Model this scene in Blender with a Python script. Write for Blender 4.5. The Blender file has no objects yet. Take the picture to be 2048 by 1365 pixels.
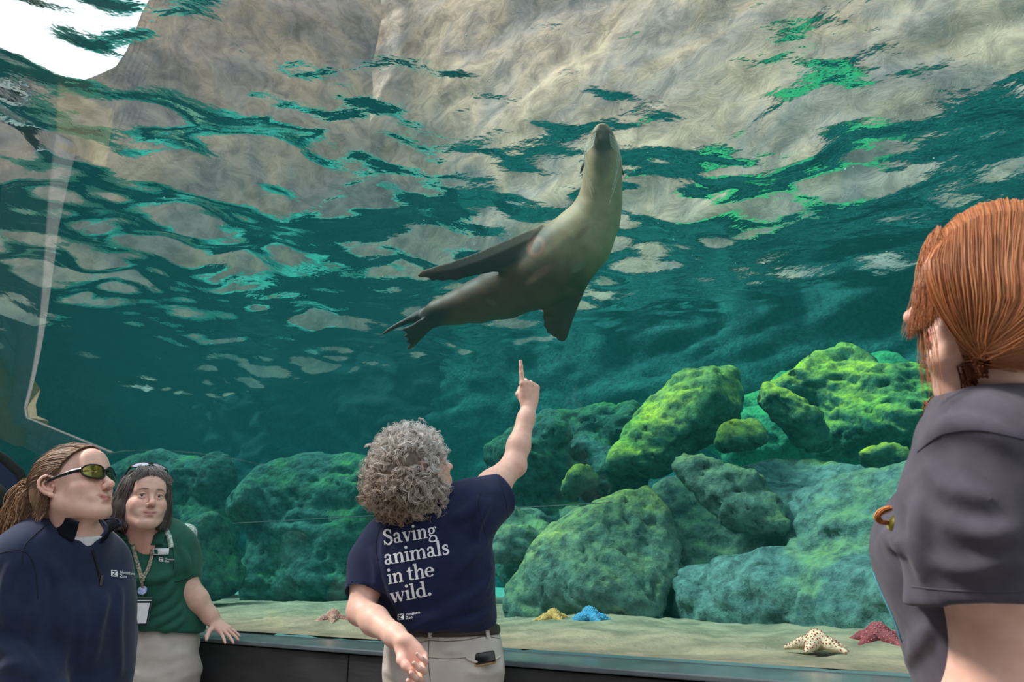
import bpy, bmesh, math, random
import numpy as np
from mathutils import Vector, Matrix, noise as mnoise
from mathutils.bvhtree import BVHTree

random.seed(7)
rng = np.random.default_rng(11)
C = bpy.context.scene.collection
scene = bpy.context.scene

# ------------------------------------------------------------------ camera
PITCH = math.radians(18.8)
EYE = 1.2
FPX = 1365.0
cam_data = bpy.data.cameras.new('camera')
cam = bpy.data.objects.new('camera', cam_data)
C.objects.link(cam)
cam.location = (0, 0, EYE)
cam.rotation_euler = (math.pi / 2 + PITCH, 0, 0)
cam_data.sensor_width = 36.0
cam_data.lens = 36.0 * FPX / 2048.0
cam_data.clip_start = 0.05
cam_data.clip_end = 300
cam_data.dof.use_dof = True
cam_data.dof.focus_distance = 2.5
cam_data.dof.aperture_fstop = 7.0
scene.camera = cam

# ------------------------------------------------------------------ light
world = bpy.data.worlds.new('world')
scene.world = world
world.use_nodes = True
wn = world.node_tree
wn.nodes.clear()
w_out = wn.nodes.new('ShaderNodeOutputWorld')
w_bg = wn.nodes.new('ShaderNodeBackground')
w_tc = wn.nodes.new('ShaderNodeTexCoord')
w_map = wn.nodes.new('ShaderNodeMapping')
w_map.inputs['Scale'].default_value = (1.5, 1.5, 3.0)
w_noise = wn.nodes.new('ShaderNodeTexNoise')
w_noise.inputs['Scale'].default_value = 1.6
w_noise.inputs['Detail'].default_value = 5
w_ramp = wn.nodes.new('ShaderNodeValToRGB')
w_ramp.color_ramp.elements[0].position = 0.35
w_ramp.color_ramp.elements[0].color = (0.72, 0.84, 1.0, 1)
w_ramp.color_ramp.elements[1].position = 0.65
w_ramp.color_ramp.elements[1].color = (1.0, 1.0, 1.0, 1)
wn.links.new(w_tc.outputs['Generated'], w_map.inputs['Vector'])
wn.links.new(w_map.outputs['Vector'], w_noise.inputs['Vector'])
wn.links.new(w_noise.outputs['Fac'], w_ramp.inputs['Fac'])
wn.links.new(w_ramp.outputs['Color'], w_bg.inputs['Color'])
wn.links.new(w_bg.outputs['Background'], w_out.inputs['Surface'])
w_bg.inputs['Strength'].default_value = 1.35

sun_data = bpy.data.lights.new('sun', 'SUN')
sun_data.energy = 4.6
sun_data.color = (1.0, 0.95, 0.87)
sun_data.angle = math.radians(12)
sun = bpy.data.objects.new('sun', sun_data)
C.objects.link(sun)
SUN_DIR = Vector((-0.609, -0.039, 0.79)).normalized()      # towards the sun
sun.rotation_euler = SUN_DIR.to_track_quat('Z', 'Y').to_euler()
sun.location = (-5, 3, 12)

vs = scene.view_settings
vs.view_transform = 'Standard'
vs.look = 'None'
vs.exposure = 0.22
vs.gamma = 1.0
vs.use_curve_mapping = False
cy = scene.cycles
cy.use_denoising = True
cy.max_bounces = 10
cy.diffuse_bounces = 3
cy.glossy_bounces = 4
cy.transmission_bounces = 6
cy.transparent_max_bounces = 16
cy.volume_bounces = 1
cy.sample_clamp_indirect = 4.0
cy.caustics_reflective = True

# ------------------------------------------------------------------ helpers: placement
CP, SP = math.cos(PITCH), math.sin(PITCH)

def P(px, py, zc):
    """point seen at a photo pixel, zc metres along the viewing axis"""
    u = (px - 1024.0) / FPX * zc
    v = (682.5 - py) / FPX * zc
    return Vector((u, zc * CP - v * SP, EYE + zc * SP + v * CP))

def PZ(px, py, z):
    """point at a photo pixel on the level plane of height z"""
    d = P(px, py, 1.0) - Vector((0, 0, EYE))
    t = (z - EYE) / d.z
    return Vector((0, 0, EYE)) + d * t

W0 = Vector((1.0, 1.94, 0))                              # foot of the viewing window
TW = Vector((-0.8537, 0.5208, 0)).normalized()           # along it, to the left
MW = Vector((TW.y, -TW.x, 0))                            # into the water

def W(s, d, z):
    return W0 + TW * s + MW * d + Vector((0, 0, z))

def to_w(p):
    q = Vector((p[0], p[1], 0)) - W0
    return q.dot(TW), q.dot(MW), p[2]

# ------------------------------------------------------------------ helpers: objects
def tag(o, label=None, cat=None, group=None, kind=None):
    if label: o['label'] = label
    if cat: o['category'] = cat
    if group: o['group'] = group
    if kind: o['kind'] = kind
    return o

def empty(name, loc, label=None, cat=None, group=None):
    o = bpy.data.objects.new(name, None)
    C.objects.link(o)
    o.location = loc
    o.empty_display_size = 0.1
    return tag(o, label, cat, group)

def mesh_obj(name, verts, faces, mat=None, parent=None, smooth=True, cols=None, attrs=None):
    me = bpy.data.meshes.new(name)
    verts = np.asarray(verts, dtype=np.float32).reshape(-1, 3)
    if isinstance(faces, np.ndarray) and faces.ndim == 2:
        n, k = faces.shape
        me.vertices.add(len(verts)); me.vertices.foreach_set('co', verts.ravel())
        me.loops.add(n * k); me.loops.foreach_set('vertex_index', faces.astype(np.int32).ravel())
        me.polygons.add(n)
        me.polygons.foreach_set('loop_start', np.arange(0, n * k, k, dtype=np.int32))
        me.update(calc_edges=True)
    else:
        me.from_pydata([tuple(map(float, v)) for v in verts], [], [tuple(map(int, f)) for f in faces])
    me.validate()
    if smooth and len(me.polygons):
        me.polygons.foreach_set('use_smooth', np.ones(len(me.polygons), dtype=bool))
    if cols is not None:
        a = me.color_attributes.new('Col', 'FLOAT_COLOR', 'POINT')
        cc = np.ones((len(verts), 4), dtype=np.float32); cc[:, :3] = cols
        a.data.foreach_set('color', cc.ravel())
    for k2, arr in (attrs or {}).items():
        a = me.attributes.new(k2, 'FLOAT', 'POINT')
        a.data.foreach_set('value', np.asarray(arr, dtype=np.float32))
    me.update()
    o = bpy.data.objects.new(name, me)
    C.objects.link(o)
    if mat: me.materials.append(mat)
    if parent:
        bpy.context.view_layer.update() if False else None
        o.parent = parent
        o.matrix_parent_inverse = Matrix.Translation(-Vector(parent_loc(parent)))
    return o

def parent_loc(p):
    """world place of a parent; parents here are only translated, never turned"""
    v = Vector(p.location)
    if p.parent is not None and p.type == 'EMPTY':
        v = v
    return v

def bm_obj(name, bm, mat=None, parent=None, smooth=False):
    me = bpy.data.meshes.new(name)
    bm.normal_update()
    bm.to_mesh(me); bm.free()
    if smooth and len(me.polygons):
        me.polygons.foreach_set('use_smooth', np.ones(len(me.polygons), dtype=bool))
    o = bpy.data.objects.new(name, me)
    C.objects.link(o)
    if mat: me.materials.append(mat)
    if parent:
        o.parent = parent
        o.matrix_parent_inverse = Matrix.Translation(-Vector(parent_loc(parent)))
    return o

def box_bm(bm, cx, cy_, cz, sx, sy, sz, ax=None, bevel=0.0):
    """box with centre c and full sizes s along axes ax (3 vectors)"""
    ax = ax or (Vector((1, 0, 0)), Vector((0, 1, 0)), Vector((0, 0, 1)))
    c = Vector((cx, cy_, cz))
    r = bmesh.ops.create_cube(bm, size=1.0)
    vs_ = r['verts']
    if bevel:
        for v in vs_:
            v.co = Vector((v.co.x * sx, v.co.y * sy, v.co.z * sz))
        es = list({e for v in vs_ for e in v.link_edges})
        r2 = bmesh.ops.bevel(bm, geom=es, offset=bevel, segments=2, affect='EDGES', profile=0.5)
        vs_ = list({v for f in r2['faces'] for v in f.verts} | {v for v in vs_ if v.is_valid})
        for v in vs_:
            q = v.co.copy()
            v.co = c + ax[0] * q.x + ax[1] * q.y + ax[2] * q.z
    else:
        for v in vs_:
            q = v.co
            v.co = c + ax[0] * (q.x * sx) + ax[1] * (q.y * sy) + ax[2] * (q.z * sz)

def tubes(paths, radii, sides=6, cap=True):
    """paths: list of (n,3) arrays; radii: list of scalars or (n,) arrays -> verts, quad faces, owner index"""
    V, F, own = [], [], []
    base = 0
    ang = np.linspace(0, 2 * np.pi, sides, endpoint=False)
    ca, sa = np.cos(ang), np.sin(ang)
    for i, p in enumerate(paths):
        p = np.asarray(p, dtype=np.float64)
        n = len(p)
        r = np.broadcast_to(np.asarray(radii[i], dtype=np.float64), (n,))
        t = np.gradient(p, axis=0)
        t /= np.linalg.norm(t, axis=1, keepdims=True) + 1e-12
        ref = np.array([0, 0, 1.0]) if abs(t[0, 2]) < 0.9 else np.array([1.0, 0, 0])
        a = np.empty_like(p)
        u = ref - t[0] * ref.dot(t[0]); u /= np.linalg.norm(u)
        for j in range(n):
            u = u - t[j] * u.dot(t[j]); u /= np.linalg.norm(u) + 1e-12
            a[j] = u
        b = np.cross(t, a)
        ring = p[:, None, :] + r[:, None, None] * (ca[None, :, None] * a[:, None, :] + sa[None, :, None] * b[:, None, :])
        V.append(ring.reshape(-1, 3)); own.append(np.full(n * sides, i))
        idx = base + np.arange(n * sides).reshape(n, sides)
        q = np.stack([idx[:-1], np.roll(idx[:-1], -1, 1), np.roll(idx[1:], -1, 1), idx[1:]], -1).reshape(-1, 4)
        F.append(q)
        base += n * sides
    return np.concatenate(V), np.concatenate(F), np.concatenate(own)

def smooth_path(pts, n):
    """Catmull-Rom through pts, n samples"""
    p = np.asarray([list(q) for q in pts], dtype=np.float64)
    q = np.vstack([2 * p[0] - p[1], p, 2 * p[-1] - p[-2]])
    t = np.linspace(0, len(p) - 1 - 1e-9, n)
    i = t.astype(int); f = (t - i)[:, None]
    a, b, c, d = q[i], q[i + 1], q[i + 2], q[i + 3]
    return 0.5 * ((2 * b) + (c - a) * f + (2 * a - 5 * b + 4 * c - d) * f ** 2 + (3 * b - a - 3 * c + d) * f ** 3)

# ------------------------------------------------------------------ helpers: implicit surfaces
class Shape:
    """a list of rounded primitives blended into one skin, meshed with surface nets"""
    def __init__(self):
        self.ops = []
    def _add(self, f, lo, hi, k, sub, mx=False):
        self.ops.append((f, np.array(lo, float), np.array(hi, float), k, sub))
    def cone(self, a, b, ra, rb=None, k=0.02, sub=False, squash=None):
        rb = ra if rb is None else rb
        a = np.array(a, float); b = np.array(b, float)
        ab = b - a; L2 = max(ab.dot(ab), 1e-12)
        def f(x, y, z):
            px, py, pz = x - a[0], y - a[1], z - a[2]
            t = np.clip((px * ab[0] + py * ab[1] + pz * ab[2]) / L2, 0, 1)
            return np.sqrt((px - t * ab[0]) ** 2 + (py - t * ab[1]) ** 2 + (pz - t * ab[2]) ** 2) - (ra + (rb - ra) * t)
        r = max(ra, rb)
        self._add(f, np.minimum(a, b) - r, np.maximum(a, b) + r, k, sub)
        return self
    def chain(self, pts, rads, k=0.02, sub=False):
        for i in range(len(pts) - 1):
            self.cone(pts[i], pts[i + 1], rads[i], rads[i + 1], k, sub)
        return self
    def ball(self, c, r, k=0.02, sub=False):
        return self.cone(c, c, r, r, k, sub)
    def ell(self, c, rad, R=None, k=0.02, sub=False):
        """ellipsoid; R columns are its axes"""
        c = np.array(c, float); rad = np.array(rad, float)
        M = np.eye(3) if R is None else np.array(R, float)
        def f(x, y, z):
            px, py, pz = x - c[0], y - c[1], z - c[2]
            q = [(px * M[0, j] + py * M[1, j] + pz * M[2, j]) for j in range(3)]
            k0 = np.sqrt(sum((q[j] / rad[j]) ** 2 for j in range(3)))
            k1 = np.sqrt(sum((q[j] / rad[j] ** 2) ** 2 for j in range(3))) + 1e-9
            return k0 * (k0 - 1.0) / k1
        ext = np.sqrt(((M * rad[None, :]) ** 2).sum(1))
        self._add(f, c - ext, c + ext, k, sub)
        return self
    def rbox(self, c, half, R=None, r=0.01, k=0.01, sub=False):
        c = np.array(c, float); half = np.array(half, float) - r
        M = np.eye(3) if R is None else np.array(R, float)
        def f(x, y, z):
            px, py, pz = x - c[0], y - c[1], z - c[2]
            q = [np.abs(px * M[0, j] + py * M[1, j] + pz * M[2, j]) - half[j] for j in range(3)]
            out = np.sqrt(sum(np.maximum(v, 0) ** 2 for v in q))
            return out + np.minimum(np.maximum(q[0], np.maximum(q[1], q[2])), 0) - r
        ext = (np.abs(M) * (half + r)[None, :]).sum(1)
        self._add(f, c - ext, c + ext, k, sub)
        return self
    def cut(self, p, n, k=0.006):
        """remove everything on the side of plane (p, n) that n points to"""
        p = np.array(p, float); n = np.array(n, float); n /= np.linalg.norm(n)
        def f(x, y, z):
            return -((x - p[0]) * n[0] + (y - p[1]) * n[1] + (z - p[2]) * n[2])
        self._add(f, [-99] * 3, [99] * 3, k, 'cut')
        return self
    def cut_in(self, p, n, c, r, k=0.006):
        """plane cut limited to a ball (c, r)"""
        p = np.array(p, float); n = np.array(n, float); n /= np.linalg.norm(n); c = np.array(c, float)
        def f(x, y, z):
            pl = -((x - p[0]) * n[0] + (y - p[1]) * n[1] + (z - p[2]) * n[2])
            bl = np.sqrt((x - c[0]) ** 2 + (y - c[1]) ** 2 + (z - c[2]) ** 2) - r
            return np.maximum(pl, bl)
        self._add(f, c - r, c + r, k, True)
        return self
    def grid(self, lo, hi, h):
        lo = np.array(lo, float); hi = np.array(hi, float)
        n = np.maximum(((hi - lo) / h).astype(int) + 1, 3)
        ax = [(lo[i] + h * np.arange(n[i])).astype(np.float32) for i in range(3)]
        val = np.full(n, 1.0, np.float32)
        for f, a, b, k, sub in self.ops:
            m = k + 2.5 * h
            i0 = [int(np.searchsorted(ax[i], a[i] - m)) for i in range(3)]
            i1 = [int(np.searchsorted(ax[i], b[i] + m)) for i in range(3)]
            if any(i1[i] <= i0[i] for i in range(3)):
                continue
            sl = tuple(slice(i0[i], i1[i]) for i in range(3))
            x = ax[0][sl[0]][:, None, None]; y = ax[1][sl[1]][None, :, None]; z = ax[2][sl[2]][None, None, :]
            d = f(x, y, z).astype(np.float32)
            v = val[sl]
            if sub == 'cut':
                d = -d
                d = np.broadcast_to(d, v.shape)
                hh = np.maximum(k - np.abs(v - d), 0) / k
                val[sl] = np.maximum(v, d) + hh * hh * k * 0.25
            elif sub:
                d = -d
                hh = np.maximum(k - np.abs(v - d), 0) / k
                val[sl] = np.maximum(v, d) + hh * hh * k * 0.25
            else:
                hh = np.maximum(k - np.abs(v - d), 0) / k
                val[sl] = np.minimum(v, d) - hh * hh * k * 0.25
        return val, lo
    def eval(self, x, y, z):
        v = np.full(np.broadcast(x, y, z).shape, 1.0)
        for f, a, b, k, sub in self.ops:
            d = f(x, y, z)
            if sub:
                d = -d
                hh = np.maximum(k - np.abs(v - d), 0) / k
                v = np.maximum(v, d) + hh * hh * k * 0.25
            else:
                hh = np.maximum(k - np.abs(v - d), 0) / k
                v = np.minimum(v, d) - hh * hh * k * 0.25
        return v
    def join(self, other, k=0.02):
        lo, hi = other.bounds()
        self._add(other.eval, lo, hi, k, False)
        return self
    def bounds(self):
        los = [a for f, a, b, k, s in self.ops if not s]
        his = [b for f, a, b, k, s in self.ops if not s]
        return np.min(los, 0), np.max(his, 0)
    def mesh(self, h, boxes=None, pad=0.03):
        if boxes is None:
            lo, hi = self.bounds()
            boxes = [(lo - pad, hi + pad, h)]
        V, F, n = [], [], 0
        for lo, hi, hh in boxes:
            val, o = self.grid(lo, hi, hh)
            v, f = surface_nets(val, o, hh)
            if len(v):
                V.append(v); F.append(f + n); n += len(v)
        return np.concatenate(V), np.concatenate(F)

def axis(lo, hi, coarse, fine=()):
    """grid lines from lo to hi: spacing `coarse`, and finer inside the (a, b, spacing) stretches"""
    out = [lo]
    while out[-1] < hi:
        st = coarse
        for a, b, s in fine:
            if a - 1e-6 <= out[-1] < b: st = min(st, s)
            elif out[-1] < a < out[-1] + st: st = max(a - out[-1], s)
        out.append(out[-1] + st)
    return np.array(out)

def mesh_sparse(shape, axs, B=8):
    """surface nets over a rectilinear grid, worked out only in the blocks near the skin"""
    axs = [np.concatenate([a, a[-1] + (a[-1] - a[-2]) * np.arange(1, (-(len(a) - 1)) % B + 1)]) for a in axs]
    nb = [(len(a) - 1) // B for a in axs]
    lo_b = [a[:-1:B][:n] for a, n in zip(axs, nb)]; hi_b = [a[B::B][:n] for a, n in zip(axs, nb)]
    # coarse pass on block centres
    ctr = [(l + u) / 2 for l, u in zip(lo_b, hi_b)]; hs = [(u - l) / 2 for l, u in zip(lo_b, hi_b)]
    val = np.full(nb, 1.0)
    diag = np.sqrt(hs[0][:, None, None] ** 2 + hs[1][None, :, None] ** 2 + hs[2][None, None, :] ** 2)
    near = np.zeros(nb, bool)
    X, Y, Z = ctr[0][:, None, None], ctr[1][None, :, None], ctr[2][None, None, :]
    for f, a, b, k, sub in shape.ops:
        if sub == 'cut': continue
        near |= np.abs(f(X, Y, Z)) < diag * 1.9 + k
    blk = np.argwhere(near)
    gi = [blk[:, i][:, None] * B + np.arange(B + 1)[None] for i in range(3)]
    co = [axs[i][gi[i]] for i in range(3)]
    v = np.full((len(blk), B + 1, B + 1, B + 1), 1.0)
    lo = np.stack([c[:, 0] for c in co], 1); hi = np.stack([c[:, -1] for c in co], 1)
    for f, a, b, k, sub in shape.ops:
        m = k + 0.05
        sel = np.where(((hi >= a - m) & (lo <= b + m)).all(1))[0]
        if not len(sel): continue
        d = f(co[0][sel][:, :, None, None], co[1][sel][:, None, :, None], co[2][sel][:, None, None, :])
        w = v[sel]
        d = np.broadcast_to(d, w.shape)
        if sub:
            d = -d
            hh = np.maximum(k - np.abs(w - d), 0) / k
            v[sel] = np.maximum(w, d) + hh * hh * k * 0.25
        else:
            hh = np.maximum(k - np.abs(w - d), 0) / k
            v[sel] = np.minimum(w, d) - hh * hh * k * 0.25
    s = v < 0
    n3 = [len(a) for a in axs]
    key = lambda i, j, k: (i.astype(np.int64) * n3[1] + j) * n3[2] + k
    cnt = np.zeros((len(blk), B, B, B), np.int8)
    for i, j, k in _CORN: cnt += s[:, i:i + B, j:j + B, k:k + B]
    act = np.argwhere((cnt > 0) & (cnt < 8))
    cv = np.stack([v[act[:, 0], act[:, 1] + i, act[:, 2] + j, act[:, 3] + k] for i, j, k in _CORN], 1)
    pos = np.zeros((len(act), 3)); c2 = np.zeros(len(act))
    for a, b in _EDGE:
        va, vb = cv[:, a], cv[:, b]
        m = (va < 0) != (vb < 0)
        t = np.where(m, va / np.where(m, va - vb, 1), 0)
        pos += np.where(m[:, None], _CORN[a][None] + t[:, None] * (_CORN[b] - _CORN[a])[None], 0); c2 += m
    fr = pos / c2[:, None]
    ci = blk[act[:, 0]] * B + act[:, 1:]
    V = np.stack([axs[i][ci[:, i]] + fr[:, i] * (axs[i][ci[:, i] + 1] - axs[i][ci[:, i]]) for i in range(3)], 1)
    keys = key(ci[:, 0], ci[:, 1], ci[:, 2])
    order = np.argsort(keys); sk = keys[order]
    F = []
    for ax in range(3):
        sl0 = [slice(None)] + [slice(0, B)] * 3; sl1 = list(sl0); sl1[ax + 1] = slice(1, B + 1)
        e = np.argwhere(s[tuple(sl0)] != s[tuple(sl1)])
        ins = s[e[:, 0], e[:, 1], e[:, 2], e[:, 3]]
        g = blk[e[:, 0]] * B + e[:, 1:]
        u, w = (ax + 1) % 3, (ax + 2) % 3
        q, ok = [], np.ones(len(g), bool)
        for du, dw in ((-1, -1), (0, -1), (0, 0), (-1, 0)):
            c = g.copy(); c[:, u] += du; c[:, w] += dw
            kk = key(c[:, 0], c[:, 1], c[:, 2])
            p = np.clip(np.searchsorted(sk, kk), 0, len(sk) - 1)
            ok &= (sk[p] == kk) & (c[:, u] >= 0) & (c[:, w] >= 0)
            q.append(order[p])
        q = np.stack(q, 1)
        q[~ins] = q[~ins][:, ::-1]
        F.append(q[ok])
    F = np.concatenate(F)
    # keep the largest connected skin
    lab = np.arange(len(V))
    for _ in range(400):
        m = lab[F].min(1)
        new = lab.copy()
        np.minimum.at(new, F.ravel(), np.repeat(m, 4))
        new = new[new]
        if (new == lab).all(): break
        lab = new
    u, c = np.unique(lab, return_counts=True)
    keep = lab == u[np.argmax(c)]
    re = np.cumsum(keep) - 1
    F = re[F[keep[F[:, 0]]]]
    return V[keep], F

_CORN = np.array([(i, j, k) for i in (0, 1) for j in (0, 1) for k in (0, 1)])
_EDGE = [(a, b) for a in range(8) for b in range(a + 1, 8) if np.abs(_CORN[a] - _CORN[b]).sum() == 1]

def surface_nets(val, lo, h):
    s = val < 0
    c = np.zeros(tuple(n - 1 for n in val.shape), np.int8)
    for i, j, k in _CORN:
        c += s[i:i + c.shape[0], j:j + c.shape[1], k:k + c.shape[2]]
    act = (c > 0) & (c < 8)
    cells = np.argwhere(act)
    if not len(cells):
        return np.zeros((0, 3)), np.zeros((0, 4), int)
    ids = np.full(c.shape, -1, np.int32)
    ids[act] = np.arange(len(cells))
    cv = np.stack([val[cells[:, 0] + i, cells[:, 1] + j, cells[:, 2] + k] for i, j, k in _CORN], 1)
    pos = np.zeros((len(cells), 3)); cnt = np.zeros(len(cells))
    for a, b in _EDGE:
        va, vb = cv[:, a], cv[:, b]
        m = (va < 0) != (vb < 0)
        t = np.where(m, va / np.where(m, va - vb, 1), 0)
        p = _CORN[a][None, :] + t[:, None] * (_CORN[b] - _CORN[a])[None, :]
        pos += np.where(m[:, None], p, 0); cnt += m
    V = lo + h * (cells + pos / cnt[:, None])
    F = []
    sx, sy, sz = val.shape
    for ax in range(3):
        a = np.take(s, range(0, val.shape[ax] - 1), ax); b = np.take(s, range(1, val.shape[ax]), ax)
        e = np.argwhere(a != b)
        u, w = (ax + 1) % 3, (ax + 2) % 3
        ok = (e[:, u] > 0) & (e[:, w] > 0) & (e[:, u] < val.shape[u] - 1) & (e[:, w] < val.shape[w] - 1)
        e = e[ok]
        ins = s[e[:, 0], e[:, 1], e[:, 2]]
        q = []
        for du, dw in ((-1, -1), (0, -1), (0, 0), (-1, 0)):
            g = e.copy(); g[:, u] += du; g[:, w] += dw
            q.append(ids[g[:, 0], g[:, 1], g[:, 2]])
        q = np.stack(q, 1)
        q[~ins] = q[~ins][:, ::-1]
        F.append(q)
    return V, np.concatenate(F)

def vnormals(V, F):
    n = np.zeros_like(V)
    fn = np.cross(V[F[:, 2]] - V[F[:, 0]], V[F[:, 3]] - V[F[:, 1]])
    for j in range(4):
        np.add.at(n, F[:, j], fn)
    return n / (np.linalg.norm(n, axis=1, keepdims=True) + 1e-12)

def relax(V, F, it=2, lam=0.5):
    """light smoothing of a quad mesh"""
    e = np.concatenate([F[:, [0, 1]], F[:, [1, 2]], F[:, [2, 3]], F[:, [3, 0]]])
    for _ in range(it):
        acc = np.zeros_like(V); cnt = np.zeros(len(V))
        np.add.at(acc, e[:, 0], V[e[:, 1]]); np.add.at(acc, e[:, 1], V[e[:, 0]])
        np.add.at(cnt, e[:, 0], 1); np.add.at(cnt, e[:, 1], 1)
        V = V + lam * (acc / np.maximum(cnt, 1)[:, None] - V)
    return V

def sines(Pts, n, lmin, lmax, seed, stretch=(1, 1, 1)):
    """cheap smooth noise: a sum of sine waves, about -1..1"""
    r = np.random.default_rng(seed)
    out = np.zeros(len(Pts)); tot = 0
    Q = Pts * np.array(stretch)
    for i in range(n):
        d = r.normal(size=3); d /= np.linalg.norm(d)
        lam = math.exp(r.uniform(math.log(lmin), math.log(lmax)))
        a = lam ** 0.8
        out += a * np.sin(Q @ d * (2 * np.pi / lam) + r.uniform(0, 6.28))
        tot += a * a
    return out / math.sqrt(tot) * 0.7

# ------------------------------------------------------------------ helpers: materials
def new_mat(name):
    m = bpy.data.materials.new(name)
    m.use_nodes = True
    nt = m.node_tree
    nt.nodes.clear()
    return m, nt, nt.nodes.new('ShaderNodeOutputMaterial')

def nd(nt, kind, **kw):
    n = nt.nodes.new(kind)
    for k, v in kw.items():
        if k in n.inputs.keys():
            n.inputs[k].default_value = v
        else:
            setattr(n, k, v)
    return n

def L(nt, a, b):
    nt.links.new(a, b)

def rgba(c):
    return (c[0], c[1], c[2], 1.0)

def srgb(r, g, b):
    f = lambda x: (x / 255 / 12.92) if x / 255 <= 0.04045 else ((x / 255 + 0.055) / 1.055) ** 2.4
    return (f(r), f(g), f(b))

def simple_mat(name, col, rough=0.6, metal=0.0, col2=None, scale=40.0, bump=0.0, bscale=200.0, spec=0.5, attr=False, sheen=0.0, sss=0.0, detail=4, stretch=None, coat=0.0):
    """principled material whose colour varies with noise (col..col2) or comes from the Col attribute times that noise"""
    m, nt, out = new_mat(name)
    p = nd(nt, 'ShaderNodeBsdfPrincipled')
    p.inputs['Roughness'].default_value = rough
    p.inputs['Metallic'].default_value = metal
    p.inputs['Specular IOR Level'].default_value = spec
    p.inputs['Sheen Weight'].default_value = sheen
    p.inputs['Coat Weight'].default_value = coat
    if sss:
        p.inputs['Subsurface Weight'].default_value = sss
        p.inputs['Subsurface Radius'].default_value = (0.012, 0.005, 0.003)
        p.inputs['Subsurface Scale'].default_value = 1.0
    tc = nd(nt, 'ShaderNodeTexCoord')
    vec = tc.outputs['Object']
    if stretch:
        mp = nd(nt, 'ShaderNodeMapping'); mp.inputs['Scale'].default_value = stretch
        L(nt, vec, mp.inputs['Vector']); vec = mp.outputs['Vector']
    nz = nd(nt, 'ShaderNodeTexNoise', Scale=scale, Detail=detail)
    L(nt, vec, nz.inputs['Vector'])
    rp = nd(nt, 'ShaderNodeValToRGB')
    rp.color_ramp.elements[0].position = 0.35; rp.color_ramp.elements[1].position = 0.65
    c2 = col2 if col2 is not None else tuple(0.82 * x for x in col)
    rp.color_ramp.elements[0].color = rgba(c2); rp.color_ramp.elements[1].color = rgba(col)
    L(nt, nz.outputs['Fac'], rp.inputs['Fac'])
    if attr:
        at = nd(nt, 'ShaderNodeAttribute', attribute_name='Col')
        mx = nd(nt, 'ShaderNodeMix', data_type='RGBA', blend_type='MULTIPLY')
        mx.inputs['Factor'].default_value = 1.0
        L(nt, at.outputs['Color'], mx.inputs['A']); L(nt, rp.outputs['Color'], mx.inputs['B'])
        L(nt, mx.outputs['Result'], p.inputs['Base Color'])
    else:
        L(nt, rp.outputs['Color'], p.inputs['Base Color'])
    if bump:
        n2 = nd(nt, 'ShaderNodeTexNoise', Scale=bscale, Detail=3)
        L(nt, vec, n2.inputs['Vector'])
        bp = nd(nt, 'ShaderNodeBump', Strength=bump, Distance=0.01)
        L(nt, n2.outputs['Fac'], bp.inputs['Height'])
        L(nt, bp.outputs['Normal'], p.inputs['Normal'])
    L(nt, p.outputs['BSDF'], out.inputs['Surface'])
    return m
# ================================================================== THE TANK
Z_LEDGE = 0.95
Z_TOP = 4.2          # water level
D_BACK = 6.0         # back wall of the tank
S_L, S_R = 12.0, -5.5

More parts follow.
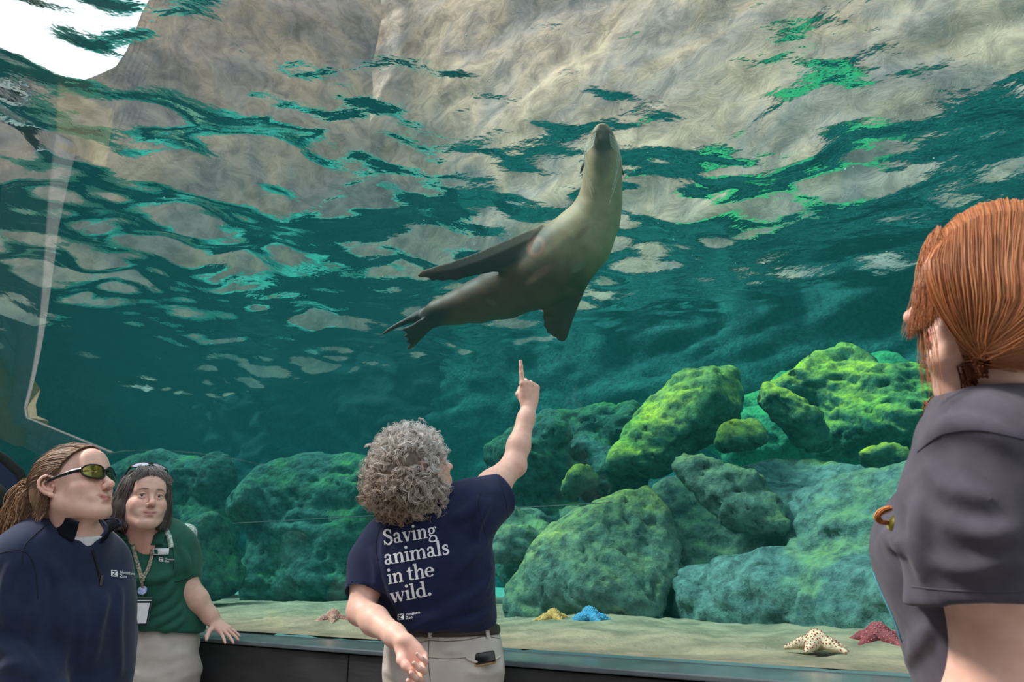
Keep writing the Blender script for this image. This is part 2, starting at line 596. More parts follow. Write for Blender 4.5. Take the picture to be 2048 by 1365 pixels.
# ---- rock materials (algae grows on what faces up)
def rock_mat(name, base, base2, algae, algae2, amount, seed=0.0, bump=1.0, lo=0.25):
    m, nt, out = new_mat(name)
    p = nd(nt, 'ShaderNodeBsdfPrincipled', Roughness=0.9)
    p.inputs['Specular IOR Level'].default_value = 0.15
    tc = nd(nt, 'ShaderNodeTexCoord')
    mp = nd(nt, 'ShaderNodeMapping'); mp.inputs['Location'].default_value = (seed, seed * 0.7, seed * 1.3)
    L(nt, tc.outputs['Object'], mp.inputs['Vector'])
    v = mp.outputs['Vector']
    n1 = nd(nt, 'ShaderNodeTexNoise', Scale=2.2, Detail=8, Roughness=0.65)
    n2 = nd(nt, 'ShaderNodeTexNoise', Scale=14.0, Detail=8, Roughness=0.7)
    n3 = nd(nt, 'ShaderNodeTexNoise', Scale=1.7, Detail=6, Roughness=0.6)
    vo = nd(nt, 'ShaderNodeTexVoronoi', Scale=26.0)
    for n in (n1, n2, n3, vo):
        L(nt, v, n.inputs['Vector'])
    r1 = nd(nt, 'ShaderNodeValToRGB')
    r1.color_ramp.elements[0].position = 0.32; r1.color_ramp.elements[0].color = rgba(base2)
    r1.color_ramp.elements[1].position = 0.68; r1.color_ramp.elements[1].color = rgba(base)
    L(nt, n1.outputs['Fac'], r1.inputs['Fac'])
    # speckle
    r2 = nd(nt, 'ShaderNodeValToRGB')
    r2.color_ramp.elements[0].position = 0.36; r2.color_ramp.elements[0].color = (0.42, 0.42, 0.45, 1)
    r2.color_ramp.elements[1].position = 0.62; r2.color_ramp.elements[1].color = (1.2, 1.2, 1.15, 1)
    L(nt, n2.outputs['Fac'], r2.inputs['Fac'])
    mx = nd(nt, 'ShaderNodeMix', data_type='RGBA', blend_type='MULTIPLY'); mx.inputs['Factor'].default_value = 1.0
    L(nt, r1.outputs['Color'], mx.inputs['A']); L(nt, r2.outputs['Color'], mx.inputs['B'])
    # algae mask
    geo = nd(nt, 'ShaderNodeNewGeometry')
    sx = nd(nt, 'ShaderNodeSeparateXYZ'); L(nt, geo.outputs['Normal'], sx.inputs['Vector'])
    up = nd(nt, 'ShaderNodeMapRange'); up.inputs['From Min'].default_value = lo - 0.45; up.inputs['From Max'].default_value = lo + 0.45
    L(nt, sx.outputs['Z'], up.inputs['Value'])
    ad = nd(nt, 'ShaderNodeMath', operation='MULTIPLY'); L(nt, up.outputs['Result'], ad.inputs[0])
    mr = nd(nt, 'ShaderNodeMapRange'); mr.inputs['From Min'].default_value = 0.62 - amount * 0.35; mr.inputs['From Max'].default_value = 0.8 - amount * 0.3
    L(nt, n3.outputs['Fac'], mr.inputs['Value'])
    L(nt, mr.outputs['Result'], ad.inputs[1])
    ad2 = nd(nt, 'ShaderNodeMath', operation='MULTIPLY'); L(nt, ad.outputs[0], ad2.inputs[0])
    mr2 = nd(nt, 'ShaderNodeMapRange'); mr2.inputs['From Min'].default_value = 0.3; mr2.inputs['From Max'].default_value = 0.55
    L(nt, n2.outputs['Fac'], mr2.inputs['Value']); L(nt, mr2.outputs['Result'], ad2.inputs[1])
    ac = nd(nt, 'ShaderNodeValToRGB')
    ac.color_ramp.elements[0].position = 0.4; ac.color_ramp.elements[0].color = rgba(algae2)
    ac.color_ramp.elements[1].position = 0.62; ac.color_ramp.elements[1].color = rgba(algae)
    L(nt, n1.outputs['Fac'], ac.inputs['Fac'])
    mx2 = nd(nt, 'ShaderNodeMix', data_type='RGBA')
    L(nt, ad2.outputs[0], mx2.inputs['Factor']); L(nt, mx.outputs['Result'], mx2.inputs['A']); L(nt, ac.outputs['Color'], mx2.inputs['B'])
    L(nt, mx2.outputs['Result'], p.inputs['Base Color'])
    # relief
    s1 = nd(nt, 'ShaderNodeMath', operation='MULTIPLY_ADD'); s1.inputs[1].default_value = 0.35
    L(nt, vo.outputs['Distance'], s1.inputs[0]); L(nt, n2.outputs['Fac'], s1.inputs[2])
    bp = nd(nt, 'ShaderNodeBump', Strength=bump, Distance=0.035)
    L(nt, s1.outputs[0], bp.inputs['Height']); L(nt, bp.outputs['Normal'], p.inputs['Normal'])
    L(nt, p.outputs['BSDF'], out.inputs['Surface'])
    return m

TEAL = (0.055, 0.21, 0.19); TEAL_D = (0.02, 0.10, 0.095)
ALG = (0.36, 0.62, 0.05); ALG2 = (0.10, 0.42, 0.07)
M_front = rock_mat('front_rock', (0.20, 0.36, 0.33), (0.075, 0.17, 0.165), (0.42, 0.62, 0.09), (0.22, 0.44, 0.16), 0.42, 3.0, 1.0, 0.55)
M_green = rock_mat('green_boulder', (0.08, 0.27, 0.20), (0.03, 0.14, 0.11), (0.62, 0.80, 0.05), (0.26, 0.56, 0.09), 1.0, 9.0, 1.0, 0.3)
M_dark = rock_mat('dark_boulder', (0.07, 0.22, 0.19), (0.025, 0.10, 0.09), (0.12, 0.42, 0.05), (0.05, 0.26, 0.06), 0.5, 17.0, 1.0, 0.45)
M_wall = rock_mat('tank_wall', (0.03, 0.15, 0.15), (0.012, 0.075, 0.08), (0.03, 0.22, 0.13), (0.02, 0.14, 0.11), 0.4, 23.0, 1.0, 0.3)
M_shade = rock_mat('shade_toned_end_wall', (0.012, 0.045, 0.055), (0.006, 0.02, 0.028), (0.012, 0.06, 0.05), (0.01, 0.04, 0.04), 0.3, 37.0, 1.0, 0.3)  # shadow at the far left end is worked into this wall colour
M_shade2 = rock_mat('shade_toned_back_wall', (0.016, 0.060, 0.068), (0.007, 0.026, 0.033), (0.012, 0.08, 0.06), (0.01, 0.05, 0.05), 0.3, 39.0, 1.0, 0.3)  # near black stands in for shade on the left of the back wall
M_bottom = rock_mat('pool_bottom', (0.40, 0.66, 0.66), (0.20, 0.44, 0.43), (0.25, 0.66, 0.30), (0.18, 0.55, 0.38), 0.7, 27.0, 1.0, 0.5)
M_sand = simple_mat('sand', (0.36, 0.30, 0.20), 0.95, col2=(0.19, 0.175, 0.12), scale=6.0, bump=0.9, bscale=45, spec=0.1, detail=9)
def cliff_mat():
    m, nt, out = new_mat('cliff')
    p = nd(nt, 'ShaderNodeBsdfPrincipled', Roughness=0.9); p.inputs['Specular IOR Level'].default_value = 0.1
    tc = nd(nt, 'ShaderNodeTexCoord')
    n1 = nd(nt, 'ShaderNodeTexNoise', Scale=0.45, Detail=9, Roughness=0.62, Distortion=1.2)
    n2 = nd(nt, 'ShaderNodeTexNoise', Scale=2.4, Detail=8, Roughness=0.7, Distortion=0.8)
    for n in (n1, n2): L(nt, tc.outputs['Object'], n.inputs['Vector'])
    r1 = nd(nt, 'ShaderNodeValToRGB')
    for pos, c in ((0.30, (0.20, 0.19, 0.21)), (0.45, (0.36, 0.30, 0.27)), (0.58, (0.50, 0.38, 0.29)), (0.72, (0.60, 0.49, 0.37))):
        el = r1.color_ramp.elements.new(pos); el.color = rgba(c)
    r1.color_ramp.elements.remove(r1.color_ramp.elements[0]); r1.color_ramp.elements.remove(r1.color_ramp.elements[-1])
    L(nt, n1.outputs['Fac'], r1.inputs['Fac'])
    r2 = nd(nt, 'ShaderNodeValToRGB')
    r2.color_ramp.elements[0].position = 0.36; r2.color_ramp.elements[0].color = (0.60, 0.58, 0.58, 1)
    r2.color_ramp.elements[1].position = 0.58; r2.color_ramp.elements[1].color = (1.08, 1.05, 1.0, 1)
    L(nt, n2.outputs['Fac'], r2.inputs['Fac'])
    mx = nd(nt, 'ShaderNodeMix', data_type='RGBA', blend_type='MULTIPLY'); mx.inputs['Factor'].default_value = 1.0
    L(nt, r1.outputs['Color'], mx.inputs['A']); L(nt, r2.outputs['Color'], mx.inputs['B'])
    L(nt, mx.outputs['Result'], p.inputs['Base Color'])
    bp = nd(nt, 'ShaderNodeBump', Strength=0.5, Distance=0.12)
    L(nt, n2.outputs['Fac'], bp.inputs['Height']); L(nt, bp.outputs['Normal'], p.inputs['Normal'])
    L(nt, p.outputs['BSDF'], out.inputs['Surface'])
    return m
M_cliff = cliff_mat()

def wgrid(name, s0, s1, ns, d0, d1, ndv, fz, mat, flip=False):
    s = np.linspace(s0, s1, ns); d = np.linspace(d0, d1, ndv)
    S, D = np.meshgrid(s, d, indexing='ij')
    Z = fz(S, D)
    V = (np.array(W0)[None, None, :] + S[..., None] * np.array(TW) + D[..., None] * np.array(MW))
    V[..., 2] = Z
    idx = np.arange(ns * ndv).reshape(ns, ndv)
    F = np.stack([idx[:-1, :-1], idx[1:, :-1], idx[1:, 1:], idx[:-1, 1:]], -1).reshape(-1, 4)
    if flip: F = F[:, ::-1]
    return mesh_obj(name, V.reshape(-1, 3), F, mat)

def fbm2(S, D, seed, lmin, lmax, n=24):
    pts = np.stack([S.ravel(), D.ravel(), np.zeros(S.size)], 1)
    return sines(pts, n, lmin, lmax, seed).reshape(S.shape)

# ---- sand bed just behind the window
def sand_h(S, D):
    return Z_LEDGE + 0.006 + np.clip(D * 4, 0, 1) * (0.02 * fbm2(S, D, 3, 0.2, 1.2) + 0.006 * fbm2(S, D, 4, 0.06, 0.15)) + 0.03 * np.clip(D, 0, 1) 
sand = wgrid('floor', S_R, S_L, 420, 0.004, 3.2, 90, sand_h, M_sand)
tag(sand, 'beige sandy bottom strip behind the window foot', kind='structure')

# ---- back and end walls of the tank
def rock_wall(name, p0, p1, z0, z1, nu, nv, mat, amp, seed, n_dir, lean=0.0, top=None, lw=(0.4, 3.5)):
    u = np.linspace(0, 1, nu); v = np.linspace(0, 1, nv)
    U, Vv = np.meshgrid(u, v, indexing='ij')
    base = np.array(p0)[None, None] * (1 - U[..., None]) + np.array(p1)[None, None] * U[..., None]
    zt = z1 if top is None else z1 + top(U)
    base[..., 2] = z0 + (zt - z0) * Vv
    pts = base.reshape(-1, 3)
    n = np.array(n_dir)
    rough = sines(pts, 30, lw[0], lw[1], seed, (1, 1, 1.8)) * amp
    ridg = (np.abs(sines(pts, 20, lw[0] * 0.75, lw[1] * 0.5, seed + 1, (1, 1, 2.0))) - 0.35) * amp * 0.7
    pts = pts + (rough + ridg)[:, None] * n[None, :] + lean * Vv.reshape(-1, 1) * n[None, :]
    idx = np.arange(nu * nv).reshape(nu, nv)
    F = np.stack([idx[:-1, :-1], idx[1:, :-1], idx[1:, 1:], idx[:-1, 1:]], -1).reshape(-1, 4)
    return mesh_obj(name, pts, F, mat)

bw = rock_wall('wall_back', W(S_R, D_BACK, 0), W(7.6, D_BACK, 0), 0.3, Z_TOP + 0.15, 220, 70, M_wall, 0.16, 5, -MW)
tag(bw, 'dark teal rock wall at the back of the pool', kind='structure')
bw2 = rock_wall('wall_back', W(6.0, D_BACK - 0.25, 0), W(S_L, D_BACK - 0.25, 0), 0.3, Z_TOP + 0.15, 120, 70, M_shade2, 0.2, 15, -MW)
tag(bw2, 'back rock wall of the pool at the left, shade put into its near black colour', kind='structure')
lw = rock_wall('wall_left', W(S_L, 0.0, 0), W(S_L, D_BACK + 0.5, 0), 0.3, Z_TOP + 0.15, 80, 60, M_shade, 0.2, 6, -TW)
tag(lw, 'rock wall closing the far left end of the pool, shade put into its dark colour', kind='structure')
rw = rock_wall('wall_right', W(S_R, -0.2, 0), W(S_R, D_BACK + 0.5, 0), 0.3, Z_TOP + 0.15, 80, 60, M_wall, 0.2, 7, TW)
tag(rw, 'dark rock wall closing the right end of the pool', kind='structure')
pf = wgrid('floor', S_R, S_L, 120, 2.6, D_BACK + 0.4, 50,
           lambda S, D: 0.75 + 0.25 * fbm2(S, D, 8, 0.6, 3.0) + 0.25 * (D - 2.6) / 3.4, M_bottom)
pf.name = 'floor.001'
tag(pf, 'dark rocky pool bottom at the back', kind='structure')

# ---- sunlit cliffs above the water, seen through the surface
cl = rock_wall('wall_back', W(S_R - 6, D_BACK + 1.2, 0), W(S_L + 6, D_BACK + 1.2, 0), Z_TOP - 0.3, Z_TOP + 14.0, 220, 100, M_cliff, 0.16, 41, -MW, -1.0, lw=(1.6, 7.0))
cl.name = 'wall_back.001'
tag(cl, 'pale tan artificial rock cliff rising above the water behind the pool', kind='structure')
cl2 = rock_wall('wall_left', W(S_L + 1.8, -4.0, 0), W(S_L - 2.6, D_BACK + 1.6, 0), Z_TOP + 0.08, Z_TOP + 5.0, 160, 60, M_cliff, 0.16, 43, -TW, -0.5,
                lambda U: np.interp(U, [0, 0.478, 0.60, 0.655, 1], [-0.4, 0, 1.2, 5.5, 8.5]) + 0.25 * np.sin(U * 31), lw=(1.6, 7.0))
cl2.name = 'wall_left.001'
tag(cl2, 'pale pinkish rock wall above the water at the far left end', kind='structure')

# ---- the water body: one closed mesh, waves on top, volume inside
def water_mat():
    m, nt, out = new_mat('pool_water')
    geo = nd(nt, 'ShaderNodeNewGeometry')
    tc = nd(nt, 'ShaderNodeTexCoord')
    nz = nd(nt, 'ShaderNodeTexNoise', Scale=6.0, Detail=3, Roughness=0.5)
    L(nt, tc.outputs['Object'], nz.inputs['Vector'])
    nz2 = nd(nt, 'ShaderNodeTexNoise', Scale=16.0, Detail=2, Roughness=0.5)
    L(nt, tc.outputs['Object'], nz2.inputs['Vector'])
    mad = nd(nt, 'ShaderNodeMath', operation='MULTIPLY_ADD'); mad.inputs[1].default_value = 0.28
    L(nt, nz2.outputs['Fac'], mad.inputs[0]); L(nt, nz.outputs['Fac'], mad.inputs[2])
    bp = nd(nt, 'ShaderNodeBump', Strength=WATER_BUMP, Distance=0.02)
    L(nt, mad.outputs[0], bp.inputs['Height'])
    dt = nd(nt, 'ShaderNodeVectorMath', operation='DOT_PRODUCT')
    L(nt, geo.outputs['Incoming'], dt.inputs[0]); L(nt, bp.outputs['Normal'], dt.inputs[1])
    mr = nd(nt, 'ShaderNodeMapRange', interpolation_type='SMOOTHSTEP')
    mr.inputs['From Min'].default_value = WATER_C0 - 0.03; mr.inputs['From Max'].default_value = WATER_C0 + 0.03
    mr.inputs['To Min'].default_value = 1.0; mr.inputs['To Max'].default_value = 0.03
    L(nt, dt.outputs['Value'], mr.inputs['Value'])
    # total inner reflection only from below
    below = nd(nt, 'ShaderNodeMath', operation='MULTIPLY')
    L(nt, mr.outputs['Result'], below.inputs[0]); L(nt, geo.outputs['Backfacing'], below.inputs[1])
    at = nd(nt, 'ShaderNodeAttribute', attribute_name='top')
    top = nd(nt, 'ShaderNodeMath', operation='MULTIPLY')
    L(nt, below.outputs[0], top.inputs[0]); L(nt, at.outputs['Fac'], top.inputs[1])
    tr = nd(nt, 'ShaderNodeBsdfTransparent')
    gl = nd(nt, 'ShaderNodeBsdfGlossy', Roughness=0.0)
    gl.inputs['Color'].default_value = (1, 1, 1, 1)
    L(nt, bp.outputs['Normal'], gl.inputs['Normal'])
    mx = nd(nt, 'ShaderNodeMixShader')
    L(nt, top.outputs[0], mx.inputs['Fac']); L(nt, tr.outputs['BSDF'], mx.inputs[1]); L(nt, gl.outputs['BSDF'], mx.inputs[2])
    L(nt, mx.outputs['Shader'], out.inputs['Surface'])
    va = nd(nt, 'ShaderNodeVolumeAbsorption', Density=ABS_D)
    va.inputs['Color'].default_value = ABS_C
    vsn = nd(nt, 'ShaderNodeVolumeScatter', Density=SCAT_D, Anisotropy=0.3)
    vsn.inputs['Color'].default_value = SCAT_C
    av = nd(nt, 'ShaderNodeAddShader')
    L(nt, va.outputs['Volume'], av.inputs[0]); L(nt, vsn.outputs['Volume'], av.inputs[1])
    L(nt, av.outputs['Shader'], out.inputs['Volume'])
    return m

WATER_BUMP = 0.5
WATER_C0 = 0.53
ABS_D, ABS_C = 0.15, (0.06, 0.83, 0.83, 1)
SCAT_D, SCAT_C = 0.015, (0.14, 0.95, 1.0, 1)
M_water = water_mat()

def window_profile(n=16, off=0.0):
    """(d, z) from the foot of the window up its wave-like curve to the rim over the visitors"""
    pts = [(0.0 + off, Z_LEDGE - 0.1), (0.0 + off, 1.6), (0.0 + off, 2.2)]
    for i in range(1, n + 1):
        a = math.pi / 2 * i / n
        pts.append((-2.0 + (2.0 + off) * math.cos(a), 2.2 + (2.05 + off) * math.sin(a)))
    return pts

def wave_h(S, D):
    pts = np.stack([S.ravel(), D.ravel()], 1)
    r = np.random.default_rng(21)
    out = np.zeros(len(pts))
    for i in range(70):
        lam = math.exp(r.uniform(math.log(0.16), math.log(1.9)))
        ang = r.normal(0.9, 0.75)
        k = 2 * np.pi / lam
        steep = 0.034 * (lam / 0.6) ** 0.25 if lam > 0.3 else 0.022
        out += steep / k * np.sin((pts[:, 0] * math.cos(ang) + pts[:, 1] * math.sin(ang)) * k + r.uniform(0, 6.28))
    mod = 0.75 + 0.45 * sines(np.stack([pts[:, 0], pts[:, 1], pts[:, 0] * 0], 1), 12, 1.5, 5.0, 77)
    mod = mod * (1 + 0.55 * np.clip((pts[:, 0] - 2.2) / 3.5, 0, 1))      # choppier towards the open left end
    return (Z_TOP + out * mod * 1.25).reshape(S.shape)

def build_water():
    s = np.linspace(S_R - 0.6, S_L + 0.6, 450); d = np.linspace(-1.93, D_BACK + 0.5, 216)
    S, D = np.meshgrid(s, d, indexing='ij')
    Z = wave_h(S, D)
    prof = window_profile(16, 0.02)[:-1][::-1]            # from rim down to foot
    prof = prof + [(0.02, 0.1), (D_BACK + 0.5, 0.1)]
    ns = len(s)
    T = np.stack([S, D, Z], -1)
    lower = np.array([(dd, zz) for dd, zz in prof])
    low = np.empty((ns, len(lower), 3))
    low[..., 0] = s[:, None]; low[..., 1] = lower[None, :, 0]; low[..., 2] = lower[None, :, 1]
    # ring at each s: top from back to front, then profile down, bottom, back
    ring = np.concatenate([T[:, ::-1, :], low], 1)
    m_ = ring.shape[1]
    idx = np.arange(ns * m_).reshape(ns, m_)
    nx = np.roll(idx, -1, 1)
    F = np.stack([idx[:-1], idx[1:], nx[1:], nx[:-1]], -1).reshape(-1, 4)
    Wd = np.array(W0)[None, None] + ring[..., :1] * np.array(TW) + ring[..., 1:2] * np.array(MW)
    Wd[..., 2] = ring[..., 2]
    Vv = Wd.reshape(-1, 3)
    topf = np.zeros((ns, m_), np.float32); topf[:, :len(d)] = 1
    faces = [tuple(f) for f in F.tolist()] + [tuple(idx[0].tolist()), tuple(idx[-1][::-1].tolist())]
    o = mesh_obj('pool_water', Vv, faces, M_water, attrs={'top': topf.ravel()})
    bm = bmesh.new(); bm.from_mesh(o.data); bmesh.ops.recalc_face_normals(bm, faces=bm.faces); bm.to_mesh(o.data); bm.free()
    return o
water = build_water()
tag(water, 'clear teal sea water filling the pool, rippled surface seen from below', 'water', kind='stuff')

# ---- the acrylic window: upright below, curling over the visitors like a breaking wave
def glass_mat():
    m, nt, out = new_mat('acrylic')
    fr = nd(nt, 'ShaderNodeFresnel', IOR=1.49)
    gl = nd(nt, 'ShaderNodeBsdfGlossy', Roughness=0.004)
    tr = nd(nt, 'ShaderNodeBsdfTransparent'); tr.inputs['Color'].default_value = (0.97, 0.99, 0.99, 1)
    geo = nd(nt, 'ShaderNodeNewGeometry')
    inv = nd(nt, 'ShaderNodeMath', operation='SUBTRACT'); inv.inputs[0].default_value = 1.0
    L(nt, geo.outputs['Backfacing'], inv.inputs[1])
    mu = nd(nt, 'ShaderNodeMath', operation='MULTIPLY')
    L(nt, fr.outputs['Fac'], mu.inputs[0]); L(nt, inv.outputs[0], mu.inputs[1])
    mx = nd(nt, 'ShaderNodeMixShader')
    L(nt, mu.outputs[0], mx.inputs['Fac']); L(nt, tr.outputs['BSDF'], mx.inputs[1]); L(nt, gl.outputs['BSDF'], mx.inputs[2])
    L(nt, mx.outputs['Shader'], out.inputs['Surface'])
    return m
M_glass = glass_mat()

AXW = (TW, MW, Vector((0, 0, 1)))
def build_window():
    prof = window_profile(40, 0.0)
    ns = 30
    s = np.linspace(S_R, S_L, ns)
    V = np.empty((ns, len(prof), 3))
    for j, (dd, zz) in enumerate(prof):
        V[:, j] = np.array(W0)[None] + s[:, None] * np.array(TW)[None] + dd * np.array(MW)[None]
        V[:, j, 2] = zz
    idx = np.arange(ns * len(prof)).reshape(ns, -1)
    F = np.stack([idx[:-1, :-1], idx[:-1, 1:], idx[1:, 1:], idx[1:, :-1]], -1).reshape(-1, 4)
    o = mesh_obj('window_1', V.reshape(-1, 3), F, M_glass)
    # make the normals face the visitors
    n = o.data.polygons[0].normal
    if n.dot(MW) > 0:
        o.data.flip_normals()
    return o
win = build_window()
sm = W(0, -0.006, 1.425)
bm = bmesh.new()
c = W(1.75, -0.004, 1.425); box_bm(bm, c.x, c.y, c.z, 1.95, 0.003, 0.003, AXW)
bm_obj('seam', bm, simple_mat('seal_line', (0.06, 0.15, 0.145), 0.5), win)
tag(win, 'tall clear acrylic viewing window curling over the visitors', 'window', kind='structure')

# ---- ledge and dark panelled parapet under the window
M_ledge = simple_mat('ledge_stone', (0.15, 0.185, 0.20), 0.16, col2=(0.10, 0.13, 0.145), scale=7, bump=0.04, bscale=90, detail=7)
M_panel = simple_mat('parapet_panel', (0.055, 0.055, 0.058), 0.55, col2=(0.033, 0.033, 0.035), scale=4.5, bump=0.12, bscale=30, detail=8, stretch=(1, 1, 3))
AXW = (TW, MW, Vector((0, 0, 1)))
bm = bmesh.new()
c = W((S_L + S_R) / 2, -0.13, Z_LEDGE - 0.008)
box_bm(bm, c.x, c.y, c.z, S_L - S_R, 0.24, 0.016, AXW, 0.004)
ledge = bm_obj('trim_1', bm, M_ledge)
tag(ledge, 'polished dark grey ledge under the window', kind='structure')
bm = bmesh.new()
c = W((S_L + S_R) / 2, -0.12, (Z_LEDGE - 0.017) / 2)
box_bm(bm, c.x, c.y, c.z, S_L - S_R, 0.18, Z_LEDGE - 0.017, AXW)
wf = bm_obj('wall_front', bm, simple_mat('parapet_core', (0.02, 0.02, 0.021), 0.7))
tag(wf, 'low dark parapet below the viewing window', kind='structure')
pme = None
for i, s in enumerate(np.arange(S_R + 0.6, S_L, 1.2)):
    if not (-2.5 < s < 9): continue
    bm = bmesh.new()
    c = W(s, -0.222, (Z_LEDGE - 0.02) / 2)
    box_bm(bm, c.x, c.y, c.z, 1.194, 0.025, Z_LEDGE - 0.022, AXW, 0.003)
    bm_obj('panel', bm, M_panel, wf)

# ---- ground of the visitor area
M_navy = simple_mat('navy_panel', (0.012, 0.022, 0.075), 0.5, col2=(0.009, 0.016, 0.055), scale=6)
M_black = simple_mat('black_trim', (0.008, 0.009, 0.011), 0.6)
M_ground = simple_mat('paving', (0.16, 0.15, 0.14), 0.85, col2=(0.12, 0.115, 0.11), scale=3, bump=0.2, bscale=120)
g = mesh_obj('floor', [(-40, -40, 0), (40, -40, 0), (40, 40, 0), (-40, 40, 0)], [(0, 1, 2, 3)], M_ground)
tag(g, 'grey paved visitor floor', kind='structure')

# ---- air bubbles and drifting specks just under the surface
def bubbles():
    r = np.random.default_rng(17)
    bm = bmesh.new()
    for i in range(150):
        px, py = r.uniform(150, 2000), r.uniform(40, 560)
        z = Z_TOP - r.uniform(0.15, 0.5)
        p = PZ(px, py, z)
        if to_w(p)[1] < 0.1 or to_w(p)[1] > 5.0: continue
        res = bmesh.ops.create_icosphere(bm, subdivisions=1, radius=r.uniform(0.002, 0.006))
        for v in res['verts']: v.co += p
    o = bm_obj('bubbles', bm, simple_mat('bubble', (0.9, 0.95, 0.95), 0.2), None, True)
    tag(o, 'scattered tiny white bubbles under the water surface', 'bubbles', kind='stuff')
bubbles()
# ================================================================== BOULDERS AND ROCKWORK UNDER WATER
M_emerald = rock_mat('emerald_reflector_rock', (0.07, 0.36, 0.22), (0.03, 0.20, 0.14), (0.10, 0.52, 0.13), (0.07, 0.42, 0.17), 1.0, 13.0, 1.0, 0.3)  # for the mostly hidden bank added to mirror green in the surface
M_slab = rock_mat('slab_rock', (0.19, 0.33, 0.27), (0.07, 0.16, 0.14), (0.62, 0.72, 0.08), (0.30, 0.46, 0.12), 0.68, 5.0, 1.0, 0.5)
def rock_noise(V, N, seed, amp, big=0.5):
    a = sines(V, 18, big * 0.5, big * 1.5, seed) * amp * 0.7
    b = np.maximum(0, sines(V, 26, big * 0.15, big * 0.5, seed + 1, (1, 1, 1.8))) * amp * 0.5
    c = sines(V, 40, 0.05, 0.16, seed + 2) * 0.006
    d = np.minimum(0, np.abs(sines(V, 16, big * 0.3, big * 0.8, seed + 3)) - 0.10) * 0.25
    return V + N * (a - b + c + np.maximum(d, -0.03))[:, None]

def rock(name, label, chains, mat, seed, h=0.028, amp=0.05, facets=14, k=0.12, group='boulders in the pool', cat='rock', tilt=None, cracks=None, base=None):
    sh = Shape()
    cents = []
    for ch in chains:
        pts = [np.array(P(px, py, zc)) for px, py, zc, r in ch]
        rad = [r * zc / FPX for px, py, zc, r in ch]
        sh.chain(pts, rad, k) if len(pts) > 1 else sh.ball(pts[0], rad[0], k)
        cents += list(zip(pts, rad))
    r = np.random.default_rng(seed)
    for i in range(facets):
        n = r.normal(size=3); n[2] = n[2] * 0.8 + 0.1; n /= np.linalg.norm(n)
        sup = max((p.dot(n) + q, q) for p, q in cents)
        sh.cut(n * (sup[0] - sup[1] * r.uniform(0.12, 0.42)), n, 0.025)
    V, F = sh.mesh(h)
    if cracks:
        tree = BVHTree.FromPolygons([Vector(v) for v in V], F.tolist())
        o = Vector((0, 0, EYE))
        for line, wd in cracks:
            pts = []
            for px, py in line:
                hit = tree.ray_cast(o, (P(px, py, 1.0) - o).normalized())
                if hit[0] is not None: pts.append(np.array(hit[0]))
            if len(pts) > 1:
                sh.chain(pts, [wd] * len(pts), 0.03, sub=True)
        V, F = sh.mesh(h)
    V = rock_noise(V, vnormals(V, F), seed, amp, big=max(q for p, q in cents) * 1.6)
    c = np.mean([p for p, q in cents], 0)
    o = mesh_obj(name, V - c, F, mat)
    o.location = c
    tag(o, label, cat, group)
    return o

rock('rock_outcrop', 'broad teal rock outcrop right of the long crack, under the slab shaped rock', [
    [(1400, 1140, 4.2, 130), (1560, 1120, 4.0, 140), (1720, 1120, 3.5, 145), (1900, 1120, 3.1, 190)],
    [(1345, 1035, 4.25, 78), (1480, 1025, 4.5, 92), (1620, 1025, 4.5, 95), (1780, 1050, 4.0, 115)],
    [(1390, 1205, 3.65, 75), (1470, 1215, 3.5, 85), (1560, 1215, 3.3, 90), (1700, 1220, 3.0, 85), (1850, 1225, 2.7, 90)]],
    M_front, 101, h=0.024, amp=0.055, facets=9, k=0.12,
    cracks=[([(1380, 1082), (1440, 1088), (1500, 1082), (1560, 1088)], 0.022), ([(1605, 1105), (1650, 1078), (1700, 1070), (1760, 1040)], 0.03),
            ([(1500, 1140), (1560, 1132), (1610, 1150), (1640, 1190)], 0.022), ([(1400, 1170), (1440, 1150), (1490, 1165), (1500, 1200)], 0.02)])
rock('rock_outcrop', 'teal rock shoulder left of the long crack with yellow green growth on top', [
    [(1070, 1218, 3.85, 72), (1170, 1130, 3.95, 105), (1235, 1040, 4.05, 75), (1262, 985, 4.05, 34)], [(1215, 1185, 3.72, 90), (1290, 1120, 3.85, 62), (1300, 1010, 3.95, 32)], [(1280, 1210, 3.62, 65), (1310, 1160, 3.7, 45)]],
    M_slab, 203, h=0.022, amp=0.045, facets=10, k=0.12)
rock('boulder', 'largest algae covered boulder leaning on top of the rock outcrop', [[(1235, 935, 4.5, 32), (1300, 875, 4.6, 72), (1395, 812, 4.7, 74), (1450, 790, 4.75, 52)]], M_green, 111, amp=0.05)
rock('boulder', 'pointed green boulder just beyond the largest leaning one', [[(1548, 802, 4.6, 40), (1600, 850, 4.6, 52), (1650, 882, 4.6, 28)]], M_green, 112, amp=0.045)
rock('boulder', 'small oval boulder wedged between the two largest green boulders', [[(1462, 876, 4.2, 36), (1515, 874, 4.2, 37)]], M_green, 123, amp=0.03)
rock('boulder', 'long slab shaped rock lying slanted across the outcrop', [[(1366, 926, 3.78, 22), (1425, 955, 3.72, 42), (1495, 1004, 3.64, 50), (1548, 1038, 3.56, 40)]], M_slab, 114, amp=0.035)
rock('boulder', 'flat green topped rock beside the shoulder of the red haired woman', [[(1728, 918, 3.6, 24), (1800, 912, 3.6, 32)]], M_green, 135, amp=0.03)
rock('rock_slope', 'bright green sloping rock behind the boulders', [
    [(1590, 765, 5.4, 50), (1680, 770, 5.4, 70), (1780, 800, 5.2, 80), (1870, 850, 5.0, 95)], [(1690, 850, 5.1, 70), (1800, 880, 4.9, 70)], [(1620, 745, 5.5, 45), (1720, 745, 5.5, 40)]], M_green, 116, amp=0.10, facets=4)
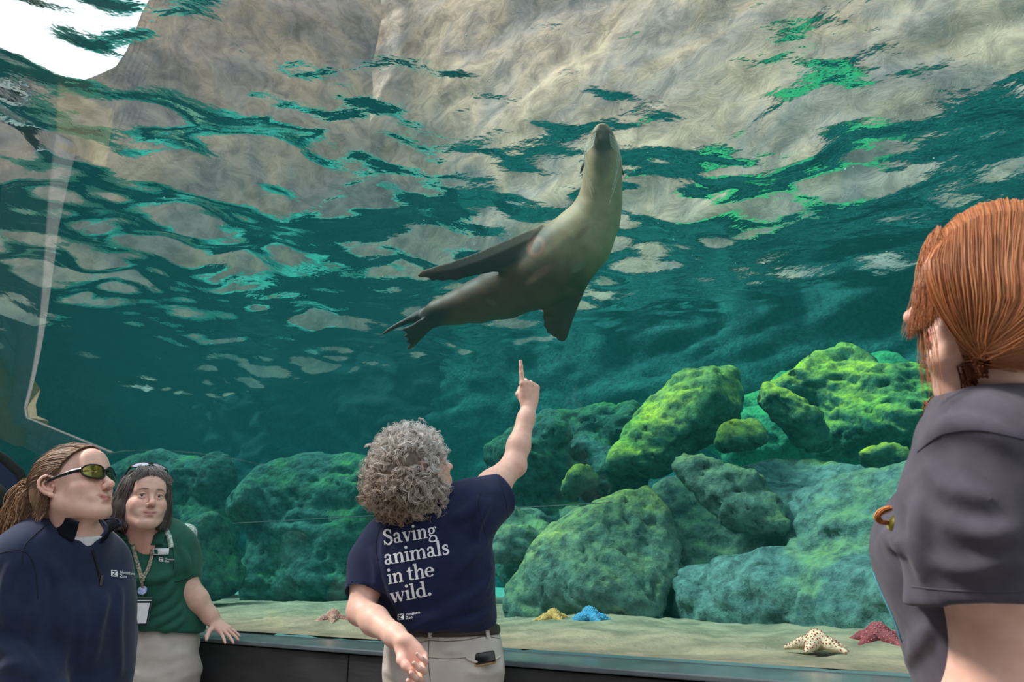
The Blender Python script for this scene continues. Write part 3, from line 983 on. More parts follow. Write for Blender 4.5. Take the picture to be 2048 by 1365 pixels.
rock('rock_slope', 'dim green rock mound behind the raised forearm', [[(1015, 925, 5.2, 48), (1060, 905, 5.2, 70), (1100, 870, 5.2, 45)], [(1040, 980, 5.1, 60), (1120, 960, 5.2, 55)], [(1050, 1070, 4.9, 60), (1140, 1070, 4.9, 60)], [(1050, 1140, 4.7, 60), (1140, 1140, 4.7, 55)]], M_dark, 117, amp=0.07, facets=5)
rock('rock_slope', 'low hazy rock ridge between the raised forearm and the largest boulder', [[(1110, 855, 5.7, 32), (1180, 862, 5.7, 45), (1260, 850, 5.6, 45)], [(1180, 930, 5.4, 60), (1240, 960, 5.0, 60)]], M_dark, 118, amp=0.06, facets=4)
rock('rock_slope', 'green bank added behind the boulders for its reflection in the water surface', [[(1400, 850, 7.4, 50), (1480, 850, 7.2, 60), (1600, 810, 7.0, 66), (1760, 790, 6.6, 80)], [(1500, 880, 6.4, 60), (1700, 870, 6.2, 70)]], M_emerald, 141, amp=0.10, facets=4, h=0.04)
rock('boulder', 'bright green egg shaped rock right of the raised elbow', [[(1138, 983, 4.4, 22), (1165, 958, 4.4, 34)]], M_green, 119, amp=0.02, facets=7)
rock('boulder', 'small block of rock right of the raised sleeve', [[(1128, 1032, 4.2, 22), (1156, 1030, 4.15, 25)]], M_front, 120, amp=0.02)
rock('boulder', 'low flat rock touching the raised sleeve of the pointing woman', [[(1010, 1045, 4.3, 24), (1085, 1040, 4.3, 22)], [(1000, 1090, 4.1, 40), (1080, 1085, 4.1, 35)]], M_front, 121, amp=0.04, facets=5)
rock('boulder', 'rounded mossy boulder behind the woman in the green polo shirt', [[(405, 1092, 5.0, 60), (420, 1155, 4.95, 66)]], M_dark, 132, amp=0.05, facets=8)
rock('rock_slope', 'dark mossy rock bank behind the head of curly hair', [[(520, 1000, 6.0, 62), (610, 990, 6.1, 72), (720, 985, 6.0, 70), (830, 990, 5.8, 70)], [(560, 1080, 5.9, 70), (700, 1080, 5.8, 80)], [(540, 1150, 5.7, 62), (700, 1155, 5.6, 70)]], M_dark, 123, amp=0.08, facets=5)
rock('rock_slope', 'dark rock shelf at the left end behind the two women', [[(250, 980, 7.0, 60), (340, 950, 6.8, 45), (430, 960, 6.6, 50)], [(240, 1060, 6.9, 62), (340, 1050, 6.7, 62), (430, 1060, 6.5, 60)], [(240, 1130, 6.8, 62), (430, 1135, 6.4, 62)]], M_dark, 124, amp=0.08, facets=4)

# ---- five cushion sea stars on the sand
def star_mat(name, col, knob):
    return simple_mat(name, col, 0.7, col2=tuple(0.6 * c for c in col), scale=60, bump=0.4, bscale=150), simple_mat(name + '_knobs', knob, 0.6, scale=30)

def sea_star(px, py, size, label, col, knob, rot, seed, hump=0.34):
    c = PZ(px, py, Z_LEDGE + 0.012)
    sh = Shape()
    r = np.random.default_rng(seed)
    R = size
    cz = R * hump
    arms = []
    for i in range(5):
        a = rot + i * 2 * math.pi / 5 + r.uniform(-0.12, 0.12)
        d = np.array([math.cos(a), math.sin(a), 0])
        tip = d * R * r.uniform(0.92, 1.05); tip[2] = R * 0.10
        mid = d * R * 0.46; mid[2] = cz * 0.50
        sh.chain([np.array([0, 0, cz * 0.72]), mid, tip], [R * 0.24, R * 0.17, R * 0.075], R * 0.10)
        arms.append((d, mid, tip))
    sh.ball((0, 0, cz * 0.80), R * 0.25, R * 0.15)
    sh.cut((0, 0, 0), (0, 0, -1), 0.004)
    V, F = sh.mesh(R * 0.05, pad=0.01)
    root = mesh_obj('sea_star', V, F, star_mat('star_skin', col, knob)[0])
    root.location = c
    tag(root, label, 'starfish', 'sea stars on the sand')
    # knobs
    N = vnormals(V, F)
    pick = [i for i in r.permutation(len(V)) if N[i][2] > 0.05]
    kept = []
    for i in pick:
        if all((V[i] - V[j]).dot(V[i] - V[j]) > (R * 0.085) ** 2 for j in kept):
            kept.append(i)
        if len(kept) > 190: break
    bm = bmesh.new()
    for i in kept:
        res = bmesh.ops.create_icosphere(bm, subdivisions=1, radius=R * r.uniform(0.018, 0.032))
        for v in res['verts']:
            v.co += Vector(V[i])
    kn = bm_obj('knobs', bm, star_mat('star', col, knob)[1], None, True)
    kn.parent = root
    kn['kind'] = 'stuff'
    kn['label'] = 'small raised knobs in a contrasting colour'
    return root
sea_star(665, 1252, 0.098, 'pink knobbly starfish on the sand left of the pointing woman', (0.55, 0.22, 0.17), (0.80, 0.62, 0.52), -0.1, 1, 0.62)
sea_star(1107, 1248, 0.105, 'orange yellow starfish on the sand touching the blue one', (0.75, 0.36, 0.08), (0.85, 0.60, 0.25), 0.1, 2, 0.5)
sea_star(1180, 1254, 0.125, 'bright blue starfish on the sand beside the orange one', (0.05, 0.30, 0.55), (0.22, 0.52, 0.72), 0.0, 3, 0.55)
sea_star(1637, 1306, 0.10, 'cream starfish with dark red spots on the sand', (0.85, 0.66, 0.45), (0.42, 0.06, 0.04), 0.1, 4, 0.5)
sea_star(1762, 1298, 0.115, 'dark red starfish half hidden by the woman in grey', (0.30, 0.05, 0.06), (0.62, 0.13, 0.15), -0.1, 5, 0.55)
# ================================================================== END OF THE VISITOR ALCOVE
# navy end panel with a rounded top and a dark door opening, far left
def slab_from_profile(name, s0, thick, prof, mat):
    bm = bmesh.new()
    a = [bm.verts.new(W(s0, d, z)) for d, z in prof]
    b = [bm.verts.new(W(s0 + thick, d, z)) for d, z in prof]
    n = len(prof)
    bm.faces.new(a); bm.faces.new(b[::-1])
    for i in range(n):
        bm.faces.new((a[i], b[i], b[(i + 1) % n], a[(i + 1) % n]))
    bmesh.ops.recalc_face_normals(bm, faces=bm.faces)
    return bm_obj(name, bm, mat)

def end_panel():
    s0 = 4.72
    arc = [(-1.9, 2.02), (-1.5, 2.04), (-1.1, 2.04), (-0.8, 2.02), (-0.55, 1.98), (-0.35, 1.92), (-0.2, 1.85), (-0.1, 1.78), (-0.27 + 0.2, 1.72)]
    prof = [(-1.9, 0.0)] + arc + [(-0.26 + 0.19, 1.0), (-0.27, 0.98), (-0.27, 0.0)]
    o = slab_from_profile('wall_end', s0, 0.06, prof, M_navy)
    tag(o, 'navy end board with a rounded black edged top at the left end of the window', kind='structure')
    V, F, _ = tubes([np.array([np.array(W(s0 + 0.02, d, z + 0.015)) for d, z in arc])], [0.035], 8)
    mesh_obj('capping', V, F, M_black, o)
    bm = bmesh.new()
    c = W(s0 - 0.01, -0.95, 0.9)
    box_bm(bm, c.x, c.y, c.z, 0.02, 0.62, 1.78, AXW, 0.005)
    bm_obj('door_opening', bm, M_black, o)
end_panel()

# dark walls added out of view to keep the sky's reflection off the window
M_blocker = simple_mat('reflection_blocker', (0.030, 0.036, 0.032), 0.8, col2=(0.016, 0.022, 0.019), scale=1.2, detail=6)
def screen(name, p0, p1, h, label):
    a = Vector(p0); b = Vector(p1)
    ax = (b - a).normalized(); nn = Vector((-ax.y, ax.x, 0))
    c = (a + b) / 2
    bm = bmesh.new()
    box_bm(bm, c.x, c.y, h / 2, (b - a).length, 0.12, h, (ax, nn, Vector((0, 0, 1))))
    o = bm_obj(name, bm, M_blocker)
    tag(o, label, kind='structure')
screen('wall_blocker', W(-9, -11, 0), W(13.8, -11, 0), 8.6, 'added dark wall out of view facing the window, blocks the sky reflection')
o = slab_from_profile('wall_blocker', 13.6, 0.12, [(-11, 0), (-11, 8.6), (-7, 6.2), (-4, 4.7), (-0.4, 4.7), (-0.4, 0)], M_blocker)
tag(o, 'added dark wall out of view at the left, blocks the sky reflection', kind='structure')

# ---- a boom lift parked in the court; only its mirror image in the window is in the picture
M_boom = simple_mat('boom_grey', (0.62, 0.50, 0.47), 0.5, col2=(0.52, 0.42, 0.40), scale=6)
M_yellow = simple_mat('machine_yellow', (0.85, 0.55, 0.02), 0.45, col2=(0.75, 0.47, 0.02), scale=8)
def boom_lift():
    base = W(7.2, -3.0, 0)
    root = empty('boom_lift', base, 'boom lift with yellow ends mirrored in the left of the window', 'boom lift')
    bm = bmesh.new(); c = W(7.2, -3.0, 0.55); box_bm(bm, c.x, c.y, c.z, 1.9, 1.0, 0.5, AXW, 0.06); bm_obj('chassis', bm, M_yellow, root)
    for ds in (-0.65, 0.65):
        for dd in (-0.5, 0.5):
            bm = bmesh.new(); bmesh.ops.create_cone(bm, cap_ends=True, segments=28, radius1=0.33, radius2=0.33, depth=0.24)
            c = W(7.2 + ds, -3.0 + dd, 0.33)
            for v in bm.verts: v.co = c + TW * v.co.x + Vector((0, 0, v.co.y)) + MW * v.co.z
            bm_obj('wheel', bm, M_black, root)
    bm = bmesh.new(); c = W(7.4, -3.0, 1.3); box_bm(bm, c.x, c.y, c.z, 0.30, 0.30, 1.4, AXW, 0.02); bm_obj('mast', bm, M_boom, root)
    def bar(name, a, b, w, t, mat):
        a = W(*a); b = W(*b); ax = (b - a).normalized(); up = Vector((0, 0, 1)); sd = ax.cross(up).normalized(); up = sd.cross(ax)
        c = (a + b) / 2; bm = bmesh.new(); box_bm(bm, c.x, c.y, c.z, (b - a).length, t, w, (ax, sd, up), 0.01)
        return bm_obj(name, bm, mat, root), ax, sd, up
    a1, ax, sd, up = bar('boom_arm', (7.6, -3.0, 1.88), (12.05, -3.0, 3.25), 0.30, 0.24, M_boom)
    a2, _, _, _ = bar('boom_arm', (7.6, -2.8, 2.20), (11.95, -2.8, 3.44), 0.14, 0.12, M_boom)
    bar('boom_head', (11.7, -2.93, 3.22), (12.5, -2.93, 3.46), 0.44, 0.36, M_yellow)
    bar('boom_foot', (7.2, -2.95, 1.85), (7.8, -2.95, 2.10), 0.46, 0.40, M_yellow)
    for f, w, mat in ((0.70, 0.30, M_yellow), (0.80, 0.22, M_white_label), (0.88, 0.42, M_white_label)):
        c = W(7.6 + 4.45 * f, -2.874, 1.88 + 1.37 * f); bm = bmesh.new()
        box_bm(bm, c.x, c.y, c.z, w, 0.006, 0.13, (ax, sd, up)); bm_obj('sticker', bm, mat, a1)
M_white_label = simple_mat('white_label', (0.80, 0.80, 0.80), 0.5)
boom_lift()
# ================================================================== FIGURE KIT
CAM0 = Vector((0, 0, EYE))

def A3(p): return np.array([p[0], p[1], p[2]], float)

def frame(fwd, up=(0, 0, 1)):
    """columns: right, forward, up"""
    f = np.array(fwd, float); f /= np.linalg.norm(f)
    u = np.array(up, float); r = np.cross(f, u); r /= np.linalg.norm(r)
    u = np.cross(r, f)
    return np.stack([r, f, u], 1)

def fix_out(V, F):
    a, b, c, d = (V[F[:, i]] for i in range(4))
    vol = np.einsum('ij,ij->i', a, np.cross(b, c)).sum() + np.einsum('ij,ij->i', a, np.cross(c, d)).sum()
    return F[:, ::-1].copy() if vol < 0 else F

def plate(sh, o, U, Vx, poly, th, k=0.01, taper=None):
    """flat lens-edged plate: polygon in the plane (o, U, Vx); th half thickness, optionally falling off along U"""
    o = A3(o); U = np.array(U, float); U /= np.linalg.norm(U)
    Vx = np.array(Vx, float); Vx -= U * Vx.dot(U); Vx /= np.linalg.norm(Vx)
    N = np.cross(U, Vx)
    pg = np.array(poly, float)
    umin, umax = pg[:, 0].min(), pg[:, 0].max()
    def f(x, y, z):
        px, py, pz = x - o[0], y - o[1], z - o[2]
        u = px * U[0] + py * U[1] + pz * U[2]
        v = px * Vx[0] + py * Vx[1] + pz * Vx[2]
        w = px * N[0] + py * N[1] + pz * N[2]
        d = np.full(u.shape, 1e9); s = np.ones(u.shape)
        n = len(pg)
        for i in range(n):
            a, b = pg[i], pg[i - 1]
            e = b - a
            wx, wy = u - a[0], v - a[1]
            t = np.clip((wx * e[0] + wy * e[1]) / max(e.dot(e), 1e-12), 0, 1)
            d = np.minimum(d, (wx - e[0] * t) ** 2 + (wy - e[1] * t) ** 2)
            c1 = v >= a[1]; c2 = v < b[1]; c3 = e[0] * wy > e[1] * wx
            fl = (c1 & c2 & c3) | (~c1 & ~c2 & ~c3)
            s = np.where(fl, -s, s)
        d2 = s * np.sqrt(d)
        t_ = th
        if taper is not None:
            q = np.clip((u - umin) / (umax - umin), 0, 1)
            t_ = th * ((1 - q) * taper[0] + q * taper[1])
        e_ = np.minimum(1.0, np.maximum(-d2, 0) / (2.2 * th) + 0.35)
        return np.maximum(d2, np.abs(w) - t_ * e_)
    pts = o[None] + pg[:, :1] * U[None] + pg[:, 1:] * Vx[None]
    sh._add(f, pts.min(0) - th, pts.max(0) + th, k, False)

def paint(V, base, spots):
    """vertex colours: base blended towards spot colours; spot = (centre, radius, colour, strength[, axes scale])"""
    col = np.tile(np.array(base, float), (len(V), 1))
    for sp in spots:
        if isinstance(sp[0], str):
            _, c, R, s, dabs = sp
            q = ((V - c) @ R) / s
            fr = np.clip((q[:, 1] - 0.035) / 0.02, 0, 1) * (q[:, 1] < 0.135)
            for x, z, rx, rz, k, st, ang in dabs:
                dx, dz = q[:, 0] - x, q[:, 2] - z
                ca, sa = math.cos(ang), math.sin(ang)
                u, w_ = (dx * ca + dz * sa) / rx, (-dx * sa + dz * ca) / rz
                w = np.clip((1.25 - np.sqrt(u * u + w_ * w_)) / 0.5, 0, 1) * st * fr
                col = col * (1 - w[:, None]) + np.array(k) * w[:, None]
            continue
        c, r, k, st = sp[:4]
        q = V - np.array(c)
        if len(sp) > 4 and sp[4] is not None:
            M, sc = sp[4]
            q = (q @ M) / np.array(sc)
        d = np.linalg.norm(q, axis=1) / r
        w = np.clip(1.35 - d * 1.1, 0, 1) * st
        w = np.clip(w, 0, 1)[:, None]
        col = col * (1 - w) + np.array(k) * w
    return col

def head_shape(sh, c, R, s=1.0, jaw=1.0, smile=0.0, chin=1.0, nose=1.0, eyes=True, cheeks=1.0, neck=None):
    """adds a head to a Shape; returns the local->world function"""
    c = A3(c)
    def T(x, y, z): return c + R @ (np.array([x, y, z]) * s)
    E = lambda p, r, k=0.02, sub=False, RR=None: sh.ell(T(*p), np.array(r) * s, R if RR is None else RR, k * s, sub)
    Cn = lambda a, b, ra, rb=None, k=0.02, sub=False: sh.cone(T(*a), T(*b), ra * s, (ra if rb is None else rb) * s, k * s, sub)
    E((0, -0.012, 0.030), (0.075, 0.097, 0.083))
    E((0, 0.026, -0.040), (0.060 * jaw, 0.062, 0.076), 0.03)
    for q in (-1, 1):
        Cn((q * 0.055 * jaw, -0.002, -0.055), (q * 0.024, 0.066, -0.103), 0.020, 0.017, 0.03)
        Cn((q * 0.040, 0.060, -0.034), (q * 0.046, 0.046, -0.030), 0.021 * cheeks, 0.020 * cheeks, 0.025)
        Cn((q * 0.012, 0.086, 0.017), (q * 0.045, 0.071, 0.019), 0.009, 0.009, 0.018)
    E((0, 0.074, -0.104), (0.019 * chin, 0.017, 0.016), 0.022)
    E((0, 0.072, 0.048), (0.050, 0.022, 0.035), 0.03)
    for q in (-1, 1):
        sh.ball(T(q * 0.031, 0.1, -0.002), 0.0185 * s, 0.014 * s, True)
    # nose
    Cn((0, 0.085, 0.004), (0, 0.106 + 0.004 * nose, -0.034), 0.0075, 0.0100, 0.012)
    sh.ball(T(0, 0.108 + 0.005 * nose, -0.038), 0.0105 * s, 0.008 * s)
    for q in (-1, 1):
        sh.ball(T(q * 0.0115, 0.0985, -0.041), 0.0082 * s, 0.007 * s)
        sh.ball(T(q * 0.0065, 0.1045, -0.0490), 0.0040 * s, 0.004 * s, True)
        # smile crease beside the mouth
        Cn((q * 0.0195, 0.0945, -0.044), (q * 0.0345, 0.0815, -0.066), 0.0018, 0.0012, 0.007, True)
    # mouth
    zm = -0.0715
    up = 0.006 * smile
    E((0, 0.0755, zm - 0.001), (0.027, 0.017, 0.019), 0.02)
    for q in (-1, 1):
        Cn((0, 0.0900, zm + 0.0042), (q * 0.017, 0.0830, zm + 0.0025 + up * 0.6), 0.0042, 0.0024, 0.007)
        Cn((0, 0.0890, zm - 0.0052), (q * 0.015, 0.0830, zm - 0.0022 + up * 0.5), 0.0050, 0.0026, 0.007)
    for q in (-1, 1):
        Cn((0, 0.0958, zm), (q * 0.013, 0.0915, zm + up * 0.25), 0.0012, 0.0014, 0.003, True)
        Cn((q * 0.013, 0.0915, zm + up * 0.25), (q * 0.0255, 0.0815, zm + 0.001 + up), 0.0014, 0.0022, 0.004, True)
        sh.ball(T(q * 0.0320, 0.0720, zm + 0.002 + up), 0.0105 * s, 0.016 * s)
    Cn((-0.010, 0.0905, zm - 0.0165), (0.010, 0.0905, zm - 0.0165), 0.004, 0.004, 0.010, True)
    # eyes: ball and lids
    for q in (-1, 1):
        sh.ball(T(q * 0.031, 0.0735, -0.002), 0.0120 * s, 0.004 * s)
        Cn((q * 0.019, 0.0835, 0.0015), (q * 0.031, 0.0868, 0.0055), 0.0030, 0.0036, 0.004)
        Cn((q * 0.031, 0.0868, 0.0055), (q * 0.044, 0.0785, 0.001), 0.0036, 0.0028, 0.004)
        Cn((q * 0.020, 0.0830, -0.0065), (q * 0.031, 0.0850, -0.0110), 0.0026, 0.0030, 0.005)
        Cn((q * 0.031, 0.0850, -0.0110), (q * 0.043, 0.0780, -0.0065), 0.0030, 0.0024, 0.005)
    # ears: rim, inner fold, lobe and the notch in front
    for q in (-1, 1):
        Q = lambda x, y, z: T(q * x, y, z)
        Re = R @ np.array(Matrix.Rotation(q * 0.40, 3, 'Z')) @ np.array(Matrix.Rotation(-0.20, 3, 'X'))
        sh.ell(Q(0.0785, -0.015, -0.006), np.array((0.0045, 0.0165, 0.026)) * s, Re, 0.006 * s)
        rim = smooth_path([Q(0.0765, 0.004, 0.002), Q(0.0810, 0.000, 0.016), Q(0.0865, -0.014, 0.0235), Q(0.0915, -0.028, 0.016), Q(0.0915, -0.0325, -0.002), Q(0.0860, -0.024, -0.020), Q(0.0800, -0.011, -0.031)], 14)
        sh.chain(list(rim), [0.0038 * s] * 14, 0.003 * s)
        inn = smooth_path([Q(0.0850, -0.014, 0.012), Q(0.0880, -0.0225, 0.003), Q(0.0860, -0.0205, -0.010), Q(0.0825, -0.011, -0.019)], 8)
        sh.chain(list(inn), [0.0026 * s] * 8, 0.003 * s)
        sh.ball(Q(0.0805, 0.000, -0.010), 0.0046 * s, 0.004 * s)
        sh.ball(Q(0.0790, -0.0085, -0.0345), 0.0068 * s, 0.006 * s)
        sh.ball(Q(0.0870, -0.0085, -0.006), 0.0062 * s, 0.003 * s, True)
    if neck is not None:
        Cn((0, -0.022, -0.055), tuple((R.T @ (A3(neck) - c)) / s), 0.050, 0.058, 0.03)
    return T

SKIN = (0.80, 0.50, 0.395)
def face_spots(T, R, s, lip=(0.60, 0.22, 0.20), brow=(0.22, 0.14, 0.11), blush=(0.80, 0.36, 0.29), smile=0.0):
    sp, d = [], []
    up = 0.006 * smile
    for q in (-1, 1):
        d.append((q * 0.043, -0.032, 0.022, 0.017, blush, 0.40, 0))
        d.append((q * 0.023, 0.0215, 0.011, 0.0028, brow, 0.85, q * 0.12))
        d.append((q * 0.039, 0.0215, 0.011, 0.0024, brow, 0.80, -q * 0.28))
        d.append((q * 0.031, 0.0035, 0.0155, 0.0022, (0.13, 0.07, 0.055), 0.9, -q * 0.10))     # upper lash line
        d.append((q * 0.032, -0.008, 0.013, 0.0016, (0.40, 0.20, 0.16), 0.6, -q * 0.10))
        d.append((q * 0.011, -0.0672 + up * 0.3, 0.016, 0.0036, lip, 0.9, q * (0.10 + 0.18 * smile)))
        d.append((q * 0.010, -0.0772 + up * 0.3, 0.015, 0.0044, lip, 0.9, q * (0.16 + 0.18 * smile)))
        d.append((q * 0.014, -0.0718 + up * 0.40, 0.019, 0.0014, (0.28, 0.09, 0.08), 0.9, q * (0.05 + 0.25 * smile)))
        d.append((q * 0.0068, -0.0485, 0.0040, 0.0022, (0.25, 0.10, 0.08), 0.8, 0))
    d.append((0, -0.038, 0.016, 0.012, (0.80, 0.38, 0.31), 0.4, 0))
    sp.append(('face', T(0, 0, 0), R, s, d))
    for q in (-1, 1):
        sp.append((T(q * 0.084, -0.014, -0.005), 0.024 * s, (0.80, 0.36, 0.28), 0.5))
        sp.append((T(q * 0.081, -0.0085, -0.006), 0.0075 * s, (0.46, 0.17, 0.13), 0.8))
    return sp

def hand_shape(sh, wrist, Rh, s=1.0, curl=(0.1, 0.1, 0.1, 0.1), spread=1.0, thumb=None, fat=1.0):
    """Rh columns: across the knuckles towards the thumb, along the fingers, out of the back of the hand"""
    w = A3(wrist)
    def T(x, y, z): return w + Rh @ (np.array([x, y, z]) * s)
    # palm
    xs = [0.030, 0.010, -0.010, -0.028]
    ln = [(0.043, 0.026, 0.021), (0.048, 0.030, 0.022), (0.044, 0.027, 0.021), (0.034, 0.021, 0.018)]
    rr = [tuple(fat * q for q in t) for t in [(0.0090, 0.0080, 0.0068), (0.0092, 0.0082, 0.0070), (0.0088, 0.0078, 0.0066), (0.0078, 0.0068, 0.0058)]]
    ky = [0.088, 0.092, 0.086, 0.077]
    for i in range(4):
        sh.cone(T(xs[i] * 0.55, 0.012, 0), T(xs[i], ky[i], 0), 0.0145 * s, 0.0108 * s, 0.016 * s)
    sh.ell(T(0, 0.045, -0.003), np.array((0.036, 0.044, 0.0135)) * s, Rh, 0.015 * s)
    tips = []
    for i in range(4):
        a = (xs[i] / 0.03) * 0.10 * spread
        p = np.array([xs[i], ky[i], 0.0]); ang = 0.0
        c0 = curl[i]
        cs = c0 if isinstance(c0, (tuple, list)) else (c0, c0 * 1.1, c0 * 0.8)
        for j in range(3):
            ang += cs[j]
            d = np.array([math.sin(a) * math.cos(ang), math.cos(a) * math.cos(ang), -math.sin(ang)])
            q = p + d * ln[i][j]
            sh.cone(T(*p), T(*q), rr[i][j] * s, (rr[i][j + 1] if j < 2 else rr[i][2] * 0.85) * s, 0.0045 * s)
            if j == 0:
                sh.ball(T(*(p + np.array([0, 0, 0.002]))), 0.0102 * s * (1 if i < 3 else .85), 0.008 * s)
            p = q
        tips.append((T(*p), Rh @ d, Rh @ np.array([math.sin(a) * math.sin(ang), math.cos(a) * math.sin(ang), math.cos(ang)])))
    th = thumb or [(0.024, 0.018, -0.006), (0.050, 0.045, -0.014), (0.060, 0.072, -0.018), (0.063, 0.094, -0.018)]
    rt = [0.0150, 0.0115 * fat, 0.0098 * fat, 0.0080 * fat]
    sh.chain([T(*q) for q in th], [r * s for r in rt], 0.010 * s)
    return T, tips

def tri_obj(name, V, F, mat, parent=None, cols=None):
    return mesh_obj(name, V, F, mat, parent, True, cols)

def shape_obj(name, sh, h, mat, parent=None, boxes=None, relax_it=1, disp=None, spots=None, base=None, pad=0.02):
    V, F = sh.mesh(h, boxes, pad)
    F = fix_out(V, F)
    if relax_it: V = relax(V, F, relax_it, 0.4)
    if disp is not None:
        V = V + vnormals(V, F) * disp(V)[:, None]
    cols = paint(V, base, spots or []) if base is not None else None
    return mesh_obj(name, V, F, mat, parent, True, cols), V, F

def body_obj(sh, root, spots, zfine, xyfine=0.003, zf=0.0026, heads=()):
    """the one continuous skin of a person; zfine = (low, high) stretch of height that is meshed finely"""
    lo, hi = sh.bounds(); lo = lo - 0.02; hi = hi + 0.02
    fx = [(c[0] - r, c[0] + r, s) for c, r, s in heads]; fy = [(c[1] - r, c[1] + r, s) for c, r, s in heads]
    fz = [(c[2] - r, c[2] + r, s) for c, r, s in heads] + [(zfine[0], zfine[1], zf)]
    V, F = mesh_sparse(sh, [axis(lo[0], hi[0], xyfine, fx), axis(lo[1], hi[1], xyfine, fy), axis(lo[2], hi[2], 0.012, fz)])
    F = fix_out(V, F)
    V = relax(V, F, 1, 0.35)
    return mesh_obj('body', V, F, M_skin, root, True, paint(V, SKIN, spots)), V, F

def tree_of(V, F):
    return BVHTree.FromPolygons([Vector(v) for v in V], F.tolist())

def on_surf(tree, px, py, off=0.002):
    d = (P(px, py, 1.0) - CAM0).normalized()
    h = tree.ray_cast(CAM0, d)
    if h[0] is None:
        return None
    return h[0] + h[1] * off if h[1].dot(d) < 0 else h[0] - h[1] * off

def surf_line(tree, pix, n=24, off=0.0005):
    pts = smooth_path([(a, b, 0) for a, b in pix], n)
    out = [on_surf(tree, a, b, off) for a, b, _ in pts]
    return np.array([list(p) for p in out if p is not None])

def add_folds(sh, V, F, folds):
    """raised cloth folds along photo lines laid on the surface (V, F)"""
    t = tree_of(V, F)
    for pix, r, push in folds:
        pts = surf_line(t, pix, max(6, 4 * len(pix)), -push * 0.45)
        if len(pts) > 2:
            rad = r * (0.35 + 0.65 * np.sin(np.linspace(0.15, math.pi - 0.15, len(pts))))
            sh.chain(list(pts), list(rad), r * 1.3)

def seam(name, tree, pix, r, mat, parent, n=24, off=0.0):
    pts = surf_line(tree, pix, n, off)
    if len(pts) < 3: return None
    V, F, _ = tubes([pts], [r], 6)
    return mesh_obj(name, V, F, mat, parent)

def ribbon(name, pts, wid, nrm, mat, parent, th=0.0015):
    """flat strap: pts (n,3), width, facing normals (n,3) or one vector"""
    pts = np.asarray(pts); n = len(pts)
    t = np.gradient(pts, axis=0); t /= np.linalg.norm(t, axis=1, keepdims=True) + 1e-9
    nn = np.broadcast_to(np.asarray(nrm, float), (n, 3))
    b = np.cross(t, nn); b /= np.linalg.norm(b, axis=1, keepdims=True) + 1e-9
    nn = np.cross(b, t)
    w = np.broadcast_to(np.asarray(wid, float), (n,))[:, None] / 2
    ring = np.stack([pts - b * w - nn * th, pts + b * w - nn * th, pts + b * w + nn * th, pts - b * w + nn * th], 1)
    idx = np.arange(n * 4).reshape(n, 4)
    F = np.stack([idx[:-1], np.roll(idx[:-1], -1, 1), np.roll(idx[1:], -1, 1), idx[1:]], -1).reshape(-1, 4)
    F = np.concatenate([F, idx[:1], idx[-1:, ::-1]])
    return mesh_obj(name, ring.reshape(-1, 3), F, mat, parent, False)

def hair_mat(name, rough=0.42, spec=0.35):
    m, nt, out = new_mat(name)
    p = nd(nt, 'ShaderNodeBsdfPrincipled', Roughness=rough)
    p.inputs['Specular IOR Level'].default_value = spec
    at = nd(nt, 'ShaderNodeAttribute', attribute_name='Col')
    L(nt, at.outputs['Color'], p.inputs['Base Color'])
    L(nt, p.outputs['BSDF'], out.inputs['Surface'])
    return m
M_hair = hair_mat('hair')

def strands_mesh(name, paths, r, colf, parent, sides=3, tip=0.35):
    n = len(paths[0])
    prof = np.linspace(1, tip, n)
    rs = [rr * prof for rr in (r if hasattr(r, '__len__') else [r] * len(paths))]
    V, F, own = tubes(paths, rs, sides)
    cols = np.array([colf(i, paths[i]) for i in range(len(paths))])[own]
    return mesh_obj(name, V, F, M_hair, parent, True, cols)

def guides_fill(guides, n, r, npt, jit=0.004, wave=0.0, wl=0.05, clump=0.0):
    """strands between neighbouring guide curves (each resampled to npt points)"""
    G = np.array([smooth_path(g, npt) for g in guides])
    out = []
    for _ in range(n):
        t = r.uniform(0, len(G) - 1 - 1e-6); i = int(t); f = t - i
        p = G[i] * (1 - f) + G[i + 1] * f
        off = r.normal(size=3) * jit
        ramp = np.linspace(0.4, 1.0, npt)[:, None]
        p = p + off[None] * ramp
        if wave:
            L_ = np.concatenate([[0], np.cumsum(np.linalg.norm(np.diff(p, axis=0), axis=1))])
            a = r.normal(size=3); b = r.normal(size=3); ph = r.uniform(0, 6.28)
            k = 2 * np.pi / (wl * r.uniform(0.7, 1.4))
            env = np.clip(L_ / 0.05, 0, 1)
            p = p + wave * env[:, None] * (a[None] * np.sin(k * L_ + ph)[:, None] + b[None] * np.cos(k * L_ * 0.8 + ph)[:, None]) * 0.6
        a0 = r.integers(0, max(1, npt // 6)); 
        out.append(p)
    return out

def strand_col(r, cols, var=0.25):
    cols = np.array(cols)
    def f(i, p):
        c = cols[r.integers(len(cols))]
        return np.clip(c * r.uniform(1 - var, 1 + var), 0, 1)
    return f

# ---- fabrics and skin
M_skin = simple_mat('skin', (1.0, 1.0, 1.0), 0.5, col2=(0.90, 0.86, 0.84), scale=45, attr=True, bump=0.06, bscale=900, spec=0.4, sss=0.12)
M_navy_tee = simple_mat('navy_cotton', (0.015, 0.022, 0.066), 0.85, col2=(0.011, 0.017, 0.053), scale=30, bump=0.10, bscale=1400, sheen=0.08, spec=0.2)
M_navy_fleece = simple_mat('navy_fleece', (0.022, 0.033, 0.072), 0.9, col2=(0.017, 0.026, 0.058), scale=30, bump=0.12, bscale=1200, sheen=0.15, spec=0.15)
M_navy_dark = simple_mat('dark_lining', (0.010, 0.013, 0.022), 0.9, scale=60, bump=0.1, bscale=900, spec=0.15)
M_polo = simple_mat('green_polo', (0.016, 0.115, 0.072), 0.75, col2=(0.012, 0.092, 0.058), scale=25, bump=0.10, bscale=1600, sheen=0.08, spec=0.3)
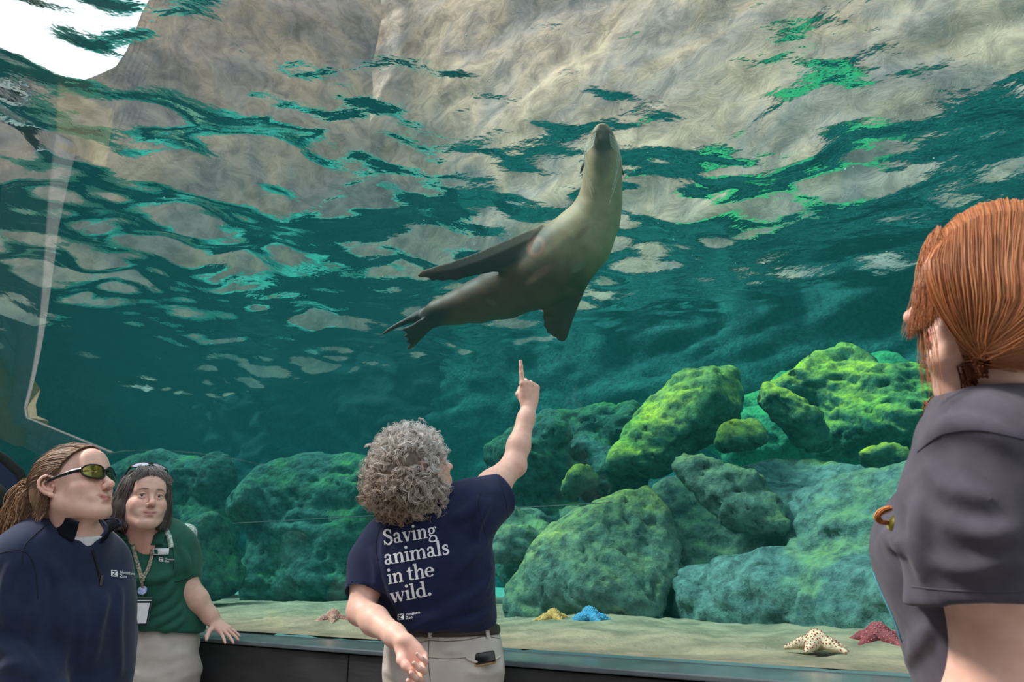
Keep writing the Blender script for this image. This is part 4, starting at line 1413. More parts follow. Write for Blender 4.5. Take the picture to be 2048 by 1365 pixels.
M_khaki = simple_mat('khaki_cotton', (0.50, 0.43, 0.365), 0.85, col2=(0.44, 0.38, 0.32), scale=20, bump=0.10, bscale=1500, spec=0.2)
M_khaki2 = simple_mat('pale_khaki', (0.62, 0.55, 0.49), 0.85, col2=(0.54, 0.48, 0.43), scale=20, bump=0.10, bscale=1500, spec=0.2)
M_greytee = simple_mat('charcoal_cotton', (0.085, 0.077, 0.102), 0.9, col2=(0.066, 0.060, 0.081), scale=35, bump=0.18, bscale=1300, sheen=0.10, spec=0.15)
M_white = simple_mat('white_print', (0.85, 0.85, 0.87), 0.7, col2=(0.78, 0.78, 0.80), scale=80)
M_whitecloth = simple_mat('white_cotton', (0.75, 0.75, 0.78), 0.85, col2=(0.68, 0.68, 0.71), scale=40, bump=0.1, bscale=900)
M_belt = simple_mat('brown_leather', (0.045, 0.026, 0.020), 0.5, col2=(0.03, 0.018, 0.014), scale=60, bump=0.1, bscale=400)
M_blackplastic = simple_mat('black_plastic', (0.008, 0.008, 0.009), 0.25)
M_seam = simple_mat('dark_seam', (0.010, 0.012, 0.022), 0.9)
M_seamkhaki = simple_mat('khaki_seam', (0.20, 0.17, 0.14), 0.9)
M_shoe = simple_mat('shoe_rubber', (0.03, 0.03, 0.032), 0.6)
M_eye = simple_mat('eye_white', (0.75, 0.72, 0.68), 0.15, scale=20)
M_iris = simple_mat('eye_dark', (0.03, 0.018, 0.012), 0.1)

def trousers(parent, mat, waist, hips, legs, h=0.012, name='trousers', disp=None, cutp=None, folds=None):
    """waist/hips: (centre, radii, R); legs: list of [(point, radius), ...] down to the ankle"""
    sh = Shape()
    for c, rad, R in (waist, hips):
        sh.ell(A3(c), rad, R, 0.05)
    for lg in legs:
        sh.chain([A3(p) for p, r in lg], [r for p, r in lg], 0.022)
    if cutp is not None: sh.cut(A3(cutp[0]), cutp[1], 0.004)
    if folds:
        V, F = sh.mesh(h); add_folds(sh, V, fix_out(V, F), folds)
    return shape_obj(name, sh, h, mat, parent, disp=disp)

def shoe(parent, ankle, fwd, mat=None):
    f = np.array([fwd[0], fwd[1], 0.0]); f /= np.linalg.norm(f)
    a = A3(ankle)
    sh = Shape()
    R = frame(f)
    b = np.array([a[0], a[1], 0.0])
    sh.ell(b + f * 0.06 + np.array([0, 0, 0.035]), (0.045, 0.13, 0.045), R, 0.02)
    sh.ell(b - f * 0.02 + np.array([0, 0, 0.06]), (0.042, 0.06, 0.055), R, 0.03)
    sh.cut((b[0], b[1], 0.0), (0, 0, -1), 0.004)
    return shape_obj('shoe', sh, 0.01, mat or M_shoe, parent)[0]
# ================================================================== LETTERING
def _stroke(pts, wid, n=None):
    """pen stroke as a strip of quads; wid: constant or list per point"""
    p = np.array(pts, float)
    w = np.broadcast_to(np.array(wid, float), (len(p),))
    t = np.gradient(p, axis=0); t /= np.linalg.norm(t, axis=1, keepdims=True) + 1e-9
    nn = np.stack([-t[:, 1], t[:, 0]], 1)
    a = p + nn * w[:, None] / 2; b = p - nn * w[:, None] / 2
    return [np.array([a[i], a[i + 1], b[i + 1], b[i]]) for i in range(len(p) - 1)]

def _arc(cx, cy, rx, ry, a0, a1, w0, w1=None, n=14, vert=True):
    """elliptic arc in degrees; w0 where the pen runs down the sides, w1 over top and bottom"""
    w1 = w0 if w1 is None else w1
    a = np.radians(np.linspace(a0, a1, n))
    pts = np.stack([cx + rx * np.cos(a), cy + ry * np.sin(a)], 1)
    w = w1 + (w0 - w1) * np.abs(np.cos(a)) ** 1.3
    return _stroke(pts, w)

def _rect(x0, y0, x1, y1):
    return [np.array([(x0, y0), (x1, y0), (x1, y1), (x0, y1)], float)]

def _disc(cx, cy, r, n=14):
    a = np.linspace(0, 2 * np.pi, n, endpoint=False)
    p = np.stack([cx + r * np.cos(a), cy + r * np.sin(a)], 1)
    c = np.array([cx, cy])
    return [np.array([c, p[i], p[(i + 1) % n], c]) for i in range(n)]

def _foot(x0, x1): return _rect(x0, 0, x1, 0.085)
def _flag(x, y): return [np.array([(x - 0.13, y - 0.06), (x - 0.13, y - 0.12), (x + 0.02, y - 0.2), (x + 0.02, y)], float)]

ST = 0.25
def _arch(x0, top=0.0):
    q = _stroke(smooth_path([(x0, 0.70, 0), (x0 + 0.18, 0.90, 0), (x0 + 0.36, 0.93, 0), (x0 + 0.47, 0.80, 0), (x0 + 0.49, 0.60, 0)], 14)[:, :2], np.linspace(0.09, ST, 14))
    return q + _rect(x0 + 0.365, 0.04, x0 + 0.365 + ST, 0.62)

def glyph(c):
    if c == 'i': return _rect(.12, 0, .37, .97) + _flag(.12, .98) + _foot(0, .49) + _disc(.24, 1.36, .155), .53
    if c == 'l': return _rect(.12, 0, .37, 1.52) + _flag(.12, 1.55) + _foot(0, .49), .53
    if c == 'n': return _rect(.12, 0, .37, .97) + _flag(.12, .98) + _foot(0, .46) + _arch(.34) + _foot(.60, 1.06), 1.12
    if c == 'h': return _rect(.12, 0, .37, 1.52) + _flag(.12, 1.55) + _foot(0, .46) + _arch(.34) + _foot(.60, 1.06), 1.12
    if c == 'm': return (_rect(.12, 0, .37, .97) + _flag(.12, .98) + _foot(0, .46) + _arch(.34) + _foot(.60, 1.04)
                         + _arch(.92) + _foot(1.18, 1.64)), 1.70
    if c == 'e': return _arc(.46, .49, .36, .42, 0, 320, .25, .10, 24) + _rect(.2, .50, .86, .585), .93
    if c == 'a': return (_stroke(smooth_path([(.12, .78, 0), (.24, .93, 0), (.44, .95, 0), (.58, .85, 0), (.61, .66, 0)], 14)[:, :2], np.linspace(.13, .24, 14))
                         + _rect(.49, .12, .73, .68) + _arc(.36, .27, .24, .22, 60, 320, .22, .10, 16) + _stroke([(.66, .18), (.80, .04), (.95, .07)], [.2, .12, .06])
                         + _stroke([(.42, .50), (.60, .58)], .10) + _disc(.16, .76, .10)), .98
    if c == 's': return (_stroke(smooth_path([(.62, .74, 0), (.50, .93, 0), (.28, .90, 0), (.18, .72, 0), (.34, .55, 0), (.56, .42, 0), (.62, .22, 0), (.44, .05, 0), (.22, .06, 0), (.10, .26, 0)], 30)[:, :2],
                                 .085 + .15 * np.sin(np.linspace(0, math.pi, 30)) ** 1.2) + _rect(.57, .68, .65, .95) + _rect(.08, .02, .16, .30)), .77
    if c == 'S': return (_stroke(smooth_path([(.88, 1.08, 0), (.70, 1.40, 0), (.38, 1.38, 0), (.22, 1.10, 0), (.44, .84, 0), (.78, .64, 0), (.90, .34, 0), (.66, .05, 0), (.34, .05, 0), (.10, .38, 0)], 34)[:, :2],
                                 .10 + .18 * np.sin(np.linspace(0, math.pi, 34)) ** 1.2) + _rect(.84, 1.0, .93, 1.44) + _rect(.06, .0, .15, .44)), 1.08
    if c == 'v': return _stroke([(.16, .95), (.50, .02)], .25) + _stroke([(.50, .02), (.84, .95)], .10) + _rect(0, .90, .42, .98) + _rect(.64, .90, 1.0, .98), 1.00
    if c == 'w': return (_stroke([(.16, .95), (.46, .02)], .24) + _stroke([(.46, .02), (.74, .95)], .10) + _stroke([(.70, .95), (1.02, .02)], .24)
                         + _stroke([(1.02, .02), (1.34, .95)], .10) + _rect(0, .90, .40, .98) + _rect(.56, .90, .92, .98) + _rect(1.16, .90, 1.48, .98)), 1.50
    if c == 't': return (_rect(.17, .16, .41, 1.2) + _rect(.0, .88, .66, .98) + [np.array([(.17, 1.2), (.41, 1.3), (.41, 1.1), (.17, 1.0)], float)]
                         + _arc(.46, .22, .17, .17, 180, 320, .22, .11, 10)), .70
    if c == 'd': return (_rect(.66, .02, .91, 1.52) + _flag(.66, 1.55) + _arc(.48, .47, .36, .42, 40, 320, .25, .11, 20) + _rect(.66, 0, 1.06, .085)), 1.10
    if c == 'g': return (_arc(.42, .66, .27, .27, 0, 360, .21, .10, 20) + _stroke([(.60, .86), (.78, .98), (.93, .92)], [.1, .13, .1]) + _disc(.90, .90, .08)
                         + _stroke(smooth_path([(.26, .42, 0), (.16, .27, 0), (.30, .17, 0), (.62, .15, 0), (.80, .02, 0), (.82, -.16, 0)], 16)[:, :2], np.linspace(.09, .2, 16))
                         + _arc(.46, -.20, .38, .22, -180, 20, .17, .11, 16) + _stroke([(.10, -.18), (.18, .0), (.34, .14)], [.15, .1, .08])), .97
    if c == '.': return _disc(.20, .15, .165), .45
    return [], .36

def print_on(tree, parent, name, polys, off=0.0016, mat=None):
    """polys: quads in photo pixels -> raised print lying on the cloth"""
    V, F = [], []
    for q in polys:
        pts = [on_surf(tree, a, b, off) for a, b in q]
        if any(p is None for p in pts): continue
        F.append(tuple(range(len(V), len(V) + len(pts)))); V += [tuple(p) for p in pts]
    if not F: return None
    return mesh_obj(name, V, F, mat or M_white, parent, False)

def serif_line(tree, parent, text, x0, y0, x1, y1, xh):
    """one object per line of lettering; baseline from (x0, y0) to (x1, y1)"""
    adv = sum(glyph(c)[1] for c in text) - 0.05
    e = np.array([x1 - x0, y1 - y0]) / adv
    un = e / np.linalg.norm(e)
    vv = np.array([un[1], -un[0]]) * xh
    vv = vv * 0.85 + np.array([0, -xh]) * 0.15
    polys, x = [], 0.0
    for c in text:
        g, a = glyph(c)
        for q in g:
            polys.append([np.array([x0, y0]) + e * (x + u) + vv * v for u, v in q])
        x += a
    return print_on(tree, parent, 'lettering', polys)

def sans_polys(text, x0, y0, size, ang, track=1.0):
    """Blender's own sans font turned into triangles in photo pixels; size is the em in pixels"""
    cu = bpy.data.curves.new('letters', 'FONT'); cu.body = text; cu.size = 1.0; cu.resolution_u = 2
    cu.offset = 0.012
    cu.space_character = track
    ob = bpy.data.objects.new('letters', cu); C.objects.link(ob)
    dg = bpy.context.evaluated_depsgraph_get()
    me = bpy.data.meshes.new_from_object(ob.evaluated_get(dg))
    ca, sa = math.cos(ang), math.sin(ang)
    vs_ = [(x0 + size * (v.co.x * ca - v.co.y * sa * -1 * -1), y0 - size * (v.co.x * sa + v.co.y * ca)) for v in me.vertices]
    polys = [[vs_[i] for i in p.vertices] for p in me.polygons]
    bpy.data.objects.remove(ob); bpy.data.meshes.remove(me); bpy.data.curves.remove(cu)
    return polys

def zoo_logo(tree, parent, x0, y0, s, ang, lines=True, mat=None, gap=1.45, off=0.0016):
    """emblem (a square cut by a Z) with the two word lines beside it; s = side of the emblem in pixels"""
    ca, sa = math.cos(ang), math.sin(ang)
    def X(u, v): return (x0 + s * (u * ca - v * sa * 0 ) + s * v * 0.0 * sa, y0 - s * (u * sa + v * ca))
    up = [(0, .12), (.06, .02), (.12, 0), (.52, .62), (.16, .62), (.16, .80), (.86, .80), (.86, .78), (.98, .94), (.94, 1.0), (.06, 1.0), (0, .94)]
    def fan(pl):
        c = np.mean(np.array(pl), 0)
        return [[X(*c), X(*pl[i]), X(*pl[(i + 1) % len(pl)])] for i in range(len(pl))]
    tri = lambda a, b, c: [X(*a), X(*b), X(*c)]
    quad = lambda *p: [X(*q) for q in p]
    polys = [quad((0, .94), (.06, 1.0), (.94, 1.0), (.80, .84)), quad((0, .94), (.80, .84), (.14, .84), (0, .60)), quad((0, .60), (.14, .84), (.20, .66), (.0, .1)),
             quad((.20, .66), (.58, .66), (.04, .02), (.0, .1)),
             quad((.98, .90), (1.0, .86), (1.0, .06), (.46, .34)), quad((1.0, .06), (.94, 0), (.16, .0), (.30, .16)), quad((.30, .16), (.80, .16), (1.0, .06), (.94, 0)), quad((.46, .34), (.86, .34), (1.0, .4), (1.0, .06))]
    print_on(tree, parent, 'emblem', polys, off, mat)
    if lines:
        polys = sans_polys('Houston', *X(1.32, .55), s * 0.62, ang, 1.05) + sans_polys('Zoo', *X(1.32, -.02), s * 0.62, ang, 1.05)
        print_on(tree, parent, 'lettering', polys, off, mat)
# ================================================================== WOMAN POINTING (seen from behind)
def build_pointer():
    root = empty('person', (P(885, 1330, 2.0).x, P(885, 1330, 2.0).y, 0),
                 'woman with curly grey hair and navy tee pointing up at the sea lion', 'person')
    lean = np.array(Matrix.Rotation(math.radians(-8), 3, 'Y'))
    hx = (1, 0, 0)
    head_c = P(832, 936, 2.02)
    R = frame((0.74, 0.56, 0.42))
    sh = Shape()
    neck = P(842, 1040, 2.02)
    T = head_shape(sh, head_c, R, 0.98, smile=0.4, neck=neck)
    sh.cone(A3(neck), A3(P(848, 1075, 2.03)), 0.058, 0.075, 0.04)
    # trunk and legs under the clothes
    sh.ell(P(860, 1110, 2.04), (0.14, 0.09, 0.15), lean, 0.05)
    sh.ell(P(875, 1200, 2.03), (0.13, 0.09, 0.16), lean, 0.05)
    sh.ell(P(886, 1325, 2.02), (0.14, 0.10, 0.13), None, 0.05)
    hipL, hipR = P(838, 1390, 2.03), P(938, 1390, 2.03)
    for hp in (hipL, hipR):
        x = hp.x + (0.02 if hp is hipR else -0.02)
        sh.chain([A3(hp), np.array([x, hp.y + 0.02, 0.48]), np.array([x, hp.y + 0.04, 0.10])], [0.08, 0.05, 0.035], 0.04)
        sh.chain([np.array([x, hp.y + 0.04, 0.10]), np.array([x, hp.y + 0.16, 0.05])], [0.035, 0.025], 0.02)
    # raised right arm
    SR, ER, WR = P(950, 1012, 2.07), P(1027, 930, 2.25), P(1058, 815, 2.36)
    mid = SR.lerp(ER, 0.45); fm = ER.lerp(WR, 0.32)
    sh.chain([A3(SR), A3(mid), A3(ER)], [0.056, 0.049, 0.0375], 0.03)
    sh.chain([A3(ER), A3(fm), A3(ER.lerp(WR, 0.8)), A3(WR)], [0.0375, 0.0375, 0.0280, 0.0240], 0.02)
    sh.ball(A3(P(1038, 935, 2.24)), 0.016, 0.03)
    # pointing hand: index up, the others folded forwards
    d = (P(1060, 765, 2.375) - WR).normalized()
    back = Vector((0.18, -0.92, -0.05)); back = (back - d * back.dot(d)).normalized()
    thumbward = d.cross(back).normalized()
    if thumbward.x > 0: thumbward = -thumbward
    Rh = np.stack([A3(thumbward), A3(d), A3(back)], 1)
    hs = 0.90
    Th, tips = hand_shape(sh, A3(WR), Rh, hs, fat=1.12, curl=((0.10, -0.06, 0.05), (1.25, 1.75, 1.0), (1.25, 1.75, 1.0), (1.2, 1.7, 1.0)),
                          thumb=[(0.020, 0.022, -0.012), (0.036, 0.050, -0.026), (0.026, 0.074, -0.040), (0.006, 0.086, -0.042)])
    # left arm folded behind the back
    SL, EL, WL = P(752, 1088, 2.04), P(722, 1222, 1.93), P(806, 1284, 1.74)
    sh.chain([A3(SL), A3(SL.lerp(EL, 0.6)), A3(EL)], [0.050, 0.043, 0.038], 0.025)
    sh.chain([A3(EL), A3(EL.lerp(WL, 0.35)), A3(EL.lerp(WL, 0.82)), A3(WL)], [0.037, 0.0365, 0.0265, 0.0235], 0.02)
    d2 = (P(832, 1322, 1.715) - WL).normalized()
    back2 = Vector((0.05, 1.0, 0.10)); back2 = (back2 - d2 * back2.dot(d2)).normalized()   # back of the hand rests on the trousers
    tw2 = d2.cross(back2).normalized()
    if tw2.dot(Vector((-1, 0, -1))) < 0: tw2 = -tw2
    Rh2 = np.stack([A3(tw2), A3(d2), A3(back2)], 1)
    Th2, tips2 = hand_shape(sh, A3(WL), Rh2, 0.84, fat=1.22, curl=((0.60, 1.0, 0.7), (0.75, 1.1, 0.75), (0.85, 1.15, 0.75), (0.95, 1.2, 0.75)),
                            thumb=[(0.018, 0.018, -0.010), (0.026, 0.044, -0.026), (0.022, 0.068, -0.036), (0.016, 0.088, -0.040)])
    spots = face_spots(T, R, 0.98)
    for q, n, _ in tips + tips2:
        spots.append((q, 0.011, (0.80, 0.42, 0.36), 0.6))
    for q in (P(1041, 936, 2.20), P(700, 1230, 1.92)):
        spots.append((q, 0.035, (0.78, 0.38, 0.30), 0.5))
    spots.append((Th2(0, 0.05, -0.02), 0.05, (0.80, 0.40, 0.33), 0.45))
    b, V, F = body_obj(sh, root, spots, (1.0, 2.2), 0.0075, 0.0065, heads=[(A3(head_c), 0.12, 0.0032), (A3(WL) + np.array([0.02, 0, -0.04]), 0.09, 0.0026), (A3(tips[0][0]) - np.array([0, 0, 0.07]), 0.09, 0.0026)])
    # nails
    bm = bmesh.new()
    for q, n, nb in tips + tips2:
        r = bmesh.ops.create_uvsphere(bm, u_segments=8, v_segments=5, radius=1.0)
        ax = [Vector(np.cross(n, nb)), Vector(n), Vector(nb)]
        for v in r['verts']:
            k = v.co.copy(); v.co = Vector(q) + ax[0] * k.x * 0.0036 + ax[1] * (k.y * 0.0046) + ax[2] * (k.z * 0.0010 + 0.0042)
    bm_obj('nails', bm, simple_mat('nail', (0.78, 0.48, 0.40), 0.35), b, True)['kind'] = 'stuff'

    # ---- tee
    sh = Shape()
    sh.ell(P(862, 1100, 2.03), (0.178, 0.128, 0.175), lean, 0.06)
    sh.ell(P(868, 1180, 2.025), (0.172, 0.135, 0.15), lean, 0.09)
    sh.ell(P(884, 1252, 2.02), (0.158, 0.130, 0.10), lean, 0.08)
    sh.chain([A3(P(770, 1088, 2.04)), A3(P(815, 1060, 2.04)), A3(P(845, 1050, 2.03)), A3(P(900, 1035, 2.04)), A3(P(945, 1018, 2.06))], [0.058, 0.062, 0.066, 0.070, 0.072], 0.06)
    sh.cone(A3(P(940, 1022, 2.06)), A3(P(1012, 982, 2.17)), 0.078, 0.076, 0.06)
    sh.chain([A3(P(768, 1092, 2.04)), A3(P(746, 1128, 2.01)), A3(P(723, 1212, 1.94))], [0.060, 0.061, 0.061], 0.05)
    # openings
    nR = A3((P(1020, 940, 2.24) - P(945, 1015, 2.07)).normalized()); cR = A3(P(1003, 996, 2.145))
    nR = nR + np.array([0.25, 0, -0.10]); nR /= np.linalg.norm(nR)
    sh.cut_in(cR, nR, cR + nR * 0.13, 0.155)
    sh.cone(cR - nR * 0.045, cR + nR * 0.06, 0.050, 0.068, 0.01, True)
    nL = A3((P(722, 1222, 1.93) - P(745, 1120, 2.03)).normalized()); cL = A3(P(727, 1190, 1.95))
    sh.cut_in(cL, nL, cL + nL * 0.10, 0.12)
    sh.cone(cL - nL * 0.05, cL + nL * 0.05, 0.044, 0.052, 0.008, True)
    sh.cut(A3(P(880, 1264, 1.9)), (-0.03, 0, -1), 0.006)
    sh.cone(A3(P(842, 1050, 2.02)), A3(P(838, 1020, 2.02)), 0.058, 0.07, 0.01, True)
    V, F = sh.mesh(0.007); F = fix_out(V, F)
    add_folds(sh, V, F, [
        ([(985, 1180), (950, 1205), (900, 1225), (850, 1245), (822, 1262)], 0.011, 0.003),
        ([(984, 1225), (940, 1243), (890, 1252), (840, 1266)], 0.010, 0.003),
        ([(980, 1130), (968, 1170), (930, 1200), (890, 1215)], 0.011, 0.004),
        ([(975, 1080), (945, 1110), (915, 1150)], 0.012, 0.005),
        ([(960, 1000), (935, 1025), (905, 1040)], 0.012, 0.006),
        ([(985, 1000), (960, 1040), (950, 1080)], 0.010, 0.004),
        ([(775, 1050), (768, 1095), (772, 1150), (790, 1210)], 0.010, 0.005),
        ([(742, 1100), (752, 1140), (752, 1185)], 0.008, 0.003),
        ([(790, 1245), (830, 1235), (880, 1230)], 0.008, 0.003),
        ([(800, 1262), (850, 1245), (905, 1236)], 0.008, 0.003)])
    V, F = sh.mesh(0.0065); F = fix_out(V, F)
    V = relax(V, F, 2, 0.5)
    V = V + vnormals(V, F) * (0.0016 * sines(V, 16, 0.06, 0.25, 31) - 0.0022 * np.abs(sines(V, 10, 0.12, 0.3, 33, (1, 1, 0.6))))[:, None]
    tee = mesh_obj('tee_shirt', V, F, M_navy_tee, root)
    tt = tree_of(V, F)
    serif_line(tt, tee, 'Saving', 768, 1091, 874, 1074, 20.5)
    serif_line(tt, tee, 'animals', 770, 1131, 899, 1109, 20.5)
    serif_line(tt, tee, 'in the', 777, 1169.5, 869, 1153, 20.5)
    serif_line(tt, tee, 'wild.', 783, 1207, 864, 1191, 20.5)
    zoo_logo(tt, tee, 796, 1241.5, 12.5, math.radians(9))
    for pix in ([(996, 944), (1003, 975), (1012, 1005), (1016, 1036)], [(962, 982), (957, 1010), (965, 1045), (973, 1080)], [(760, 1056), (752, 1090), (756, 1130), (764, 1165)]):
        seam('seam', tt, pix, 0.0012, M_seam, tee)

    # ---- belt, trousers, phone
    wc, hc2 = P(886, 1268, 2.02), P(887, 1338, 2.0)
    legs = []
    for hp in (hipL, hipR):
        x = hp.x + (0.02 if hp is hipR else -0.02)
        legs.append([(hp, 0.105), (Vector((x, hp.y + 0.02, 0.48)), 0.078), (Vector((x, hp.y + 0.03, 0.06)), 0.075)])
    cutp = (P(886, 1272, 1.9), (0.0, 0, 1))
    buttL, buttR = P(845, 1352, 1.955), P(930, 1350, 1.955)
    sh = Shape()
    sh.ell(A3(wc), (0.162, 0.128, 0.12), None, 0.05)
    sh.ell(A3(hc2), (0.178, 0.135, 0.14), None, 0.06)
    for q in (buttL, buttR): sh.ell(A3(q), (0.085, 0.085, 0.10), None, 0.05)
    for lg in legs: sh.chain([A3(p) for p, r in lg], [r for p, r in lg], 0.025)
    sh.cut(A3(cutp[0]), cutp[1], 0.004)
    V, F = sh.mesh(0.009); F = fix_out(V, F)
    add_folds(sh, V, F, [([(880, 1300), (900, 1303), (925, 1300)], 0.006, 0.003), ([(770, 1308), (800, 1310), (845, 1313)], 0.005, 0.003), ([(935, 1345), (965, 1350), (1005, 1345)], 0.006, 0.003),
                         ([(1010, 1300), (1000, 1335), (1005, 1362)], 0.008, 0.004), ([(765, 1340), (790, 1352), (800, 1364)], 0.008, 0.004)])
    V, F = sh.mesh(0.0075); F = fix_out(V, F)
    V = relax(V, F, 2, 0.5)
    V = V + vnormals(V, F) * (0.0022 * sines(V, 14, 0.05, 0.22, 35))[:, None]
    tr = mesh_obj('trousers', V, F, M_khaki2, root)
    tp = tree_of(V, F)
    seam('seam', tp, [(797, 1300), (835, 1288), (860, 1282), (885, 1284), (930, 1281), (970, 1274), (1000, 1278)], 0.0012, M_seamkhaki, tr, 40)
    seam('seam', tp, [(858, 1283), (857, 1310), (858, 1340), (861, 1364)], 0.0012, M_seamkhaki, tr)
    seam('seam', tp, [(858, 1316), (880, 1318), (910, 1318), (935, 1316)], 0.0009, M_seamkhaki, tr)
    welt = surf_line(tp, [(931, 1316), (945, 1323), (965, 1326), (985, 1322), (999, 1314)], 24, 0.002)
    Vw, Fw, _ = tubes([welt], [0.0035], 8); mesh_obj('pocket_welt', Vw, Fw, M_khaki2, tr)
    sh = Shape()
    sh.ell(A3(P(886, 1262, 2.02)), (0.167, 0.135, 0.12), None, 0.05)
    sh.ell(A3(hc2), (0.176, 0.133, 0.14), None, 0.06)
    sh.cut(A3(P(886, 1256, 1.9)), (0, 0, 1), 0.003); sh.cut(A3(P(886, 1275, 1.9)), (0, 0, -1), 0.003)
    belt, Vb, Fb = shape_obj('belt', sh, 0.006, M_belt, root)
    tb = tree_of(Vb, Fb)
    for px, lean_ in ((861, -0.5), (973, 1.5)):
        a = on_surf(tb, px, 1262, 0.004) or on_surf(tp, px, 1266, .004); c = on_surf(tp, px + lean_, 1278, 0.004)
        if a is None or c is None: continue
        pts = np.array([list(Vector(a).lerp(Vector(c), t)) for t in np.linspace(0, 1, 5)])
        ribbon('belt_loop', pts, 0.011, (0, -1, 0.1), M_khaki2, tr)
    # phone in the right back pocket
    q = on_surf(tp, 966, 1316, 0.004)
    ax = Vector((0.99, 0.06, 0.16)).normalized(); nn = Vector((0.12, -0.95, 0.28)).normalized(); up = nn.cross(ax).normalized() * -1
    if up.z < 0: up = -up
    ph = empty('mobile_phone', q, 'black phone in a tan case in the back pocket of khaki trousers', 'phone')
    bm = bmesh.new(); box_bm(bm, q.x, q.y, q.z - 0.004, 0.066, 0.012, 0.034, (ax, nn, up), 0.005)
    case = bm_obj('case', bm, simple_mat('tan_case', (0.50, 0.33, 0.16), 0.5), ph, True)
    c2 = q + nn * 0.004 + up * 0.001 + ax * 0.003
    bm = bmesh.new(); box_bm(bm, c2.x, c2.y, c2.z - 0.003, 0.057, 0.009, 0.030, (ax, nn, up), 0.004)
    bm_obj('screen', bm, M_blackplastic, ph, True)
    for hp in (hipL, hipR):
        x = hp.x + (0.02 if hp is hipR else -0.02)
        shoe(root, (x, hp.y + 0.05, 0.08), (0.1, 1, 0))

    # ---- curly hair
    hs_ = Shape()
    C0 = A3(P(812, 948, 2.02))
    hs_.ell(C0 + np.array([0, 0, 0.005]), (0.108, 0.115, 0.118), None, 0.03)
    hs_.ell(A3(P(806, 975, 1.99)), (0.110, 0.10, 0.085), None, 0.04)
    hs_.ell(A3(P(838, 992, 2.0)), (0.072, 0.085, 0.060), None, 0.04)
    hs_.ell(A3(P(822, 905, 2.03)), (0.085, 0.10, 0.07), None, 0.04)
    # the face stays free
    fc = T(0, 0.10, -0.045)
    hs_.ell(fc, (0.075, 0.098, 0.085), R, 0.02, True)
    V, F = hs_.mesh(0.006); F = fix_out(V, F); N = vnormals(V, F)
    V2 = V + N * (0.006 * sines(V, 30, 0.02, 0.05, 51))[:, None] - N * 0.008
    cols = paint(V2, (0.16, 0.12, 0.09), [(C0 + np.array([0.03, 0, 0.11]), 0.11, (0.45, 0.41, 0.38), 0.8)])  # crown of the hair painted lighter, as lit from above
    hair = mesh_obj('hair', V2, F, M_hair, root, True, cols)
    r = np.random.default_rng(61)
    paths, rad, cc = [], [], []
    idx = r.choice(len(V), 950, replace=False)
    for i in idx:
        n = N[i]; p0 = V[i] - n * 0.012
        t1 = np.cross(n, r.normal(size=3)); t1 /= np.linalg.norm(t1)
        ax = t1 * 0.8 + n * r.uniform(-0.2, 0.7) + np.array([0, 0, -0.5]) * r.uniform(0, 1); ax /= np.linalg.norm(ax)
        u = np.cross(ax, n); u /= np.linalg.norm(u) + 1e-9; w = np.cross(ax, u)
        Rr = r.uniform(0.007, 0.0150); turns = r.uniform(0.7, 1.6); Ln = r.uniform(0.012, 0.040); ph = r.uniform(0, 6.28)
        low = (V[i][2] - C0[2]) / 0.12
        right = (V[i][0] - C0[0]) / 0.1
        g = np.clip(0.56 + 0.42 * low + 0.14 * right + r.normal() * 0.13, 0, 1)  # grey varies at random; whiter upwards to carry the light on top
        base = np.array((0.33, 0.225, 0.145)) * (1 - g) + np.array((0.92, 0.85, 0.79)) * g
        for s in range(6):
            tt_ = np.linspace(0, 1, 10)
            a = ph + tt_ * turns * 2 * np.pi
            rr_ = Rr * (1 + 0.08 * r.normal())
            o = p0 + r.normal(size=3) * 0.0028
            pth = o[None] + ax[None] * (tt_ * Ln)[:, None] + rr_ * (u[None] * np.cos(a)[:, None] + w[None] * np.sin(a)[:, None]) + n[None] * (0.012 * np.sin(tt_ * 2.5))[:, None]
            paths.append(pth); rad.append(r.uniform(0.00045, 0.0009)); cc.append(np.clip(base * r.uniform(0.7, 1.35), 0, 0.9))
    strands_mesh('curls', paths, rad, lambda i, p: cc[i], hair, 3, 0.6)['kind'] = 'stuff'
build_pointer()
# ================================================================== WOMEN AT THE LEFT
def sheet(name, rows, th, mat, parent):
    """thin cloth sheet through rows of points (m, n, 3), given thickness th"""
    G = np.array(rows); m, n = G.shape[:2]
    V = G.reshape(-1, 3)
    idx = np.arange(m * n).reshape(m, n)
    F = np.stack([idx[:-1, :-1], idx[:-1, 1:], idx[1:, 1:], idx[1:, :-1]], -1).reshape(-1, 4)
    N = vnormals(V, F)
    Vb = V - N * th
    F2 = F[:, ::-1] + m * n
    rim = list(idx[0]) + list(idx[1:, -1]) + list(idx[-1, -2::-1]) + list(idx[-2:0:-1, 0])
    rim = np.array(rim); nx = np.roll(rim, -1)
    Fr = np.stack([nx, rim, rim + m * n, nx + m * n], -1)
    return mesh_obj(name, np.concatenate([V, Vb]), np.concatenate([F, F2, Fr]), mat, parent)

def collar_rows(c0, c1, R, r0, r1, a0, a1, n=48, m=7, flare=0.0, droop=None):
    """rows from the neckline ring (c0, r0) to the edge ring (c1, r1); a = 0 is the front"""
    c0, c1 = A3(c0), A3(c1)
    rows = []
    for j in range(m):
        t = j / (m - 1)
        c = c0 * (1 - t) + c1 * t
        row = []
        for i in range(n):
            a = a0 + (a1 - a0) * i / (n - 1)
            rx = r0[0] * (1 - t) + r1[0] * t; ry = r0[1] * (1 - t) + r1[1] * t
            e = flare * t * t * max(0, math.cos(a)) ** 2
            p = c + R @ np.array([math.sin(a) * (rx + e), math.cos(a) * (ry + e), (droop(a, t) if droop else 0)])
            row.append(p)
        rows.append(row)
    return rows

